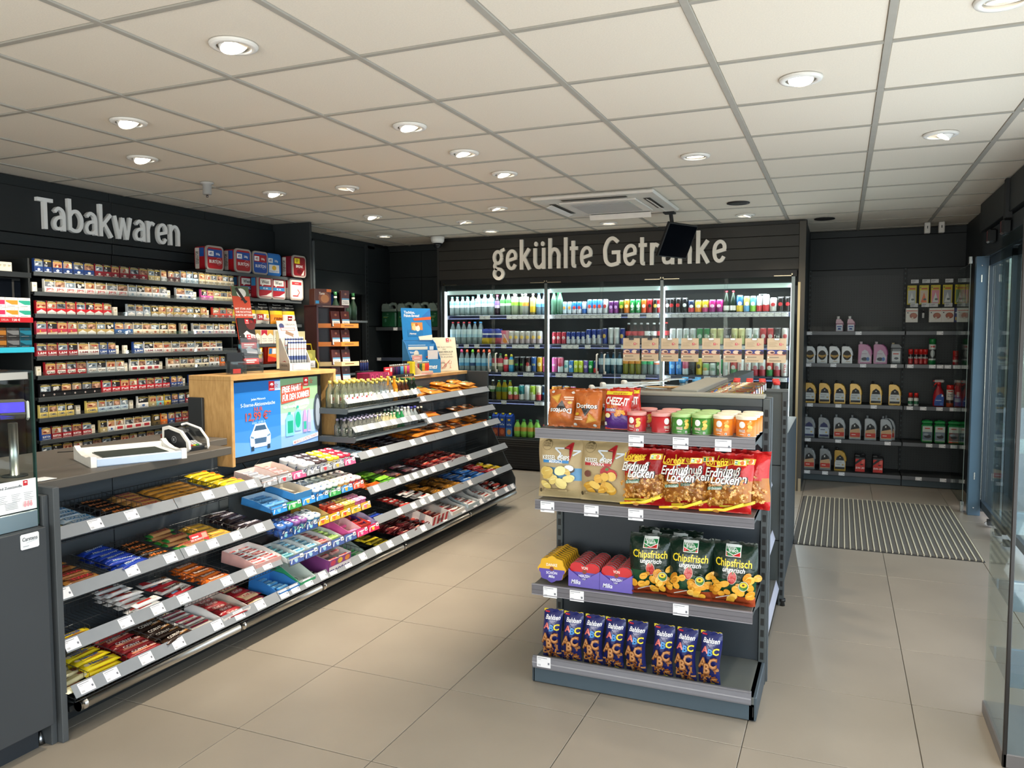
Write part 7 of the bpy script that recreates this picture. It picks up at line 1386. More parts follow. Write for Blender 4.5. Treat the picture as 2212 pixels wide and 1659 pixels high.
DK={
 'ws':(lambda:bottle(.212,.031,'#dceef0','#5fc0b8','#eef4f6','#8fd2dc',lz=(.42,.76)),'small clear water bottle with turquoise label'),
 'wl':(lambda:bottle(.238,.038,'#dceef0','#6cc8c0','#eef4f6','#8fd2dc',lz=(.4,.78)),'large clear water bottle with turquoise label'),
 'pb':(lambda:bottle(.225,.031,'#4a3a4a','#c83a5a','#c8b4d0','#8a6aa8'),'dark purple bottle with pink cap'),
 'gl':(lambda:bottle(.245,.033,'#b6d4c4','#3c6a54','#dfeee2','#4aa04a',lz=(.42,.7)),'water bottle with green leaf label'),
 'lw':(lambda:bottle(.235,.037,'#d6e4c8','#eceff0','#8cc83a','#e6eee2',lz=(.45,.85)),'white capped lime flavoured bottle'),
 'ow':(lambda:bottle(.232,.036,'#dfe4e0','#f0f2f2','#e6963a','#eceeec',lz=(.42,.85)),'white capped orange flavoured bottle'),
 'yw':(lambda:bottle(.232,.033,'#e8dca0','#f2f2f0','#d8b41e','#e6d87a',lz=(.12,.8)),'yellow flavoured bottle with white cap'),
 'bc':(lambda:bottle(.24,.032,'#a8c8dc','#3a8ad0','#6aa8d8','#c0dcec'),'clear bottle with blue cap and label'),
 'gb':(lambda:bottle(.245,.034,'#8cc0a4','#3aa864',None),'ribbed green bottle with green cap'),
 'ls':(lambda:can(*SLIM,'#9cc4e0','#c8d8e0','#d8a04a'),'slim pale blue can'),
 'bs':(lambda:can(*SLIM,'#3a8ad0','#c9ccd4','#c83a3a'),'slim blue and silver can'),
 'ss':(lambda:can(*SLIM,'#c8ccd0','#3a6ab4',None),'slim silver can'),
 'bt':(lambda:can(*TALL,'#4a92d4','#c8ccd4','#d0483c'),'tall blue and silver can'),
 'st':(lambda:can(*TALL,'#c6c9cc','#b4b7ba','#b03a3a'),'tall silver can'),
 'pu':(lambda:can(*SLIM,'#5a2c64','#7c3a7c','#b48ac0'),'dark purple can'),
 'br':(lambda:can(.14,.028,'#5a8a2c','#3a2c1c','#c8b03a'),'brown and green can'),
 'or':(lambda:can(.148,.029,'#e0842a','#c86a1c','#f0d8a8'),'bright orange can'),
 'gr':(lambda:can(.148,.029,'#2f9a52','#1f7a40','#d8e8d8','Sprite','#f0f4f0'),'bright green can'),
 'fa':(lambda:can(.148,.029,'#e2702a','#d05020','#f0e0d0'),'orange and red can'),
 're':(lambda:can(.148,.029,'#b8252c','#a01f26','#1a1416'),'red can'),
 'bg':(lambda:can(.148,.029,'#1c1a1a','#26221e','#c8a84a'),'black can with gold lettering'),
 'rs':(lambda:can(.148,.029,'#c02c34','#9c2028','#e8d8d6'),'red can with pale swirl'),
 'bw':(lambda:can(.152,.031,'#1e1e20','#141416','#d8d8d8'),'black can with white figure'),
 'br2':(lambda:can(.152,.032,'#1c1a1c','#1c1a1c','#b8282c'),'black can with red print'),
 'sr':(lambda:can(.128,.032,'#2a3a5c','#c8404c','#e8e4e2'),'short dark blue and red can'),
 'yo':(lambda:can(.128,.034,'#e8d050','#e08a2c','#f0e8d0'),'short yellow and orange can'),
 'yp':(lambda:can(.128,.034,'#e0c83a','#c84a7c','#e8d8b0'),'short yellow and pink can'),
 'pk':(lambda:can(.13,.034,'#c8388c','#9a2c74','#f0d0e0'),'short magenta can'),
 'wi':(lambda:bottle(.215,.03,'#15281c','#a82430','#e6e4d8',None,.42,(.1,.32),None,'gloss'),'small dark green wine bottle with red neck'),
 'by':(lambda:can(*HALF,'#3a78c0','#e0c040','#e8e4d8'),'blue and yellow can'),
 'yb':(lambda:can(.16,.03,'#e0d870','#6aa8d8','#f0f0e0'),'pale yellow and blue can'),
 'lg':(lambda:can(.16,.03,'#6ab8d0','#8cc850','#e8f0e0'),'light blue and green can'),
 'sv':(lambda:can(.16,.029,'#c8ccce','#d0484c','#ececec'),'silver and red can'),
 'svt':(lambda:can(.172,.033,'#d0d2d4','#c83a40','#eeeeee'),'tall silver and red can'),
 'jw':(lambda:can(.14,.034,'#e6e4e0','#c8c6c2','#c03a40'),'short white can with red seal'),
 'bk':(lambda:can(.145,.033,'#1c1a1c','#2a2426','#b8343a',None,'#fff','#b03038'),'black and red mixed drink can'),
 'bo':(lambda:can(.145,.033,'#1e1c1e','#d8602c','#e6e0d8',None),'black and orange mixed drink can'),
 'lb':(lambda:can(.145,.032,'#2a3038','#5aa0d8','#e8ecf0'),'black and light blue can'),
 'wr':(lambda:bottle(.25,.033,'#d6e8ee','#c8404a','#b8dcee','#d8ecf4',lz=(.3,.66)),'clear water bottle with red cap'),
 'wb':(lambda:bottle(.25,.033,'#d6e8ee','#4a9cd8','#b8dcee','#d8ecf4',lz=(.3,.66)),'clear water bottle with blue cap'),
 'fp':(lambda:can(.145,.033,'#c8c4c0','#b8a8b0','#e8c060'),'silver four-pack can'),
 'pr':(lambda:can(*SLIM,'#c83a4e','#b02c40','#f0e6e6','S','#c83a4e'),'pink red slim can with white disc'),
 'rb':(lambda:can(*SLIM,'#2a3f8e','#b8bcc8','#c8ccd2'),'slim silver and deep blue can'),
 'rbt':(lambda:can(.162,.029,'#2a3f8e','#b8bcc8','#c8ccd2'),'tall silver and deep blue can'),
 'sst':(lambda:can(.178,.031,'#c2c6ca','#a8acb0',None),'tall plain silver can'),
 'bd':(lambda:can(.17,.029,'#22307a','#2a3a86','#c8a44a'),'tall deep blue can with gold mark'),
 'co':(lambda:bottle(.225,.032,'#2a1512','#b8bcc0','#b8262e','#c2323a',.4,(.42,.62),None,'liquid'),'cola bottle with red label'),
 'cw':(lambda:bottle(.225,.032,'#2a1512','#e4e6e6','#e8eaec','#e8eaec',.4,(.42,.62),None,'liquid'),'cola bottle with white label'),
 'cr':(lambda:bottle(.232,.032,'#2a1512','#c8302c','#c22c34','#c22c34',.4,(.42,.62),None,'liquid'),'cola bottle with red cap and red label'),
 'wh':(lambda:can(*HALF,'#e4e6e6','#d2d6d6','#c8ccd0'),'white beer can with grey ring'),
 'wg':(lambda:can(*HALF,'#dfe4e2','#cfd6d2','#9ab09c'),'pale grey beer can'),
 'gc':(lambda:can(*HALF,'#1f8a44','#187038','#c8dcc8'),'green beer can'),
 'cm':(lambda:can(*HALF,'#e2dc9c','#d2cc8c',None,'5,0','#5a5a3a'),'cream beer can'),
 '50':(lambda:can(*HALF,'#1c1c1e','#161618',None,'50','#e6e6e6'),'black beer can with number 50'),
 'w2':(lambda:can(*HALF,'#dfe2e4','#cfd4d8',None,'2','#26282c'),'white beer can with number 2'),
 'rc':(lambda:can(*HALF,'#b8282e','#9c2026','#e0d0cc'),'red beer can'),
 'wrd':(lambda:can(*HALF,'#e8e6e4','#dcdad8','#cc5a5c'),'white beer can with red ring'),
 'wgr':(lambda:can(*HALF,'#e4e4e2','#2f7a4a','#c84a4e'),'white and green beer can'),
 'sp1':(lambda:bottle(.245,.031,'#d8eaf0','#d84a7a','#5aa0d0','#a8d0e4',.34,(.25,.6),None,'pet',True),'sport water bottle with pink cap'),
 'sp2':(lambda:bottle(.245,.031,'#d8eaf0','#e0603c','#5aa0d0','#a8d0e4',.34,(.25,.6),None,'pet',True),'sport water bottle with orange cap'),
 'sp3':(lambda:bottle(.245,.031,'#d8eaf0','#7cc83a','#2a4a7a','#a8d0e4',.34,(.25,.6),None,'pet',True),'sport water bottle with green cap'),
 'cj':(lambda:bottle(.2,.031,'#d8dcc0','#2f7a3c','#e6e4cc','#c84a5c',.3,(.3,.75)),'cream juice bottle with green cap'),
 'kr':(lambda:bottle(.195,.03,'#c82a3c','#e0d03a','#d83a4a','#e8e0d8',.3,(.2,.7),None,'gloss',True),'red children drink bottle with yellow cap'),
 'kb':(lambda:bottle(.195,.03,'#3a9ad0','#e0d03a','#4aa8dc','#e8e0a8',.3,(.2,.7),None,'gloss',True),'blue children drink bottle with yellow cap'),
 'mb':(lambda:can(*HALF,'#15171a','#101214',None,'III','#5ac83a'),'black energy can with green mark'),
 'mr':(lambda:can(*HALF,'#2a1a1c','#d8d4d0','#b83a40'),'black, red and white energy can'),
 'my':(lambda:can(*HALF,'#2a5aa0','#26508e',None,'III','#e0d83a'),'blue energy can with yellow mark'),
 'mg':(lambda:can(*HALF,'#d8aa2c','#c8981e','#efe0a8'),'gold energy can'),
 'mp':(lambda:can(*HALF,'#d868a8','#c85898',None,'III','#f6e0ee'),'pink energy can'),
 'mrp':(lambda:can(*HALF,'#d8708c','#c8d4d8','#c03a50'),'rose energy can'),
 'lt':(lambda:can(*SLIM,'#b8dcdc','#dfe8e8','#4a9aa0'),'slim pale teal can'),
 'lb2':(lambda:can(*SLIM,'#3a7ac4','#4a94d8','#e8eef4'),'slim bright blue can'),
 'ly':(lambda:can(*SLIM,'#c2d03a','#b4c230','#e8f0b0'),'slim lime yellow can'),
 'lp':(lambda:can(*SLIM,'#7a62b4','#6a54a4','#d8ccec'),'slim violet can'),
 'lgn':(lambda:can(*SLIM,'#1f9a44','#188038','#c8ecd0'),'slim emerald can'),
 'lbr':(lambda:can(*SLIM,'#2a3a6c','#c8343c',None),'slim navy and red can'),
 'ib':(lambda:bottle(.225,.031,'#2a5a74','#1c2a34','#c2dcea','#d2e6f0',.34,(.42,.72),None,'liquid'),'dark blue bottle with pale label'),
 'og':(lambda:bottle(.21,.031,'#9a9a1e','#e08a2c','#e08a2c','#e09a3c',.34,(.52,.7),None,'liquid'),'olive lemonade bottle with orange label'),
 'gn':(lambda:bottle(.21,.031,'#b8d0cc','#3aa86a','#3ab070','#48b87c',.34,(.5,.68)),'clear bottle with green label'),
 'oc':(lambda:bottle(.21,.031,'#c0ccd0','#d85a34','#d86a40','#e0e0e0',.34,(.5,.68)),'clear bottle with orange red label'),
 'lbl':(lambda:can(*HALF,'#3a8ad8','#2f7ac8','#8cc0ec'),'sky blue tall can'),
 'pks':(lambda:can(*HALF,'#d8688c','#d0d4d8','#c83a5a'),'pink and silver tall can'),
 'blk':(lambda:can(.16,.033,'#1e1c1e','#1e1c1e','#3a3638'),'plain black can'),
 'gbt':(lambda:can(.175,.032,'#d8b82c','#e0c43c','#5a4a2c'),'golden yellow can'),
 'gs':(lambda:can(.125,.033,'#7cb46a','#d8dcd0','#c89a4a'),'short green and cream can'),
 'ssh':(lambda:can(.125,.033,'#c2d0c8','#c8cecc','#7aa08c'),'short silver green can'),
 'rg':(lambda:can(*HALF,'#c23a34','#3a8a4c','#f0e8e0'),'red and green beer can'),
 'ty':(lambda:can(*HALF,'#e2dcd8','#d8d2ce',None,'TYSK','#b8282e'),'white beer can with big red letters'),
 'wr2':(lambda:can(*HALF,'#d8d8d6','#b83a48','#c87a84'),'pale beer can with red foot'),
 'tl':(lambda:can(*HALF,'#2f8a94','#e6eaea','#1c5a64'),'teal and white energy can'),
 'wm':(lambda:can(*HALF,'#e2e6e8','#d6dadc',None,'III','#a8b0b8'),'white energy can'),
 'lm':(lambda:can(*HALF,'#a8c83a','#e2e8d0',None,'III','#f4f8e6'),'lime energy can'),
 'cr2':(lambda:can(*HALF,'#e4dcc0','#c83a44',None,'III','#a82c3c'),'cream and red energy can'),
 'db':(lambda:can(*HALF,'#1c2a44','#16233a',None,'III','#58b0e8'),'dark blue energy can'),
 'om':(lambda:can(*HALF,'#e08a2c','#1c1a18',None,'III','#1c1a18'),'orange and black energy can'),
 'mel':(lambda:can(.15,.031,'#9cc850','#d8645c','#e8f0d8'),'green and rose fruit can'),
 'dk':(lambda:bottle(.22,.032,'#1c1a1a','#e8e8e6','#4a7a3c','#e0e0d8',.34,(.4,.7),None,'liquid'),'dark cola bottle with green label'),
 'ol':(lambda:bottle(.215,.034,'#b09a1e','#3a7a44','#3a6a34','#4a7a3c',.3,(.42,.66),None,'liquid'),'golden juice bottle with green label'),
 'gsm':(lambda:bottle(.19,.037,'#7cb040','#2f8a3c','#8cc84a','#d8a04a',.3,(.2,.6),None,'gloss'),'green smoothie bottle with green cap'),
 'gj':(lambda:bottle(.15,.036,'#d8dcd4','#c83a34',None,None,.3),'clear short glass bottle'),
}
_dproto={}
def drink(k):
    if k not in _dproto:_dproto[k]=DK[k][0]()
    return _dproto[k]
CNT={}
def stock(si,items,back=(),dyb=.075):
    z=CSZ[si]
    for row in (0,1):
        src=items if row==0 else back
        for k,x in src:
            CNT[(si,row)]=CNT.get((si,row),0)+1;n=CNT[(si,row)]
            drink(k).put('%s, %s in %s row, cooler shelf %s'%(DK[k][1],ORD[n],'front' if row==0 else 'second',NUM[si+1]),'drinks in the cooler',(x,YF+.115+row*dyb+rnd.uniform(-.003,.003),z-.002),rnd.uniform(-.15,.15))
def Z(ks,xs):return list(zip(ks.split(),xs))
stock(0,Z('ws ws ws ws ws wl wl wl pb gl gl lw ow yw bc bc gb gb ls ls bs bs ss bt bt bt st pu pu br or gr gr',[-4.115,-4.05,-3.985,-3.92,-3.855,-3.785,-3.705,-3.625,-3.55,-3.485,-3.415,-3.342,-3.211,-3.122,-3.055,-2.99,-2.88,-2.81,-2.755,-2.70,-2.645,-2.59,-2.535,-2.475,-2.417,-2.36,-2.30,-2.24,-2.185,-2.128,-2.07,-2.01,-1.95])
      +Z('fa re bg rs bw',[-1.89,-1.83,-1.77,-1.735,-1.64])+Z('br2 br2 bw sr yo yp pk pk wi wi',[-1.60,-1.535,-1.47,-1.405,-1.335,-1.265,-1.195,-1.125,-1.06,-.995][:10])
      +Z('by yb lg sv svt jw bk bk bo lb',[-.93,-.865,-.805,-.745,-.683,-.615,-.548][:7]+[-.48]),Z('ws ws wl gl lw lw gb',[-4.02,-3.95,-3.74,-3.45,-3.28,-3.36,-2.86]))
stock(1,Z('wr wr wr wr wb wb',[-4.11,-4.04,-3.97,-3.90,-3.83,-3.762])+Z('fp fp fp fp fp fp',[-3.38,-3.313,-3.246,-3.179,-3.112,-3.045])
      +Z('pr pr pr rb rb rb rb rbt rbt rbt bd sst sst bd co co co cw cw co cr',[-2.875,-2.82,-2.765,-2.71,-2.655,-2.60,-2.545,-2.486,-2.426,-2.366,-2.305,-2.24,-2.176,-2.115,-2.05,-1.983,-1.916,-1.85,-1.783,-1.72,-1.655])
      +Z('wh wh wg wg gc gc cm cm 50 cm cm w2 wg rc rc 50 wrd wgr wgr',[-1.588,-1.52,-1.452,-1.384,-1.316,-1.248,-1.18,-1.112,-1.044,-.976,-.908,-.84,-.772,-.704,-.636,-.568,-.50][:17]),Z('wr wr wb',[-4.08,-3.94,-3.79]))
stock(2,Z('sp1 sp2 sp3 sp2 sp2 sp2 cj',[-4.0,-3.93,-3.86,-3.79,-3.72,-3.652,-3.585])+Z('cj kr kb mb mb mr my mg mp',[-3.515,-3.448,-3.383,-3.315,-3.246,-3.178,-3.11,-3.042,-2.976])
      +Z('mp mrp lt lb2 ly ly lp lgn lbr ib ib ib ib',[-2.87,-2.80,-2.735,-2.68,-2.625,-2.57,-2.515,-2.46,-2.405,-2.342,-2.276,-2.21,-2.144])+Z('og og og gn gn oc oc',[-2.078,-2.012,-1.946,-1.88,-1.815,-1.75,-1.72][:6])
      +Z('lbl lbl pks blk gbt gs ssh gc wg rg ty ty wr2 wr2 rg wr2 ty',[-1.59,-1.522,-1.454,-1.386,-1.318,-1.25,-1.182,-1.114,-1.046,-.978,-.91,-.842,-.774,-.706,-.638,-.57,-.50]),
      Z('mb mb my mg mp mp lt lb2 ly lp',[-3.28,-3.21,-3.14,-3.07,-3.0,-2.835,-2.70,-2.65,-2.6,-2.545]))
stock(3,Z('dk dk ol ol mel mel tl wm lm cr2 db om',[-3.68,-3.61,-3.535,-3.462,-3.392,-3.325,-3.258,-3.19,-3.122,-3.054,-2.986][:11])+Z('om lb2 mg mp mel lp lb2',[-2.87,-2.80,-2.73,-2.66,-2.592,-2.53,-2.47])+Z('ty wr2',[-.568,-.50]),
      Z('ol ol tl wm lm cr2 db om lbl lp',[-3.5,-3.43,-3.29,-3.22,-3.155,-3.09,-3.02,-2.84,-2.77,-2.70]),.075)
ctn=carton(.075,.075,.26,'#26489c','#4a86c8','#e0a05a','IceTea');ctn2=carton(.075,.075,.26,'#26489c','#8a3a2c','#c8603c','IceTea')
for i,(x,p) in enumerate(((-3.575,ctn2),(-3.49,ctn2),(-3.405,ctn))):p.put('blue ice tea carton with yellow cap, %s on the cooler floor'%ORD[i+1],'ice tea cartons in the cooler',(x,YF+.17,.357))
stock(4,Z('ws ws gsm gsm gsm gsm gj gj',[-3.72,-3.65,-3.31,-3.23,-3.15,-3.07,-2.99][:7]),Z('gsm gsm gsm',[-3.27,-3.19,-3.11]),.09)
# pouches and multipacks on the second shelf
for i,(x,c1,c2,nm) in enumerate(((-3.69,'#2a3a8c','#e0c040','yellow'),(-3.61,'#2a3a8c','#d8b83a','orange yellow'),(-3.53,'#2a3a8c','#c8546a','berry'))):
    m=MB();P=pillow(.095,.17,.05,seed=i+3);bag(m,P,.095,.17,c1,c1,'foil',8,10,lambda u,v:c2 if v<.45 else ('#dfe4f0' if .62<v<.74 else c1));thing('drink_pouch',m,'%s and blue juice pouch on the second cooler shelf'%nm,'pouch','juice pouches in the cooler',(x,YF+.1,1.392))
m=MB();m.box(-.045,0,0,.045,.2,.15,'#d8a0a8','gloss',.002);m.decal(plane((-.045,0,0),(1,0,0),(0,0,1)),[('e',.05,.04,.03,.03,'#e08a3a'),('l',(.01,.15),(.09,.01),.008,'#f0f0f0'),('r',.0,.11,.06,.15,'#d86a8a')],'gloss',.0004,.0003,1);thing('juice_box_pack',m,'pink and orange juice box pack on the second cooler shelf','box',None,(-3.452,YF+.09,1.392))
# ================================================================= SNACK GONDOLA
gn=thing('snack_gondola',None,'dark grey snack gondola with a four-shelf end bay facing the viewer','gondola')
GC='#3d444b';GS='#4a4e50'
m=MB();m.box(-1.19,3.45,.09,-.30,3.475,1.235,'#2f363d','coatsteel',.002);part('back_panel',m,gn)
m=MB();m.box(-.98,3.435,1.20,-.30,3.49,1.235,'#3c4144','coatsteel',.002);m.box(-1.19,3.43,1.235,-.29,3.50,1.252,'#8a897f','coatsteel',.004);part('top_cap',m,gn)
def upright(x,y,z1,nm='slotted_upright',ax='x'):
    m=MB();m.box(x-.015,y-.02,0,x+.015,y+.02,z1,'#454b4d','coatsteel',.002)
    for k in range(int(z1/.05)-1):m.box(x-.007,y-.0212,.06+k*.05,x+.007,y-.0195,.09+k*.05,'#0c0d0e','matt')
    part(nm,m,gn)
upright(-1.205,3.455,1.235);upright(-.283,3.455,1.235)
m=MB();m.box(-.298,3.47,0,-.262,3.50,1.24,'#50565a','coatsteel',.002);part('corner_post',m,gn)
def gshelf(z,y0,x0,x1,rail_h=.042,lip=.0,thick=.022,glassh=.05):
    m=MB();m.box(x0,y0,z-thick,x1,3.45,z,'#5d5953','coatsteel',.002);s=part('shelf',m,gn)
    m=MB();yr=y0-.002
    m.box(x0-.004,yr-.010,z-rail_h,x1+.004,yr,z+.002,'#5a5856','plast',.0015);m.box(x0-.004,yr-.0115,z-rail_h+.004,x1+.004,yr-.0098,z-.003,'#66646a','gloss');m.box(x0-.004,yr-.014,z-.0005,x1+.004,yr-.002,z+.003,'#85838a','plast');m.box(x0-.004,yr-.014,z-rail_h-.001,x1+.004,yr-.004,z-rail_h+.003,'#85838a','plast');m.box(x0-.004,yr-.0122,z-rail_h*.55,x1+.004,yr-.0112,z-rail_h*.48,'#545258','plast')
    part('price_rail',m,s)
    for x,sg in ((x0,1),(x1,-1)):
        m=MB();m.prism([(3.45,z+.008),(y0+.01,z-.004),(y0+.01,z-.03),(y0+.12,z-.035),(3.41,z-.08),(3.45,z-.08)],lambda a,b,d:Vector((x+sg*d,a,b)),0,.003,'#4a5052','coatsteel');part('bracket',m,s)
    m=MB();m.box(x0,yr-.006,z+.002,x1,yr-.004,z+glassh,'#ffffff','lip');part('clear_lip',m,s)
    return s
gt=tagmesh(.062,.046);gtm=gt.mesh('price_tag')
def gtags(s,y,z,xs):
    for x in xs:link('price_tag',gtm,s,(x,y,z))
SH=[(.43,3.10,-1.205,-.295),(.80,3.10,-1.19,-.295),(1.108,3.10,-1.19,-.297)]
s=gshelf(.43,3.10,-1.205,-.295);gtags(s,3.085,.405,(-1.124,-1.004,-.567))
s=gshelf(.80,3.10,-1.19,-.295,.038);gtags(s,3.085,.775,(-1.137,-.942,-.754))
s=gshelf(1.108,3.10,-1.19,-.297,.038);gtags(s,3.085,1.078,(-.755,-.576,-.412))
# bottom shelf and base
m=MB();m.box(-1.195,3.075,.07,-.28,3.45,.098,'#5c5f5c','coatsteel',.002);s=part('bottom_shelf',m,gn)
m=MB();m.box(-1.195,3.058,.074,-.288,3.072,.128,'#6a6a70','plast',.002);m.box(-1.195,3.0565,.082,-.288,3.0585,.12,'#77777e','gloss');m.box(-1.195,3.054,.098,-.288,3.058,.103,'#94949a','plast');part('price_rail',m,s);gtags(s,3.0535,.108,(-1.141,))
m=MB();m.box(-1.19,3.066,.12,-.29,3.068,.178,'#ffffff','lip');part('clear_lip',m,s)
m=MB();m.box(-1.20,3.08,.004,-.275,3.10,.072,'#44525c','coatsteel',.003);m.box(-.30,3.08,.004,-.270,3.47,.098,'#414c54','coatsteel',.003);m.box(-1.205,3.08,.004,-1.19,3.47,.098,'#414c54','coatsteel',.003);m.box(-.284,3.0785,.02,-.281,3.08,.06,'#111','matt');part('plinth',m,gn)
# centre spine and rear bays
m=MB();m.box(-.69,3.48,.05,-.59,6.0,1.235,'#3a4146','coatsteel',.002);m.box(-.70,3.50,1.235,-.58,4.5,1.262,'#8a897f','coatsteel',.004);part('spine',m,gn)
m=MB()
for z0,z1 in ((.03,.36),(.364,.78),(.784,1.2)):m.box(-.6,4.50,z0,-.285,4.52,z1,'#4a5051','coatsteel',.002)
m.box(-.6,4.49,1.19,-.26,4.53,1.205,'#565b5c','coatsteel');part('end_panel',m,gn);upright(-.275,4.51,1.19)
m=MB();m.lathe([(.016,.0,'#2a2a2a'),(.012,.02,'#2a2a2a'),(.018,.025,'#1a1a1a'),(.018,.04,'#1a1a1a')],10,-.268,4.5,'plast');part('foot',m,gn)
m=MB();m.box(-.6,3.5,.004,-.31,4.49,.12,'#3d464d','coatsteel');part('side_plinth',m,gn)
for z,d in ((.14,.305),(.42,.33),(.72,.35)):
    m=MB();m.box(-.59,3.5,z-.02,-d,4.49,z,'#6a6964','coatsteel');s=part('side_shelf',m,gn)
    m=MB();m.prism([(-d,z),(-d+.016,z-.048),(-d+.02,z-.046),(-d+.004,z+.003)],lambda a,b,e:Vector((a,e,b)),3.5,4.49,'#b9bccb','plast');part('price_rail',m,s)
    m=MB();m.box(-d-.001,3.5,z,-d+.001,4.49,z+.06,'#ffffff','lip');part('clear_lip',m,s)
m=MB();m.box(-1.36,4.45,.0,-.70,6.0,.9,'#3a3430','coatsteel');m.box(-.6,4.52,.0,-.285,6.0,.905,'#3a4146','coatsteel');m.box(-1.2,3.5,0,-.70,4.45,1.17,'#3b3532','coatsteel');part('rear_bay',m,gn)
# snacks on the gondola
def crispbag(name,label,group,cat_,w,h,t,loc,back,mat,colfn,items,seed,lean=.1,rz=0.0,flip=False,cinch=0.0,wr=.1,top=None):
    m=MB();P0=pillow(w,h,t,14,18,.09,0,seed,wr,cinch)
    P=(lambda u,v,e=0.0,side=1:Vector((-P0(1-u,1-v,e,side).x*-1 if 0 else w*0+P0(u,v,e,side).x,P0(u,v,e,side).y,P0(u,v,e,side).z))) 
    bag(m,P,w,h,back,back,mat,16,20,colfn)
    if items:bagprint(m,P,w,h,items,mat)
    for e in (.0,1):   # crimped seams
        for k in range(3):
            v=.006+.012*k if e==0 else .994-.012*k
            m.decal(lambda x,y,q:P(x/w,y/h,q),[('r',.01,v*h-.0012,w-.01,v*h+.0012,top or back)],mat,.0022,.0002,.012)
    o=thing(name,m,label,cat_,group)
    M=Matrix.Translation(loc)@Matrix.Rotation(rz,4,'Z')@Matrix.Rotation(-lean,4,'X')
    if flip:M=Matrix.Translation(loc)@Matrix.Rotation(rz,4,'Z')@Matrix.Rotation(-lean,4,'X')@Matrix.Translation((0,0,h))@Matrix.Rotation(pi,4,'Y')
    o.matrix_basis=M;return o
def chips_blob(cx,cy,s,cols,n,seed,flat=.7):
    r=random.Random(seed);it=[]
    for i in range(n):
        it.append(('e',cx+r.uniform(-1,1)*s,cy+r.uniform(-.6,.6)*s,s*r.uniform(.3,.5),s*r.uniform(.2,.34),cols[i%len(cols)],r.uniform(-1,1)))
        if i%2:it.append(('l',(it[-1][1]-s*.2,it[-1][2]),(it[-1][1]+s*.2,it[-1][2]+s*.1),s*.05,cols[(i+1)%len(cols)]))
    return it
def star1(x,y,s,c1='#d5dce4',c2='#b5262c'):
    q=lambda a,b,c,d,w=.075:('l',(x+s*a,y+s*b),(x+s*c,y+s*d),s*w,c1)
    return [q(-.55,.3,-.05,.3),q(-.55,.3,-.2,.03),q(-.2,.03,-.36,-.22),q(-.36,-.22,-.1,-.04),q(.42,.2,.8,.2),q(.8,.2,.42,-.04),
            ('p',[(x-.06*s,y+s*.3),(x+s*.28,y+s*.6),(x+s*.38,y+s*.6),(x+s*.36,y-s*.05),(x+s*.27,y-s*.36),(x+s*.22,y+s*.36),(x+s*.08,y+s*.36)],c2)]
def kessel(label,loc,kind,seed,rz=0.0,group='kettle chip bags on the second shelf',lean=.1,back=False):
    w,h=.215,.262;kr='#b39d74'
    blue=kind=='sea'
    def cf(u,v):
        if blue and .28<v<.5 and u>.12+.3*abs(v-.42):return '#5f93bd'
        return kr
    it=[('e',.045,h*.865,.024,.024,'#6a5a3c'),('e',.045,h*.865,.0225,.0225,kr),('t','EXTRA',.045,h*.885,.008,'#5c4d33',{'w':.03}),('t','KNUSPRIG',.045,h*.85,.008,'#5c4d33',{'w':.034})]+star1(.13,h*.72,.085)
    it+=[('t','KESSEL CHIPS',w*.42,h*.66,.019,'#eef0ee',{'w':.125,'b':1}),('r',.03,h*.575,.15,h*.622,'#2f7cb8' if blue else '#b02a2e'),('t','MEERSALZ' if blue else 'PAPRIKA',.09,h*.598,.011,'#f2f2f0',{'w':.062,'b':1})]
    if blue:it+=[('e',.15,h*.48,.026,.016,'#4a3a30'),('e',.15,h*.5,.022,.013,'#e8ebee'),('e',.125,h*.45,.012,.01,'#d9d2c4')]+chips_blob(.09,h*.34,.058,['#e2cf84','#d8c070','#eadb9c','#cfae58'],13,3)
    else:it+=[('e',.13,h*.48,.026,.024,'#a81f24'),('e',.155,h*.44,.024,.024,'#c02c2c'),('e',.135,h*.53,.008,.006,'#4a7a34'),('e',.045,h*.44,.016,.014,'#6a3a2c')]+chips_blob(.1,h*.32,.058,['#d8ac44','#c8942c','#e2bc5c','#d09c38'],14,5)
    it+=[('r',.035,h*.115,.14,h*.15,'#8f7a54'),('r',.036,h*.118,.139,h*.147,kr),('r',.04,h*.135,.13,h*.14,'#7a6644'),('r',.04,h*.124,.1,h*.129,'#7a6644'),('e',.02,h*.12,.006,.009,'#4c3f2a')]
    return crispbag('crisps_bag',label,group,'crisps',w,h,.075,loc,kr,'kraft',cf,it if not back else it[:12],seed,lean,rz,cinch=.0,wr=.07)
kessel('brown paper kettle chip bag with blue flavour band, in front',(-1.10,3.165,.803),'sea',4,.05);kessel('brown kettle chip bag behind the blue banded one',(-1.085,3.27,.803),'sea',9,-.03,lean=.06)
kessel('brown paper kettle chip bag with red flavour band, in front',(-.91,3.16,.803),'pap',14,-.02);kessel('brown kettle chip bag behind the red banded one',(-.885,3.265,.803),'pap',19,.04,lean=.05)
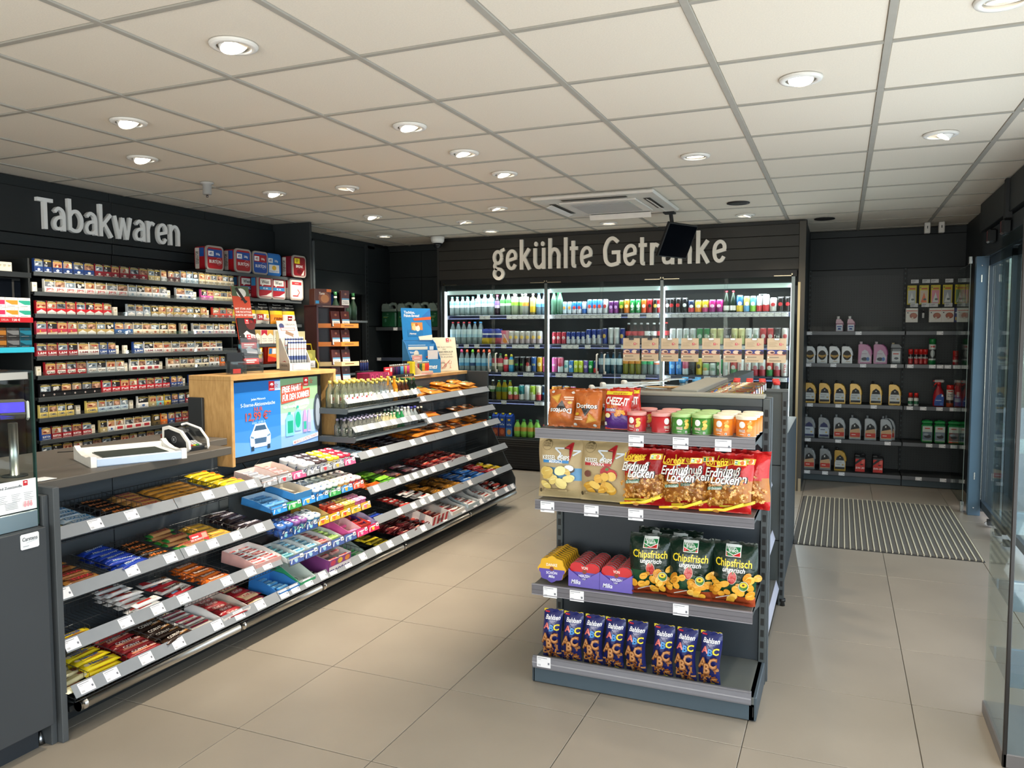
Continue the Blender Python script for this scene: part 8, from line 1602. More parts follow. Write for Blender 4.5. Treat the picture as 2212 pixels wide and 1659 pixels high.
def locken(label,loc,seed,rz=0.0,lean=.1,cinch=.0):
    w,h=.178,.235;r=random.Random(seed)
    def cf(u,v):return '#c01f20' if v>.5+.04*sin(8*u) or v<.1+.07*u else '#b3702c'
    it=[]
    for i in range(58):
        x=r.uniform(.012,w-.012);y=r.uniform(.15,.48+.1*x/w)*h;a0=r.uniform(0,6.3);c=['#c98c3c','#b3762a','#d6a252','#9c6222'][i%4];R0=.0075
        P=[(x+R0*cos(a0+k*.8),y+R0*sin(a0+k*.8)) for k in range(5)]
        for a,b in zip(P,P[1:]):it.append(('l',a,b,.009,c))
        it.append(('l',P[1],P[2],.003,'#e9c486'))
    it+=[('p',[(.005,h*.085),(w*.6,h*.13),(w-.005,h*.24),(w-.005,h*.19),(w*.6,h*.085),(.005,h*.045)],'#e0c02c'),('e',w*.4,h*.07,.012,.007,'#c98a3a')]
    it+=[('t','Lorenz',w*.36,h*.87,.026,'#dcb832',{'w':.085,'b':1}),('l',(w*.14,h*.8),(w*.4,h*.79),.004,'#dcb832'),('l',(w*.4,h*.79),(w*.58,h*.83),.004,'#dcb832'),
           ('t','Erdnuß',w*.42,h*.7,.034,'#1a1012',{'w':.112,'b':2,'i':1}),('t','Locken',w*.56,h*.595,.034,'#1a1012',{'w':.112,'b':2,'i':1}),('t','Erdnuß',w*.41,h*.703,.033,'#eceae6',{'w':.108,'b':1,'i':1}),('t','Locken',w*.55,h*.598,.033,'#eceae6',{'w':.108,'b':1,'i':1}),('t','Classic',w*.4,h*.525,.013,'#f0d8c8',{'w':.04}),
           ('p',[(w*.2,h*.41),(w*.2,h*.46),(w*.52,h*.49),(w*.52,h*.44)],'#20563a'),('t','Erdnüssen',w*.36,h*.45,.011,'#dfe8dc',{'w':.048,'rot':.08}),('r',w*.72,h*.83,w*.97,h*.92,'#c9a23a'),('r',w*.74,h*.845,w*.95,h*.905,'#e6e4dc'),('r',w*.75,h*.85,w*.8,h*.9,'#2f7a44'),('r',w*.8,h*.85,w*.85,h*.9,'#a2b83a'),('e',w*.89,h*.876,.007,.008,'#d8602c')]
    return crispbag('crisps_bag',label,'peanut puff bags on the second shelf','crisps',w,h,.085,loc,'#b81e20','bag',cf,it,seed,lean,rz,wr=.15,cinch=cinch,top='#cf3a34')
locken('red peanut puff bag beside the kettle chips, its top crumpled',(-.735,3.16,.803),21,.1,.12,.05);locken('red peanut puff bag in the middle of the second shelf front',(-.565,3.155,.803),22,.02,.1);locken('red peanut puff bag at the outer end of the second shelf front',(-.395,3.15,.803),23,-.04,.12)
locken('red peanut puff bag behind, next to the kettle chips',(-.72,3.27,.803),24,-.1,.05);locken('red peanut puff bag behind the middle one',(-.545,3.27,.803),25,.1,.04);locken('red peanut puff bag sticking out past the gondola corner',(-.335,3.265,.803),26,-.25,.06)
def chipsfrisch(label,loc,seed,rz=0.0,lean=.1):
    w,h=.182,.248
    def cf(u,v):return '#14271d' if v>.42 else ('#1d4a30' if v>.2 else ('#a24420' if v<.13 else '#183a26'))
    it=[('r',w*.33,h*.77,w*.66,h*.955,'#e9ebe6'),('r',w*.345,h*.78,w*.645,h*.947,'#2b7a46'),('p',[(w*.345,h*.845),(w*.5,h*.79),(w*.645,h*.845),(w*.645,h*.78),(w*.345,h*.78)],'#c22a2a'),('l',(w*.345,h*.85),(w*.5,h*.795),.0025,'#e9ebe6'),('l',(w*.5,h*.795),(w*.645,h*.85),.0025,'#e9ebe6'),('t','funny-',w*.46,h*.91,.013,'#eef2ea',{'w':.036,'b':1}),('t','frisch',w*.5,h*.868,.013,'#eef2ea',{'w':.036,'b':1}),
          ('t','Chipsfrisch',w*.5,h*.68,.03,'#e6cb2e',{'w':.145,'b':1}),('t','ungarisch',w*.52,h*.57,.019,'#f0f0ea',{'w':.09,'b':1,'i':1}),('e',w*.5,h*.44,.019,.026,'#c8b8a8'),('e',w*.5,h*.44,.017,.024,'#b02420'),('l',(w*.45,h*.48),(w*.45,h*.4),.003,'#d86050'),('l',(w*.5,h*.54),(w*.51,h*.5),.004,'#4a7a2c')]
    it+=chips_blob(w*.82,h*.36,.05,['#d99a2e','#e6b04a','#c98722'],8,seed)+chips_blob(w*.18,h*.27,.046,['#d99a2e','#e2a83c','#b8781e'],8,seed+1)+chips_blob(w*.68,h*.18,.046,['#e0a636','#d0902a','#e8bc58'],8,seed+2)
    it+=[('l',(w*.2,h*.1),(w*.5,h*.17),.003,'#cfd2c8'),('e',w*.78,h*.34,.019,.019,'#e4e4d2'),('e',w*.78,h*.34,.0175,.0175,'#3a6a2c'),('e',w*.78,h*.36,.014,.01,'#e0b828'),('e',w*.78,h*.36,.005,.004,'#5a3014'),('r',.004,.004,w-.004,h*.06,'#8e3218')]
    return crispbag('crisps_bag',label,'paprika crisp bags on the third shelf','crisps',w,h,.085,loc,'#14201a','bag',cf,it,seed,lean,rz,wr=.13)
chipsfrisch('dark green crisp bag beside the purple gift boxes',(-.705,3.165,.433),31,.12,.08);chipsfrisch('dark green crisp bag in the middle, standing forward',(-.545,3.155,.433),32,.03,.13);chipsfrisch('dark green crisp bag at the outer end of its shelf',(-.375,3.16,.433),33,-.06,.12)
chipsfrisch('dark green crisp bag behind the middle one',(-.60,3.27,.433),34,.05,.03);chipsfrisch('dark green crisp bag behind, toward the gift boxes',(-.70,3.28,.433),35,.0,.02)
def corn(label,loc,seed,rz=0.0,flip=False,lean=.12):
    w,h=.125,.16
    it=[('p',[(w*.24,h*.52),(w*.5,h*.86),(w*.76,h*.52)],'#1c1614'),('p',[(w*.31,h*.55),(w*.5,h*.8),(w*.69,h*.55)],'#c8702c'),('p',[(w*.33,h*.5),(w*.5,h*.3),(w*.67,h*.5)],'#1c1614'),('p',[(w*.3,h*.545),(w*.7,h*.545),(w*.5,h*.33)],'#1c1614'),
          ('t','Doritos',w*.5,h*.58,.022,'#1a1412',{'w':.1,'b':2}),('t','Doritos',w*.5,h*.583,.021,'#f2f0ec',{'w':.095,'b':1}),('p',[(w*.55,h*.12),(w*.92,h*.2),(w*.62,h*.4)],'#c8943c'),('p',[(w*.6,h*.17),(w*.85,h*.22),(w*.65,h*.33)],'#d8a84c'),('r',w*.1,h*.2,w*.44,h*.24,'#e6c8b0'),('r',w*.1,h*.26,w*.4,h*.29,'#e6c8b0'),('e',w*.14,h*.08,.008,.006,'#e6e6e0'),('e',w*.85,h*.07,.007,.006,'#e6e6e0'),('e',w*.2,h*.36,.01,.006,'#d8b03a')]
    return crispbag('crisps_bag',label,'corn chip bags on the top shelf','crisps',w,h,.07,loc,'#b8622a','bag',lambda u,v:'#b8622a' if (u+v*.7)%.5>.12 else '#c2703a',it,seed,lean,rz,flip,wr=.2)
corn('orange corn chip bag standing upside down at the shelf end',(-1.10,3.17,1.112),41,.12,True);corn('orange corn chip bag standing upright beside the upside down one',(-.985,3.16,1.112),42,-.06)
corn('orange corn chip bag behind the upright one',(-.96,3.27,1.112),43,.2,lean=.0);corn('orange corn chip bag behind the upside down one',(-1.08,3.28,1.112),44,-.3,True,0.0)
def cheez(label,loc,seed,rz=0.0,lean=.12,full=True):
    w,h=.118,.168
    it=[('r',.004,h*.86,w-.004,h*.955,'#dcc82a'),('t','GRAB & GO!',w*.56,h*.908,.01,'#b0281e',{'w':.062,'b':1}),('t','CHEEZ-IT',w*.5,h*.7,.03,'#f0ece6',{'w':.1,'b':2,'rot':-.06}),('t',"SNAP'D",w*.36,h*.555,.015,'#e08a2c',{'w':.05,'b':1,'rot':-.05}),('r',w*.1,h*.44,w*.52,h*.515,'#5a2a8a'),('t','CHEESE & CHILLI',w*.31,h*.478,.01,'#f2ece6',{'w':.045,'b':1})]+chips_blob(w*.62,h*.36,.026,['#d88a2c','#e0a03c','#c8741e'],8,seed)+[('e',w*.2,h*.34,.012,.01,'#e8d8a0'),('r',w*.03,h*.1,w*.12,h*.18,'#e6e2dc')]
    return crispbag('crisps_bag',label,'cheese snack bags on the top shelf','crisps',w,h,.06,loc,'#b22a20','bag',lambda u,v:'#4f2378' if v<.3+.1*sin(3*u) else '#b8291f',it,seed,lean,rz,wr=.12)
cheez('red and purple cheese snack bag with yellow top band',(-.85,3.155,1.112),51,-.03);cheez('red cheese snack bag half hidden behind the first',(-.84,3.27,1.112),52,.2,0.0)
# crisp tubes
def tube(c,lid,seed,chip):
    h=.082;r=.0385;m=MB();m.lathe([(r,0,'#b8b4ae'),(r,.003,c),(r,h-.012,c)],22,0,0,'gloss')
    f=cylmap(r,0)
    it=[('e',-.014,h*.6,.012,.013,'#efece6'),('p',[(-.024,h*.36),(-.004,h*.36),(-.002,h*.26),(-.026,h*.26)],'#a01d28'),('t','PRINGLES',-.014,h*.31,.011,'#f0e6d2',{'w':.024,'b':1})]
    it+=[('e',.014,h*.66,.010,.006,chip,.3),('e',.016,h*.5,.010,.007,'#e6c050',-.4),('e',.013,h*.36,.011,.007,chip,.5),('r',-.022,h*.14,-.006,h*.165,'#f0e6dc'),('r',.008,h*.08,.016,h*.18,'#e8e4de'),('r',.01,h*.1,.014,h*.16,'#3a3a3a')]
    m.decal(f,it,'gloss',.0006,.0003,.006)
    l=MB();l.lathe([(r+.001,h-.014,lid),(r+.0018,h-.012,lid),(r+.0018,h-.002,lid),(r,h,lid),(r-.005,h-.0015,lid)],22,0,0,'plast')
    return Proto('crisp_tube',m,[('lid',l)],'crisps')
TBS={'red':tube('#b41d24','#d8938c',1,'#d8ae44'),'green':tube('#3f7f2c','#a4c47e',2,'#d0a83c'),'orange':tube('#d8771c','#e6dcc4',3,'#d8902c')}
tn={}
for c,xs in (('red',(-.769,-.668)),('green',(-.586,-.504)),('orange',(-.421,-.334))):
    for row in range(3):
        for i,x in enumerate(xs):
            if c=='red' and row==1 and i==0:continue
            tn[c]=tn.get(c,0)+1
            TBS[c].put('%s cardboard crisp tube, %s row, %s'%(c,['front','middle','rear'][row],'nearer the snack bags' if i==0 else 'nearer the outer end'),'crisp tubes on the top shelf',(x+.004*row,3.15+row*.085,1.109),(.0,1.2 if c=='red' and i==1 else .05)[i if c=='red' else 1]+(.3 if c=='green' and i==0 else 0))
# gift chocolate boxes
def heart(w,h):
    o=[]
    for k in range(24):
        t=2*pi*k/24;o.append((w/2*sin(t)**3*1.02,h*.42*(13*cos(t)-5*cos(2*t)-2*cos(3*t)-cos(4*t))/15+h*.52))
    return o
def flower(w,h):return [(w/2*(.93+.07*cos(8*t))*cos(t),h/2+h/2*(.93+.07*cos(8*t))*sin(t)) for t in [2*pi*k/32 for k in range(32)]]
def gift(kind):
    w,h=.132,.118;m=MB()
    o=flower(w,h) if kind=='danke' else heart(w,h)
    if kind!='danke':o=[(max(-w/2,min(w/2,x)),y) for x,y in o]
    c='#dba81e' if kind=='danke' else '#bf2026'
    pz=lambda a,b,k:m.prism(o,lambda x,y,d:Vector((x,d,y)),a,b,c,'gloss',k);pz(0,.008,c);pz(.008,.014,'#dcd8d6' if kind!='danke' else c);pz(.014,.018,'#1c161c')
    f=plane((0,0,0),(1,0,0),(0,0,1));hh=h*.5
    lo=[(x*.985,y) for x,y in o if y<hh];lo.sort(key=lambda p:math.atan2(p[1]-hh*.6,p[0]));it=[]
    it.append(('p',[(max(p[0] for p in lo)*.99,hh)]+[(-max(p[0] for p in lo)*.99,hh)]+sorted([p for p in lo if p[0]<=0],key=lambda p:-p[1])+sorted([p for p in lo if p[0]>0],key=lambda p:p[1]),'#5a4aa2'))
    it+=[('t','DANKE' if kind=='danke' else 'VON',0,h*.66,.012,'#f0e6dc',{'b':1,'w':.05 if kind=='danke' else .028}),('e',0,h*.52,.01,.009,'#7c3a24'),('t','SCHÖN' if kind=='danke' else 'HERZEN',0,h*.37,.011,'#f0eef6',{'b':1,'w':.05}),('t','Milka',0,h*.24,.012,'#f4f2f8',{'b':1,'i':1,'w':.028})]
    m.decal(f,it,'gloss',.0005,.0003,1)
    m.decal(plane((0,.0,h),(1,0,0),(0,1,0)),[('r',-.03,.003,-.016,.015,'#1c1820'),('r',.016,.003,.03,.015,'#1c1820')],'gloss',.0006,.0003,1)
    return Proto('chocolate_gift_box',m,[],'chocolates')
gi={'danke':gift('danke'),'herz':gift('herz')}
for i in range(9):gi['danke'].put('yellow and purple gift chocolate box, %s of its file from the front'%ORD[i+1],'yellow gift boxes on the third shelf',mat=Matrix.Translation((-1.132,3.125+i*.0245,.434))@Matrix.Rotation(-.05,4,'X'))
for c,x in enumerate((-.985,-.845)):
    for i in range(8):gi['herz'].put('red heart gift box, %s from the front in the purple tray %s'%(ORD[i+1],'nearer the yellow boxes' if c==0 else 'nearer the crisp bags'),'heart gift boxes on the third shelf',mat=Matrix.Translation((x,3.128+i*.0245,.436))@Matrix.Rotation(-.05,4,'X'))
    m=MB();w=.137;ty=3.122
    m.prism([(-w/2,0),(w/2,0),(w/2,.075),(.0,.03),(-w/2,.075)],lambda a,b,d:Vector((a,d,b)),-.002,0,'#6a5ab0','paper')
    for s in (-1,1):m.prism([(0,0),(.22,0),(.22,.05),(0,.075)],lambda a,b,d:Vector((s*w/2+d,a,b)),0,.002,'#6252a6','paper')
    m.box(-w/2,0,0,w/2,.22,.0015,'#6252a6','paper')
    m.decal(plane((0,-.0021,0),(1,0,0),(0,0,1)),[('t','Milka',-.035,.022,.018,'#f0eef6',{'b':1,'i':1,'w':.042})],'paper',.0005,.0003,1)
    thing('gift_tray',m,'purple card tray of heart boxes %s'%('beside the yellow gift boxes' if c==0 else 'beside the dark green crisps'),'tray','purple gift box trays',(x,ty,.4325))
# biscuit bags
def abc(seed):
    w,h,t=.086,.208,.05;r=random.Random(seed);m=MB()
    P=pillow(w,h,t,8,14,.06,0,seed,.06)
    bag(m,P,w,h,'#1f2560','#d8c22a','bag',10,16,lambda u,v:'#1f2560' if v>.02 else '#8a4a24')
    it=[('r',.006,h*.93,.026,h*.97,'#c2283a'),('r',.009,h*.945,.022,h*.955,'#f0dcd8'),('t','Bahlsen',w*.52,h*.845,.019,'#f0eef4',{'w':.066,'b':1,'i':1}),('t','RUSSISCH',w*.52,h*.768,.006,'#b8b4d0',{'w':.024}),('t','BROT',w*.52,h*.745,.006,'#b8b4d0',{'w':.014}),
          ('t','A',w*.26,h*.665,.026,'#d8706a',{'b':2}),('t','B',w*.52,h*.625,.026,'#3a86c8',{'b':2}),('t','C',w*.77,h*.65,.026,'#e0cc34',{'b':2})]
    for i in range(26):
        x=r.uniform(.008,w-.008);y=r.uniform(.015,.3)*h;a=r.uniform(0,3.1);it.append(('l',(x-.009*cos(a),y-.009*sin(a)),(x+.009*cos(a),y+.009*sin(a)),.0065,['#8a5228','#a06a3a','#6e3c1c','#b07c4a'][i%4]))
    B_='#9c6334';D_='#c08a58'
    for ch,cx,cy in (('A',w*.26,h*.43),('C',w*.72,h*.44),('B',w*.48,h*.33)):it+=[('t',ch,cx,cy,.04,'#5a3014',{'b':4,'sx':.85}),('t',ch,cx,cy+.001,.038,B_,{'b':3,'sx':.85}),('t',ch,cx-.0006,cy+.002,.036,D_,{'sx':.85})]
    bagprint(m,P,w,h,it,'bag',.0014,.01)
    return m
am=[abc(61),abc(62)];ap=[Proto('biscuit_bag',a,[],'biscuits') for a in am]
for i,(x,rz) in enumerate(((-1.135,.1),(-1.042,.08),(-.948,.02),(-.856,.03),(-.762,-.02),(-.648,.02),(-.555,-.05),(-.458,-.04))):
    ap[i%2].put('dark blue letter biscuit bag, %s along the lowest shelf from the aisle side'%ORD[i+1],'biscuit bags on the lowest shelf',mat=Matrix.Translation((x,3.142,.1))@Matrix.Rotation(rz,4,'Z')@Matrix.Rotation(-.09,4,'X'))
# hooks with hanging sweet bags, tongs, bottles, acrylic screen and cards
hk=thing('hook_rack',None,'row of wire display hooks with clear label holders on the gondola spine','hook rack')
for i in range(8):
    y=3.56+i*.125
    for dy in (0,.05):
        m=MB();m.tube([(-.6,y+dy,1.232),(-.375,y+dy,1.24)],.003,6,'#b9a98c','metal');part('prong',m,hk)
    m=MB();m.box(-.378,y-.005,1.19,-.374,y+.055,1.25,'#c9c6dc','acryl');m.box(-.3735,y+.0,1.2,-.373,y+.05,1.235,'#e6e4f0','paper');part('label_holder',m,hk)
HB_=[('#c8302c','#e8c030','red'),('#e0b428','#d8702c','yellow'),('#3a6ab4','#e8c030','blue'),('#d8602c','#f0d040','orange')]
n=0
for i in range(8):
    for j in range(4):
        n+=1;c1,c2,nm=HB_[(i*3+j)%4];m=MB();P=pillow(.11,.15,.03,seed=n);bag(m,P,.11,.15,c1,c1,'foil',6,8,lambda u,v:c2 if .4<v<.7 else c1)
        o=thing('hanging_sweet_bag',m,'%s sweet bag, %s deep on hook %s from the viewer'%(nm,ORD[j+1],['one','two','three','four','five','six','seven','eight'][i]),'sweets','sweet bags on the gondola hooks');o.matrix_basis=Matrix.Translation((-.55+j*.05,3.585+i*.125,1.09))@Matrix.Rotation(pi/2,4,'Z')
bk=thing('bakery_top',None,'brown topped bakery counter with clear cover behind the top snack shelf','counter')
m=MB();m.box(-1.2,3.51,1.172,-.705,4.45,1.195,'#5a4a3c','board',.002);m.box(-1.2,3.51,1.195,-.72,3.52,1.225,'#7a6a58','board');part('brown_top',m,bk)
m=MB();m.box(-1.18,3.55,1.222,-.72,4.4,1.226,'#ffffff','lip');m.box(-.722,3.55,1.198,-.718,4.4,1.226,'#ffffff','lip');part('clear_cover',m,bk)
for i,(x,y,rz) in enumerate(((-.97,3.64,.42),(-.98,3.86,.5),(-.93,4.08,.55))):
    t=thing('bread_tongs',None,'clear handled bread tongs, %s from the viewer on the bakery top'%ORD[i+1],'tongs','bread tongs on the bakery top',(x,y,1.228),rz)
    for s in (-1,1):
        m=MB();m.prism([(-.13,.0),(.05,.0),(.1,.012),(.19,.018),(.19,.0215),(.1,.0165),(.05,.006),(-.13,.006)],lambda a,b,d:Vector((a,d+s*.0,.022+s*b)),-.013,.013,'#dfe2e0','satin');part('arm',m,t)
    m=MB();m.box(-.15,-.022,.006,-.125,.022,.038,'#e9e6dc','plast',.006);part('hinge',m,t)
    m=MB();m.prism([(.06,-.02),(.16,-.035),(.2,-.03),(.2,.03),(.16,.035),(.06,.02)],lambda a,b,d:Vector((a,b,d)),.002,.005,'#dfe8ec','acryl');m.prism([(.06,-.02),(.16,-.035),(.2,-.03),(.2,.03),(.16,.035),(.06,.02)],lambda a,b,d:Vector((a,b,d)),.041,.044,'#dfe8ec','acryl');part('clear_scoop',m,t)
m=MB();m.box(-.1,-.012,0,.12,.012,.012,'#a8742c','wood',.005);thing('wooden_handle',m,'brown wooden utensil handle lying beside the bread tongs','utensil',None,(-.83,4.0,1.228),.35)
bt=bottle(.335,.046,'#cfe0e4','#4a9ad0','#a8d0e4','#c8e0ec',.3,(.3,.6));br=bottle(.335,.046,'#cfdcde','#d0342e','#d86a64','#e8d0cc',.3,(.3,.6))
for i,x in enumerate((-.884,-.806,-.73,-.652,-.572,-.50,-.428,-.352)):
    for j in range(2):
        (bt if i<4 else br).put('large water bottle with %s cap, %s along behind the gondola, %s row'%('blue' if i<4 else 'red',ORD[i+1],'front' if j==0 else 'rear'),'large water bottles behind the gondola',(x-.02*j+.02,4.66+j*.2+(.0 if x<-.7 or x>-.58 else 0),.906))
ac_=thing('acrylic_screen',None,'clear acrylic screen behind the gondola with car wash cards clipped on','screen')
m=MB();m.box(-1.40,5.105,.90,-.30,5.111,1.532,'#ffffff','lip');part('sheet',m,ac_)
m=MB()
for x in (-1.40,-.62,-.305):m.box(x-.004,5.103,.9,x+.004,5.113,1.38 if x==-.62 else 1.532,'#d5e2e2','acryl')
part('edge',m,ac_)
XC=[-1.285,-1.16,-1.03,-.90,-.766,-.632,-.50,-.367]
for i,x in enumerate(XC):
    m=MB();w,h=.112,.152;m.box(-w/2,-.001,0,w/2,.0005,h,'#c9b294','paper');f=plane((-w/2,-.001,0),(1,0,0),(0,0,1))
    it=[('r',.0,h*.31,w,h*.53,'#3a3f7c'),('r',0,h*.31,w,h*.36,'#b8705c'),('e',.024,h*.42,.022,.012,'#d8b8a0'),('e',.03,h*.41,.012,.006,'#5a2c2c'),('e',.078,h*.42,.02,.012,'#dcc4ac'),('e',.1,h*.4,.012,.01,'#3a2c3c'),('r',.004,h*.2,.07,h*.24,'#8f8270'),('e',.008,h*.22,.005,.005,'#efe9de')]+logo(w*.64,h*.7,.014)
    for k in range(5):it.append(('r',.01,h*.66+k*.006,.06-.006*(k%3),h*.66+k*.006+.0014,'#a18f74'))
    for k in range(12):it.append(('r',.014+k*.006,h*.06,.014+k*.006+(.003 if i%2 else .002),h*.1,'#4a4038'))
    m.decal(f,it,'paper',.0005,.0002,1)
    o=thing('wash_card',m,'beige printed hanging card, %s from the aisle side on the clear screen'%ORD[i+1],'card','hanging cards on the clear screen',(x,5.098,1.327))
    q=MB();q.tube([(-.014,-.006,h-.01),(-.014,-.004,h+.02),(.0,0,h+.032),(.014,-.004,h+.02),(.014,-.006,h-.01)],.0016,5,'#4a4a4c' if i<2 else '#c8c8c6','metal');q.box(-.016,-.005,h-.012,.016,.004,h,'#2c2c2e' if i<2 else '#d2d2d0','metal',.002);part('clip',q,o)
m=MB();m.box(-.03,-.001,0,.03,.001,.05,'#e6e4e0','acryl');thing('small_label',m,'small clear label standing near the tongs','label',None,(-.74,4.42,1.195))

# ================================================================= MOTOR OIL WALL
mo_=thing('motor_oil_shelf',None,'dark pegboard wall shelving with motor oil bottles near the entrance','shelf')
m=MB();m.box(-.325,8.93,.1,.58,8.95,2.16,'#24292c','peg');part('pegboard',m,mo_)
m=MB();m.box(.592,8.93,.1,1.20,8.95,2.16,'#24292c','peg');part('pegboard',m,mo_)
m=MB();m.box(-.325,8.925,2.10,1.2,8.935,2.16,'#262b2e','coatsteel');part('top_trim',m,mo_)
for x in (-.315,.586):
    m=MB();m.box(x-.012,8.90,.02,x+.012,8.93,2.165,'#3a4043','coatsteel',.002)
    for k in range(42):m.box(x-.006,8.8985,.07+k*.05,x+.006,8.9005,.1+k*.05,'#08090a','matt')
    part('slotted_upright',m,mo_)
rt_=tagmesh(.055,.034).mesh('price_tag')
RS=[(1.524,(-.303,.158),(.875,1.13)),(1.20,(-.303,-.067,.208,.483),(.629,.819,.886,.951,1.024,1.10)),(.79,(-.279,-.01,.315),(.636,.753,.893,1.007,1.11)),(.43,(-.292,-.003,.45),(.815,.927,1.025,1.102)),(.105,(-.29,-.119,.036),(.728,.939,1.10))]
for z,ta,tb2 in RS:
    for a,b,tt in ((-.335,.573,ta),(.583,1.165,tb2)):
        yf=8.55 if z>.2 else 8.5
        m=MB();m.box(a,yf,z-.025,b,8.93,z-.004,'#36393b','coatsteel',.002);s=part('shelf',m,mo_)
        m=MB();m.box(a,yf-.010,z-.036,b,yf,z+.002,'#505258','plast',.002);part('price_rail',m,s)
        m=MB();m.box(a+.01,yf-.004,z,b-.01,yf-.002,z+.045,'#ffffff','lip');part('clear_lip',m,s)
        for x in tt:link('price_tag',rt_,s,(x,yf-.0112,z-.017))
m=MB();m.box(-.335,8.51,.006,.573,8.53,.085,'#3a464e','coatsteel',.002);m.box(.583,8.51,.006,1.165,8.53,.085,'#3a464e','coatsteel',.002);m.box(-.335,8.53,.0,1.165,8.93,.08,'#1d2124','matt');part('plinth',m,mo_)
# jerry-can style bottles: outline seen from the front, with depth
def jerry(w,h,d,col,capc,items,handle=True,mat='gloss',round_=.2,capx=-.28,capw=.2):
    """oil bottle seen from the front: neck near one side, sloping shoulder with a grip on the other"""
    o=[(-w*.5,0),(w*.5,0),(w*.5,h*.42),(w*.44,h*.62),(w*.3,h*.78),(w*.08,h*.87),(capx*w+capw*w*.6,h*.885),(capx*w-capw*w*.6,h*.885),(-w*.5,h*.84)]
    m=MB()
    for inset,y0,y1 in ((0,.25,.75),(.04,.1,.25),(.04,.75,.9),(.1,0,.1),(.1,.9,1)):
        k=1-inset;m.prism([(x*k,y*(1-inset*.3)+0) for x,y in o],lambda a,b,e:Vector((a,e,b)),-d*(1-y0),-d*(1-y1),col,mat)
    c=MB();c.lathe([(capw*w*.5,h*.88,capc),(capw*w*.5,h,capc)],12,capx*w,-d/2,'plast')
    ps=[('cap',c)]
    l=MB();l.decal(plane((-w/2,-d-.0002,0),(1,0,0),(0,0,1)),items,'paper',.0008,.0004,1);ps.append(('label',l))
    if handle:
        g=MB();g.tube([(w*.1,-d/2,h*.86),(w*.33,-d/2,h*.75),(w*.46,-d/2,h*.58),(w*.49,-d/2,h*.42)],d*.16,8,col,mat);ps.append(('grip',g))
    return Proto('oil_bottle',m,ps,'oil bottle')
def oval(w,h,base,items):return [('p',[(w*.08,h*.08),(w*.92,h*.08),(w*.94,h*.35),(w*.78,h*.6),(w*.5,h*.7),(w*.22,h*.6),(w*.06,h*.35)],base)]+items
W1,H1=.108,.235
OB={
 'gold':jerry(W1,H1,.07,'#a8842c','#1c1a18',oval(W1,H1,'#c9cdce',[('p',[(W1*.22,H1*.6),(W1*.5,H1*.7),(W1*.78,H1*.6),(W1*.86,H1*.46),(W1*.14,H1*.46)],'#17161a'),('r',W1*.08,H1*.08,W1*.92,H1*.17,'#1c1c20'),('t','MAX EXPERT',W1*.42,H1*.38,.009,'#4a4c52',{'w':W1*.5}),('e',W1*.75,H1*.27,.01,.008,'#b8a060'),('r',W1*.15,H1*.27,W1*.5,H1*.29,'#6a6c72'),('e',W1*.5,H1*.58,.006,.005,'#d8d8d8')]),mat='can'),
 'greyblue':jerry(W1,H1+.005,.07,'#6f757a','#7c8286',oval(W1,H1,'#b9c2cc',[('p',[(W1*.22,H1*.6),(W1*.5,H1*.7),(W1*.78,H1*.6),(W1*.86,H1*.48),(W1*.14,H1*.48)],'#262c5a'),('r',W1*.1,H1*.08,W1*.92,H1*.16,'#262c5a'),('r',W1*.2,H1*.36,W1*.6,H1*.39,'#2c3458'),('e',W1*.72,H1*.26,.01,.008,'#c8a858')]),mat='can'),
 'greyred':jerry(W1,H1+.012,.07,'#7b8084','#868b8f',oval(W1,H1,'#c8a078',[('p',[(W1*.2,H1*.62),(W1*.5,H1*.72),(W1*.8,H1*.6),(W1*.9,H1*.5),(W1*.12,H1*.42)],'#16161a'),('r',W1*.08,H1*.12,W1*.93,H1*.3,'#c2382c'),('l',(W1*.4,H1*.56),(W1*.5,H1*.64),.004,'#e8e8e8'),('l',(W1*.4,H1*.64),(W1*.5,H1*.56),.004,'#e8e8e8'),('r',W1*.2,H1*.2,W1*.55,H1*.23,'#f0d8d0')]),mat='can'),
 'dot':jerry(.10,.20,.06,'#d5d8da','#1a1a1c',[('e',.05,.085,.038,.05,'#2a2622'),('p',[(.012,.075),(.05,.055),(.09,.075),(.09,.095),(.05,.08),(.012,.095)],'#a87c2c'),('t','DOT-5,1',.05,.078,.012,'#e0c88a',{'b':1,'w':.06}),('r',.04,.02,.08,.026,'#b8a888')]),
 'pink':jerry(.125,.225,.07,'#a8568a','#c9bcc4',[('p',[(.02,.02),(.11,.02),(.115,.07),(.085,.13),(.06,.145),(.035,.125)],'#cfc9d2'),('e',.06,.05,.03,.018,'#4a4a52'),('e',.09,.05,.014,.02,'#5a7ab4'),('r',.035,.1,.08,.106,'#a890a4')],capx=-.3,capw=.24),
}
for k,xs,z,lb,ks in (('gold',(-.285,-.144,-.001,.148,.335,.505),.79,'gold motor oil bottle with black label cap, %s along the middle oil shelf',None),('greyblue',(-.286,-.143),.43,'grey motor oil bottle with blue label, %s on the fourth oil shelf',None),('greyred',(.003,.152,.294,.438),.43,'grey motor oil bottle with orange red label, %s of four on its shelf',None),
                         ('dot',(-.294,-.177,-.06,.058),1.20,'white brake fluid bottle with gold band, %s on the second oil shelf',None),('pink',(.224,.365),1.20,'purple pink screen wash bottle, %s of two',None),('greyred',(-.276,-.123),.105,'grey motor oil bottle with red band, %s on the lowest oil shelf',None)):
    for i,x in enumerate(xs):OB[k].put(lb%ORD[i+1],'oil bottles on the motor oil wall',(x,8.69 if z>.2 else 8.66,z-.003))
OB['greyred'].put('grey motor oil bottle peeking out behind the fourth red labelled one','oil bottles on the motor oil wall',(.47,8.78,.427))
OB['gold'].put('single gold motor oil bottle on the lowest oil shelf','oil bottles on the motor oil wall',(.018,8.66,.102))
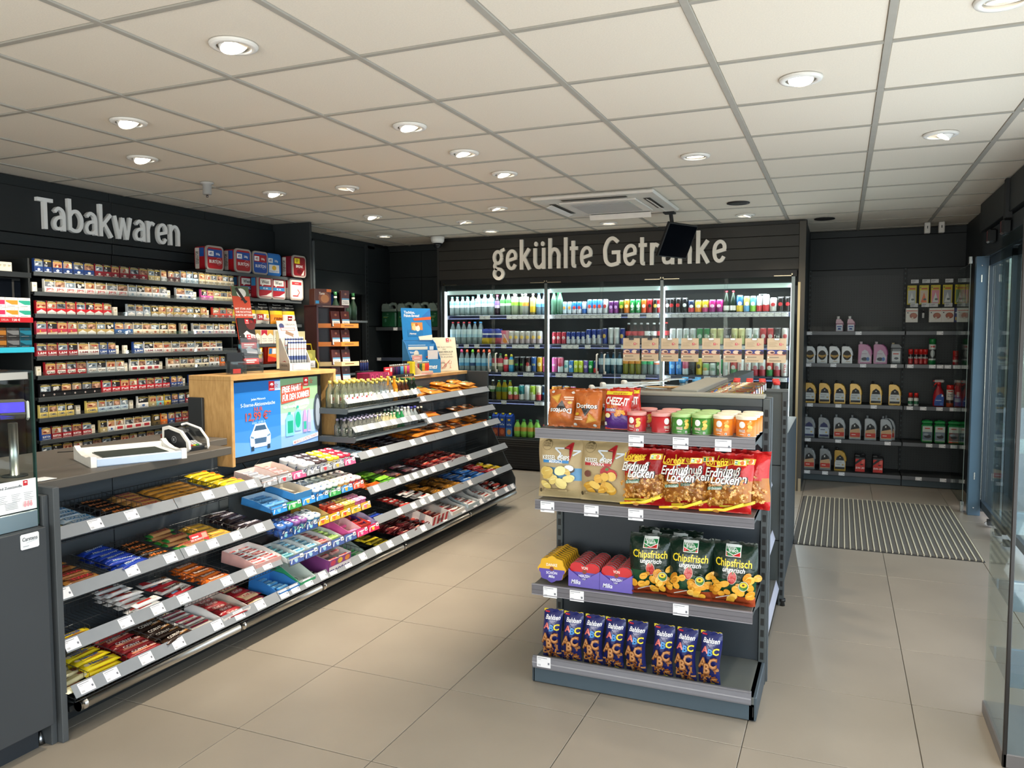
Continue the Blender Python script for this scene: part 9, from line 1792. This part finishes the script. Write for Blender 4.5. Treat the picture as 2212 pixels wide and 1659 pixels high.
for i,x in enumerate((.205,.368)):
    m=MB();m.box(-.055,-.07,0,.055,0,.16,'#1f1f22','plast',.012);m.box(-.05,-.06,.155,.0,-.01,.178,'#1b1b1e','plast',.006);m.tube([(-.0,-.035,.17),(.03,-.035,.182),(.05,-.035,.165)],.008,8,'#1b1b1e','plast')
    c=MB();c.lathe([(.016,.155,'#141416'),(.016,.185,'#141416')],12,-.035,-.035,'plast');l=MB();l.decal(plane((-.055,-.0702,0),(1,0,0),(0,0,1)),[('r',.012,.006,.1,.135,'#c8322c'),('p',[(.012,.1),(.05,.135),(.085,.135),(.012,.075)],'#1f1f22'),('r',.07,.09,.096,.128,'#d8685c'),('e',.07,.08,.014,.006,'#2a2626'),('t','5W-30',.056,.045,.02,'#f0e6e2',{'b':1,'w':.08})],'paper',.0008,.0004,1)
    Proto('oil_can',m,[('cap',c),('label',l)],'oil bottle').put('black and red square oil can on the lowest shelf, %s of two'%ORD[i+1],'square oil cans',(x,8.64,.103))
def cyl(name,r,h,segs,items,cap_r,cap_h,capc,label,group,loc,cat_,mat='gloss'):
    m=MB();m.lathe([(r,z,c) for z,c in segs]+[(r,h-cap_h,segs[-1][1])],16,0,0,mat)
    if items:m.decal(cylmap(r,0),items,'gloss',.0008,.0004,.012)
    c=MB();c.lathe([(cap_r,h-cap_h,capc),(cap_r,h-.004,capc),(cap_r*.9,h,capc)],16,0,0,'plast')
    o=thing(name,m,label,cat_,group,loc);part('cap',c,o);return o
for i,x in enumerate((.638,.688,.73,.768)):cyl('additive_can',.021,.152,[(0,'#a8232a'),(.06,'#c9c4c0'),(.075,'#2a2426'),(.1,'#b0262c')],[('r',-.014,.01,.014,.045,'#b8342f'),('r',-.012,.064,.012,.07,'#222222')],.021,.045,'#c2231f','small red capped additive can, %s of four in a row'%ORD[i+1],'red additive cans',(x,8.66,1.197),'can')
cyl('cleaner_spray',.032,.255,[(0,'#1f7a44'),(.045,'#c9d0cc'),(.06,'#3a3c3c'),(.15,'#c0c8c4'),(.185,'#d6d8d4')],[('e',0,.11,.02,.035,'#a8b0ae'),('r',-.018,.17,.018,.185,'#b83a34')],.031,.055,'#1c7a3c','tall spray can with green cap on the second oil shelf',None,(.827,8.66,1.197),'spray can')
cyl('additive_can',.024,.138,[(0,'#a8232a'),(.03,'#d0b8b0'),(.05,'#a8232a')],None,.024,.05,'#b8261f','single dark red can standing alone near the glass screen',None,(1.028,8.66,1.197),'can')
for i,x in enumerate((.647,.698)):cyl('small_additive',.022,.13,[(0,'#c4cac4'),(.02,'#2f6a4a'),(.05,'#d2d6d0'),(.08,'#6a2a24')],None,.018,.035,'#d02a22','small red capped bottle with green label, %s of two'%ORD[i+1],'small red capped bottles',(x,8.64,.787),'bottle')
cyl('spray_can',.032,.215,[(0,'#a84a2c'),(.04,'#3a2c2a'),(.07,'#c9c4bc'),(.16,'#b8b4ac')],[('t','START',0,.125,.014,'#2a2a2c',{'b':1,'w':.05}),('t','PILOT',0,.105,.014,'#2a2a2c',{'b':1,'w':.045}),('r',-.02,.15,.02,.16,'#b83a34')],.031,.045,'#c8261f','white spray can with red cap on the middle oil shelf',None,(.99,8.64,.787),'spray can')
cyl('spray_can',.026,.262,[(0,'#8a3a2c'),(.05,'#c0b4a8'),(.09,'#9a2a26'),(.21,'#c22a26')],[('r',-.012,.1,.012,.15,'#d8ccc0')],.013,.05,'#9a8a78','slim red spray can with beige nozzle cap',None,(1.055,8.64,.787),'spray can')
def trigger():
    m=MB();m.lathe([(.045,0,'#8e1a24'),(.05,.01,'#9c1c28'),(.05,.1,'#9c1c28'),(.04,.15,'#9c1c28'),(.02,.19,'#9c1c28'),(.016,.215,'#a8202c')],16,0,0,'gloss',1,.7)
    l=MB();l.decal(plane((-.04,-.0362,0),(1,0,0),(0,0,1)),[('p',[(.0,.01),(.08,.01),(.082,.1),(.06,.13),(.02,.11),(0,.06)],'#2650a0'),('r',.06,.1,.074,.12,'#dfe6f0'),('r',.01,.06,.06,.066,'#c8d4e8'),('e',.06,.03,.012,.012,'#4a74bc')],'paper',.0012,.0004,1)
    h=MB();h.box(-.045,-.016,.235,.045,.016,.265,'#c9c4c2','plast',.01);h.box(-.055,-.012,.245,-.04,.012,.258,'#c42a28','plast',.003);h.lathe([(.018,.212,'#c42a28'),(.018,.24,'#c42a28')],12,0,0,'plast');h.tube([(-.02,0,.235),(-.04,0,.215),(-.048,0,.195)],.007,8,'#c42a28','plast')
    return Proto('spray_bottle',m,[('label',l),('trigger_head',h)],'spray bottle')
for x,lb in ((.895,'dark red trigger spray bottle in front of the pegboard gap'),(1.135,'dark red trigger spray bottle half hidden by the blue post')):trigger().put(lb,'red trigger spray bottles',(x,8.66,.787))
for i,(x,c) in enumerate(((.801,'#5a6a78'),(.911,'#6a7a88'),(1.028,'#7a4a44'),(1.115,'#4a5a6a'))):
    m=MB();m.box(-.048,-.1,0,.048,0,.19,'#1e7a40','gloss',.014);k=MB();k.box(-.049,-.101,.19,.049,.001,.222,'#1f8a46','plast',.012);k.box(-.02,-.07,.222,.02,-.03,.23,'#1a6e38','plast',.003);l=MB()
    l.decal(plane((-.042,-.1012,.012),(1,0,0),(0,0,1)),[('r',0,0,.084,.155,'#b9c2bc'),('r',.0,.02,.084,.1,c),('e',.045,.055,.03,.018,'#1c2024'),('e',.03,.075,.024,.012,'#8a96a0'),('r',.02,.13,.064,.14,'#b83a34'),('r',0,.0,.084,.014,['#3a7a44','#3a7a44','#c8402c','#3a7a44'][i])],'paper',.0008,.0004,1)
    Proto('wipe_tub',m,[('lid',k),('label',l)],'tub').put('green cleaning wipe tub, %s from the aisle on the fourth oil shelf'%ORD[i+1],'green wipe tubs',(x,8.70,.427))
for i,x in enumerate((-.02,.087)):
    m=MB();m.box(-.035,-.045,0,.035,0,.085,'#a8788c','gloss',.006);m.prism([(-.035,.085),(.035,.085),(.012,.128),(-.03,.128)],lambda a,b,d:Vector((a,d,b)),-.042,-.003,'#b48698','gloss');c=MB();c.lathe([(.014,.128,'#e6e4e2'),(.014,.158,'#e6e4e2')],12,-.012,-.022,'plast');l=MB();l.decal(plane((-.03,-.0452,.008),(1,0,0),(0,0,1)),[('r',0,0,.06,.062,'#c9d0da'),('r',.008,.04,.052,.05,'#3a4a9a'),('r',.016,.014,.044,.03,'#2f3f8e')],'paper',.0006,.0003,1)
    g=MB();g.tube([(.008,-.022,.122),(.03,-.022,.1),(.037,-.022,.07)],.006,6,'#b48698','gloss');Proto('additive_bottle',m,[('cap',c),('label',l),('spout_arm',g)],'bottle').put('small pink additive bottle with white cap on the top oil shelf, %s'%('first' if i==0 else 'second'),'pink additive bottles',(x,8.66,1.521))
m=MB();m.box(-.05,-.07,0,.05,0,.165,'#6a6e72','plast',.014);m.prism([(-.05,.165),(.05,.165),(.02,.2),(-.045,.2)],lambda a,b,d:Vector((a,d,b)),-.066,-.004,'#6e7276','plast');c=MB();c.lathe([(.014,.2,'#b8a888'),(.014,.215,'#b8a888')],10,-.03,-.035,'plast');l=MB();l.decal(plane((-.04,-.0702,.01),(1,0,0),(0,0,1)),[('r',.0,.02,.075,.12,'#c4c8cc'),('e',.04,.05,.02,.012,'#5a6068'),('r',.01,.09,.06,.1,'#b84a44')],'paper',.0006,.0003,1)
Proto('coolant_bottle',m,[('cap',c),('label',l)],'bottle').put('grey coolant bottle beside the two purple pink bottles',None,(.508,8.68,1.197))
# hanging air fresheners and lamp boxes
for i,(x,c,g) in enumerate(((.638,'#a8b0b0','grey'),(.745,'#c8b8a0','rainbow'),(.846,'#d88a98','pink'),(.95,'#9aa0a4','silver'),(1.055,'#6a8a5a','green'),(1.15,'#c88a9a','rose'))):
    m=MB();m.box(-.042,-.006,0,.042,0,.19,'#c8b41e','gloss',.002);m.decal(plane((-.042,-.0062,0),(1,0,0),(0,0,1)),[('r',.008,.012,.076,.14,c),('p',[(.016,.02),(.068,.02),(.042,.12)],'#d0d4d2' if i!=1 else '#d86a3a'),('e',.05,.05,.014,.01,'#4a5a5a'),('r',.02,.15,.07,.162,'#b8442c'),('p',[(.006,.16),(.016,.16),(.011,.182)],'#2f6a34')],'gloss',.0006,.0003,1)
    h=MB();h.tube([(0,.18,.18),(0,-.012,.186)],.002,5,'#9a9a98','metal');Proto('air_freshener',m,[('hook',h)],'air freshener').put('%s tree air freshener on yellow card, %s on the hook row'%(g,ORD[i+1]),'hanging air fresheners',(x,8.75,1.79))
for row,z in ((0,2.0),(1,1.765)):
    for i,x in enumerate((.66,.76,.835,.96,1.07)):
        m=MB();m.box(-.034,-.002,0,.034,0,.036,'#d2d4d6','paper');m.decal(plane((-.034,-.0022,0),(1,0,0),(0,0,1)),[('r',.006,.02,.04,.026,'#7a7c80'),('r',.006,.008,.03,.013,'#9a9ca0')],'paper',.0003,.0002,1);q=MB();q.box(-.044,.0,-.004,.044,.002,.04,'#c8ccd0','acryl');q.tube([(0,.0,.02),(0,.19,.02)],.0022,5,'#9a9a98','metal');o=Proto('hook_label',m,[('holder',q)],'label').put('white hook label, %s in the %s pegboard row'%(ORD[i+1],'upper' if row==0 else 'lower'),'hook labels on the pegboard',(x,8.735,z))
for i,(x,c) in enumerate(((.638,'#d8d4cc'),(.845,'#d6d2ca'),(.95,'#d8d4cc'),(1.03,'#2a3068'),(1.085,'#d4d0c8'),(1.15,'#d8d4cc'))):
    m=MB();m.box(-.054 if c!='#2a3068' else -.028,-.08,0,.054 if c!='#2a3068' else .028,0,.14,c,'gloss',.002)
    it=[('r',.004,.11,.104,.118,'#b8442c'),('e',.068,.065,.034,.03,'#8a3a1c'),('e',.07,.07,.024,.02,'#a8522c'),('e',.06,.04,.01,.014,'#c8b8a8'),('r',.012,.09,.024,.1,'#3a3a44')] if c!='#2a3068' else [('l',(.02,.02),(.02,.05),.008,'#d8b03a'),('l',(.036,.02),(.036,.05),.008,'#d8b03a'),('p',[(.01,.09),(.05,.08),(.05,.12)],'#c8ccd8')]
    m.decal(plane((-.054 if c!='#2a3068' else -.028,-.0802,0),(1,0,0),(0,0,1)),it,'gloss',.0006,.0003,1)
    h=MB();h.tube([(0,.18,.12),(0,-.0,.13)],.003,5,'#9a9a98','metal')
    Proto('bulb_box',m,[('hook',h)],'box').put(('white headlamp bulb box with amber lamp, %s on the lower hooks'%ORD[i+1]) if c!='#2a3068' else 'dark blue fuse pack among the white bulb boxes','bulb boxes on the pegboard',(x,8.75+(.0 if i%2==0 else .02),1.612))
m=MB();m.lathe([(.011,0,'#d8d8d6'),(.012,.05,'#2a2c30'),(.006,.075,'#1a1a1c')],10,0,0,'plast');thing('small_vial',m,'tiny dark vial hanging between the bulb boxes','bottle',None,(.742,8.72,1.655))
m=MB();m.tube([(.742,8.93,1.73),(.742,8.72,1.735)],.0022,5,'#9a9a98','metal');part('empty_hook',m,mo_)
# green canisters and shelves in the dark niche
ns=thing('niche_shelf',None,'dark wall shelf in the niche holding green washer fluid canisters','shelf')
m=MB();m.box(-5.13,8.0,1.56,-4.245,8.33,1.578,'#3a3e41','coatsteel',.002);m.box(-5.13,7.99,1.545,-4.245,8.0,1.585,'#3f4448','plast',.002);s=part('shelf',m,ns);link('price_tag',rt_,s,(-4.86,7.988,1.564))
m=MB();m.box(-5.10,7.994,1.585,-4.25,7.996,1.65,'#ffffff','lip');part('clear_lip',m,s)
m=MB();m.box(-5.13,8.0,1.20,-4.245,8.33,1.218,'#3a3e41','coatsteel',.002);m.box(-5.13,7.99,1.185,-4.245,8.0,1.225,'#3f4556','plast',.002);s=part('shelf',m,ns);link('price_tag',rt_,s,(-5.09,7.988,1.205))
def canister():
    w,h,d=.2,.3,.12;m=MB()
    for z0,z1,c in ((0,.19,'#1d4f33'),(.19,.225,'#7d8f88')):
        m.box(-w/2,-d,z0,w/2,0,z1,c,'gloss',.014 if z0==0 else .008)
    m.prism([(-.1,.2),(.01,.2),(.0,.25),(-.025,.285),(-.085,.285),(-.1,.26)],lambda a,b,e:Vector((a,e,b)),-d*.9,-d*.1,'#84958e','gloss')
    g=MB();g.tube([(-.03,-d/2,.262),(.02,-d/2,.285),(.06,-d/2,.28),(.084,-d/2,.25),(.084,-d/2,.2)],.019,8,'#84958e','gloss');c=MB();c.lathe([(.016,.262,'#4a5a54'),(.016,.285,'#4a5a54'),(.007,.288,'#4a5a54'),(.007,.3,'#4a5a54')],12,-.065,-d/2,'plast')
    l=MB();l.decal(plane((-w/2,-d-.0003,0),(1,0,0),(0,0,1)),[('p',[(.11,.02),(.185,.01),(.19,.14),(.16,.17)],'#245c3c'),('r',.03,.13,.1,.136,'#6a9a7a'),('r',.03,.118,.085,.123,'#a8a84a'),('e',.09,.16,.014,.01,'#5a7a68'),('e',.06,.085,.014,.022,'#4a7a64')],'gloss',.0006,.0003,1)
    return Proto('fluid_canister',m,[('handle',g),('cap',c),('label',l)],'canister')
cp_=canister()
for i,x in enumerate((-4.985,-4.765,-4.55,-4.345)):cp_.put('green washer fluid canister, %s from the back room door'%ORD[i+1],'green canisters in the niche',(x,8.16,1.58))

# clear display cabinet cut by the picture edge beside the viewer
gcab=thing('clear_display_cabinet',None,'clear acrylic display cabinet with black edge at the picture border beside the aisle','cabinet')
m=MB();m.box(.553,3.085,.0,.566,3.10,1.9,'#1d1a18','plast',.002);part('black_edge',m,gcab)
m=MB();m.box(.566,3.088,.02,.95,3.093,1.88,'#ffffff','glass');part('front_pane',m,gcab)
m=MB();m.box(.556,3.1,.02,.561,3.5,1.88,'#ffffff','glass');part('side_pane',m,gcab)
m=MB();m.box(.553,3.085,0,.96,3.52,.05,'#6f6c6c','plast',.003);part('base',m,gcab)
for z in (.28,.55,.82,1.1,1.4):
    m=MB();m.box(.565,3.11,z,.94,3.5,z+.006,'#cfd0d8','acryl');m.box(.57,3.11,z-.0,.94,3.114,z+.05,'#d6d6de','acryl');s=part('shelf',m,gcab)
    m=MB();m.box(.62,3.12,z+.006,.70,3.16,z+.11,'#c9c4bc','paper',.004);m.decal(plane((.62,3.1198,z+.006),(1,0,0),(0,0,1)),[('r',.008,.03,.072,.08,'#8c8a94'),('r',.008,.01,.05,.02,'#b8b4ac')],'paper',.0004,.0002,1)
    thing('clear_pack',m,'small pale pack on the clear cabinet shelf at height %s'%{.28:'knee',.55:'thigh',.82:'hip',1.1:'waist',1.4:'chest'}[z],'box','packs in the clear cabinet')
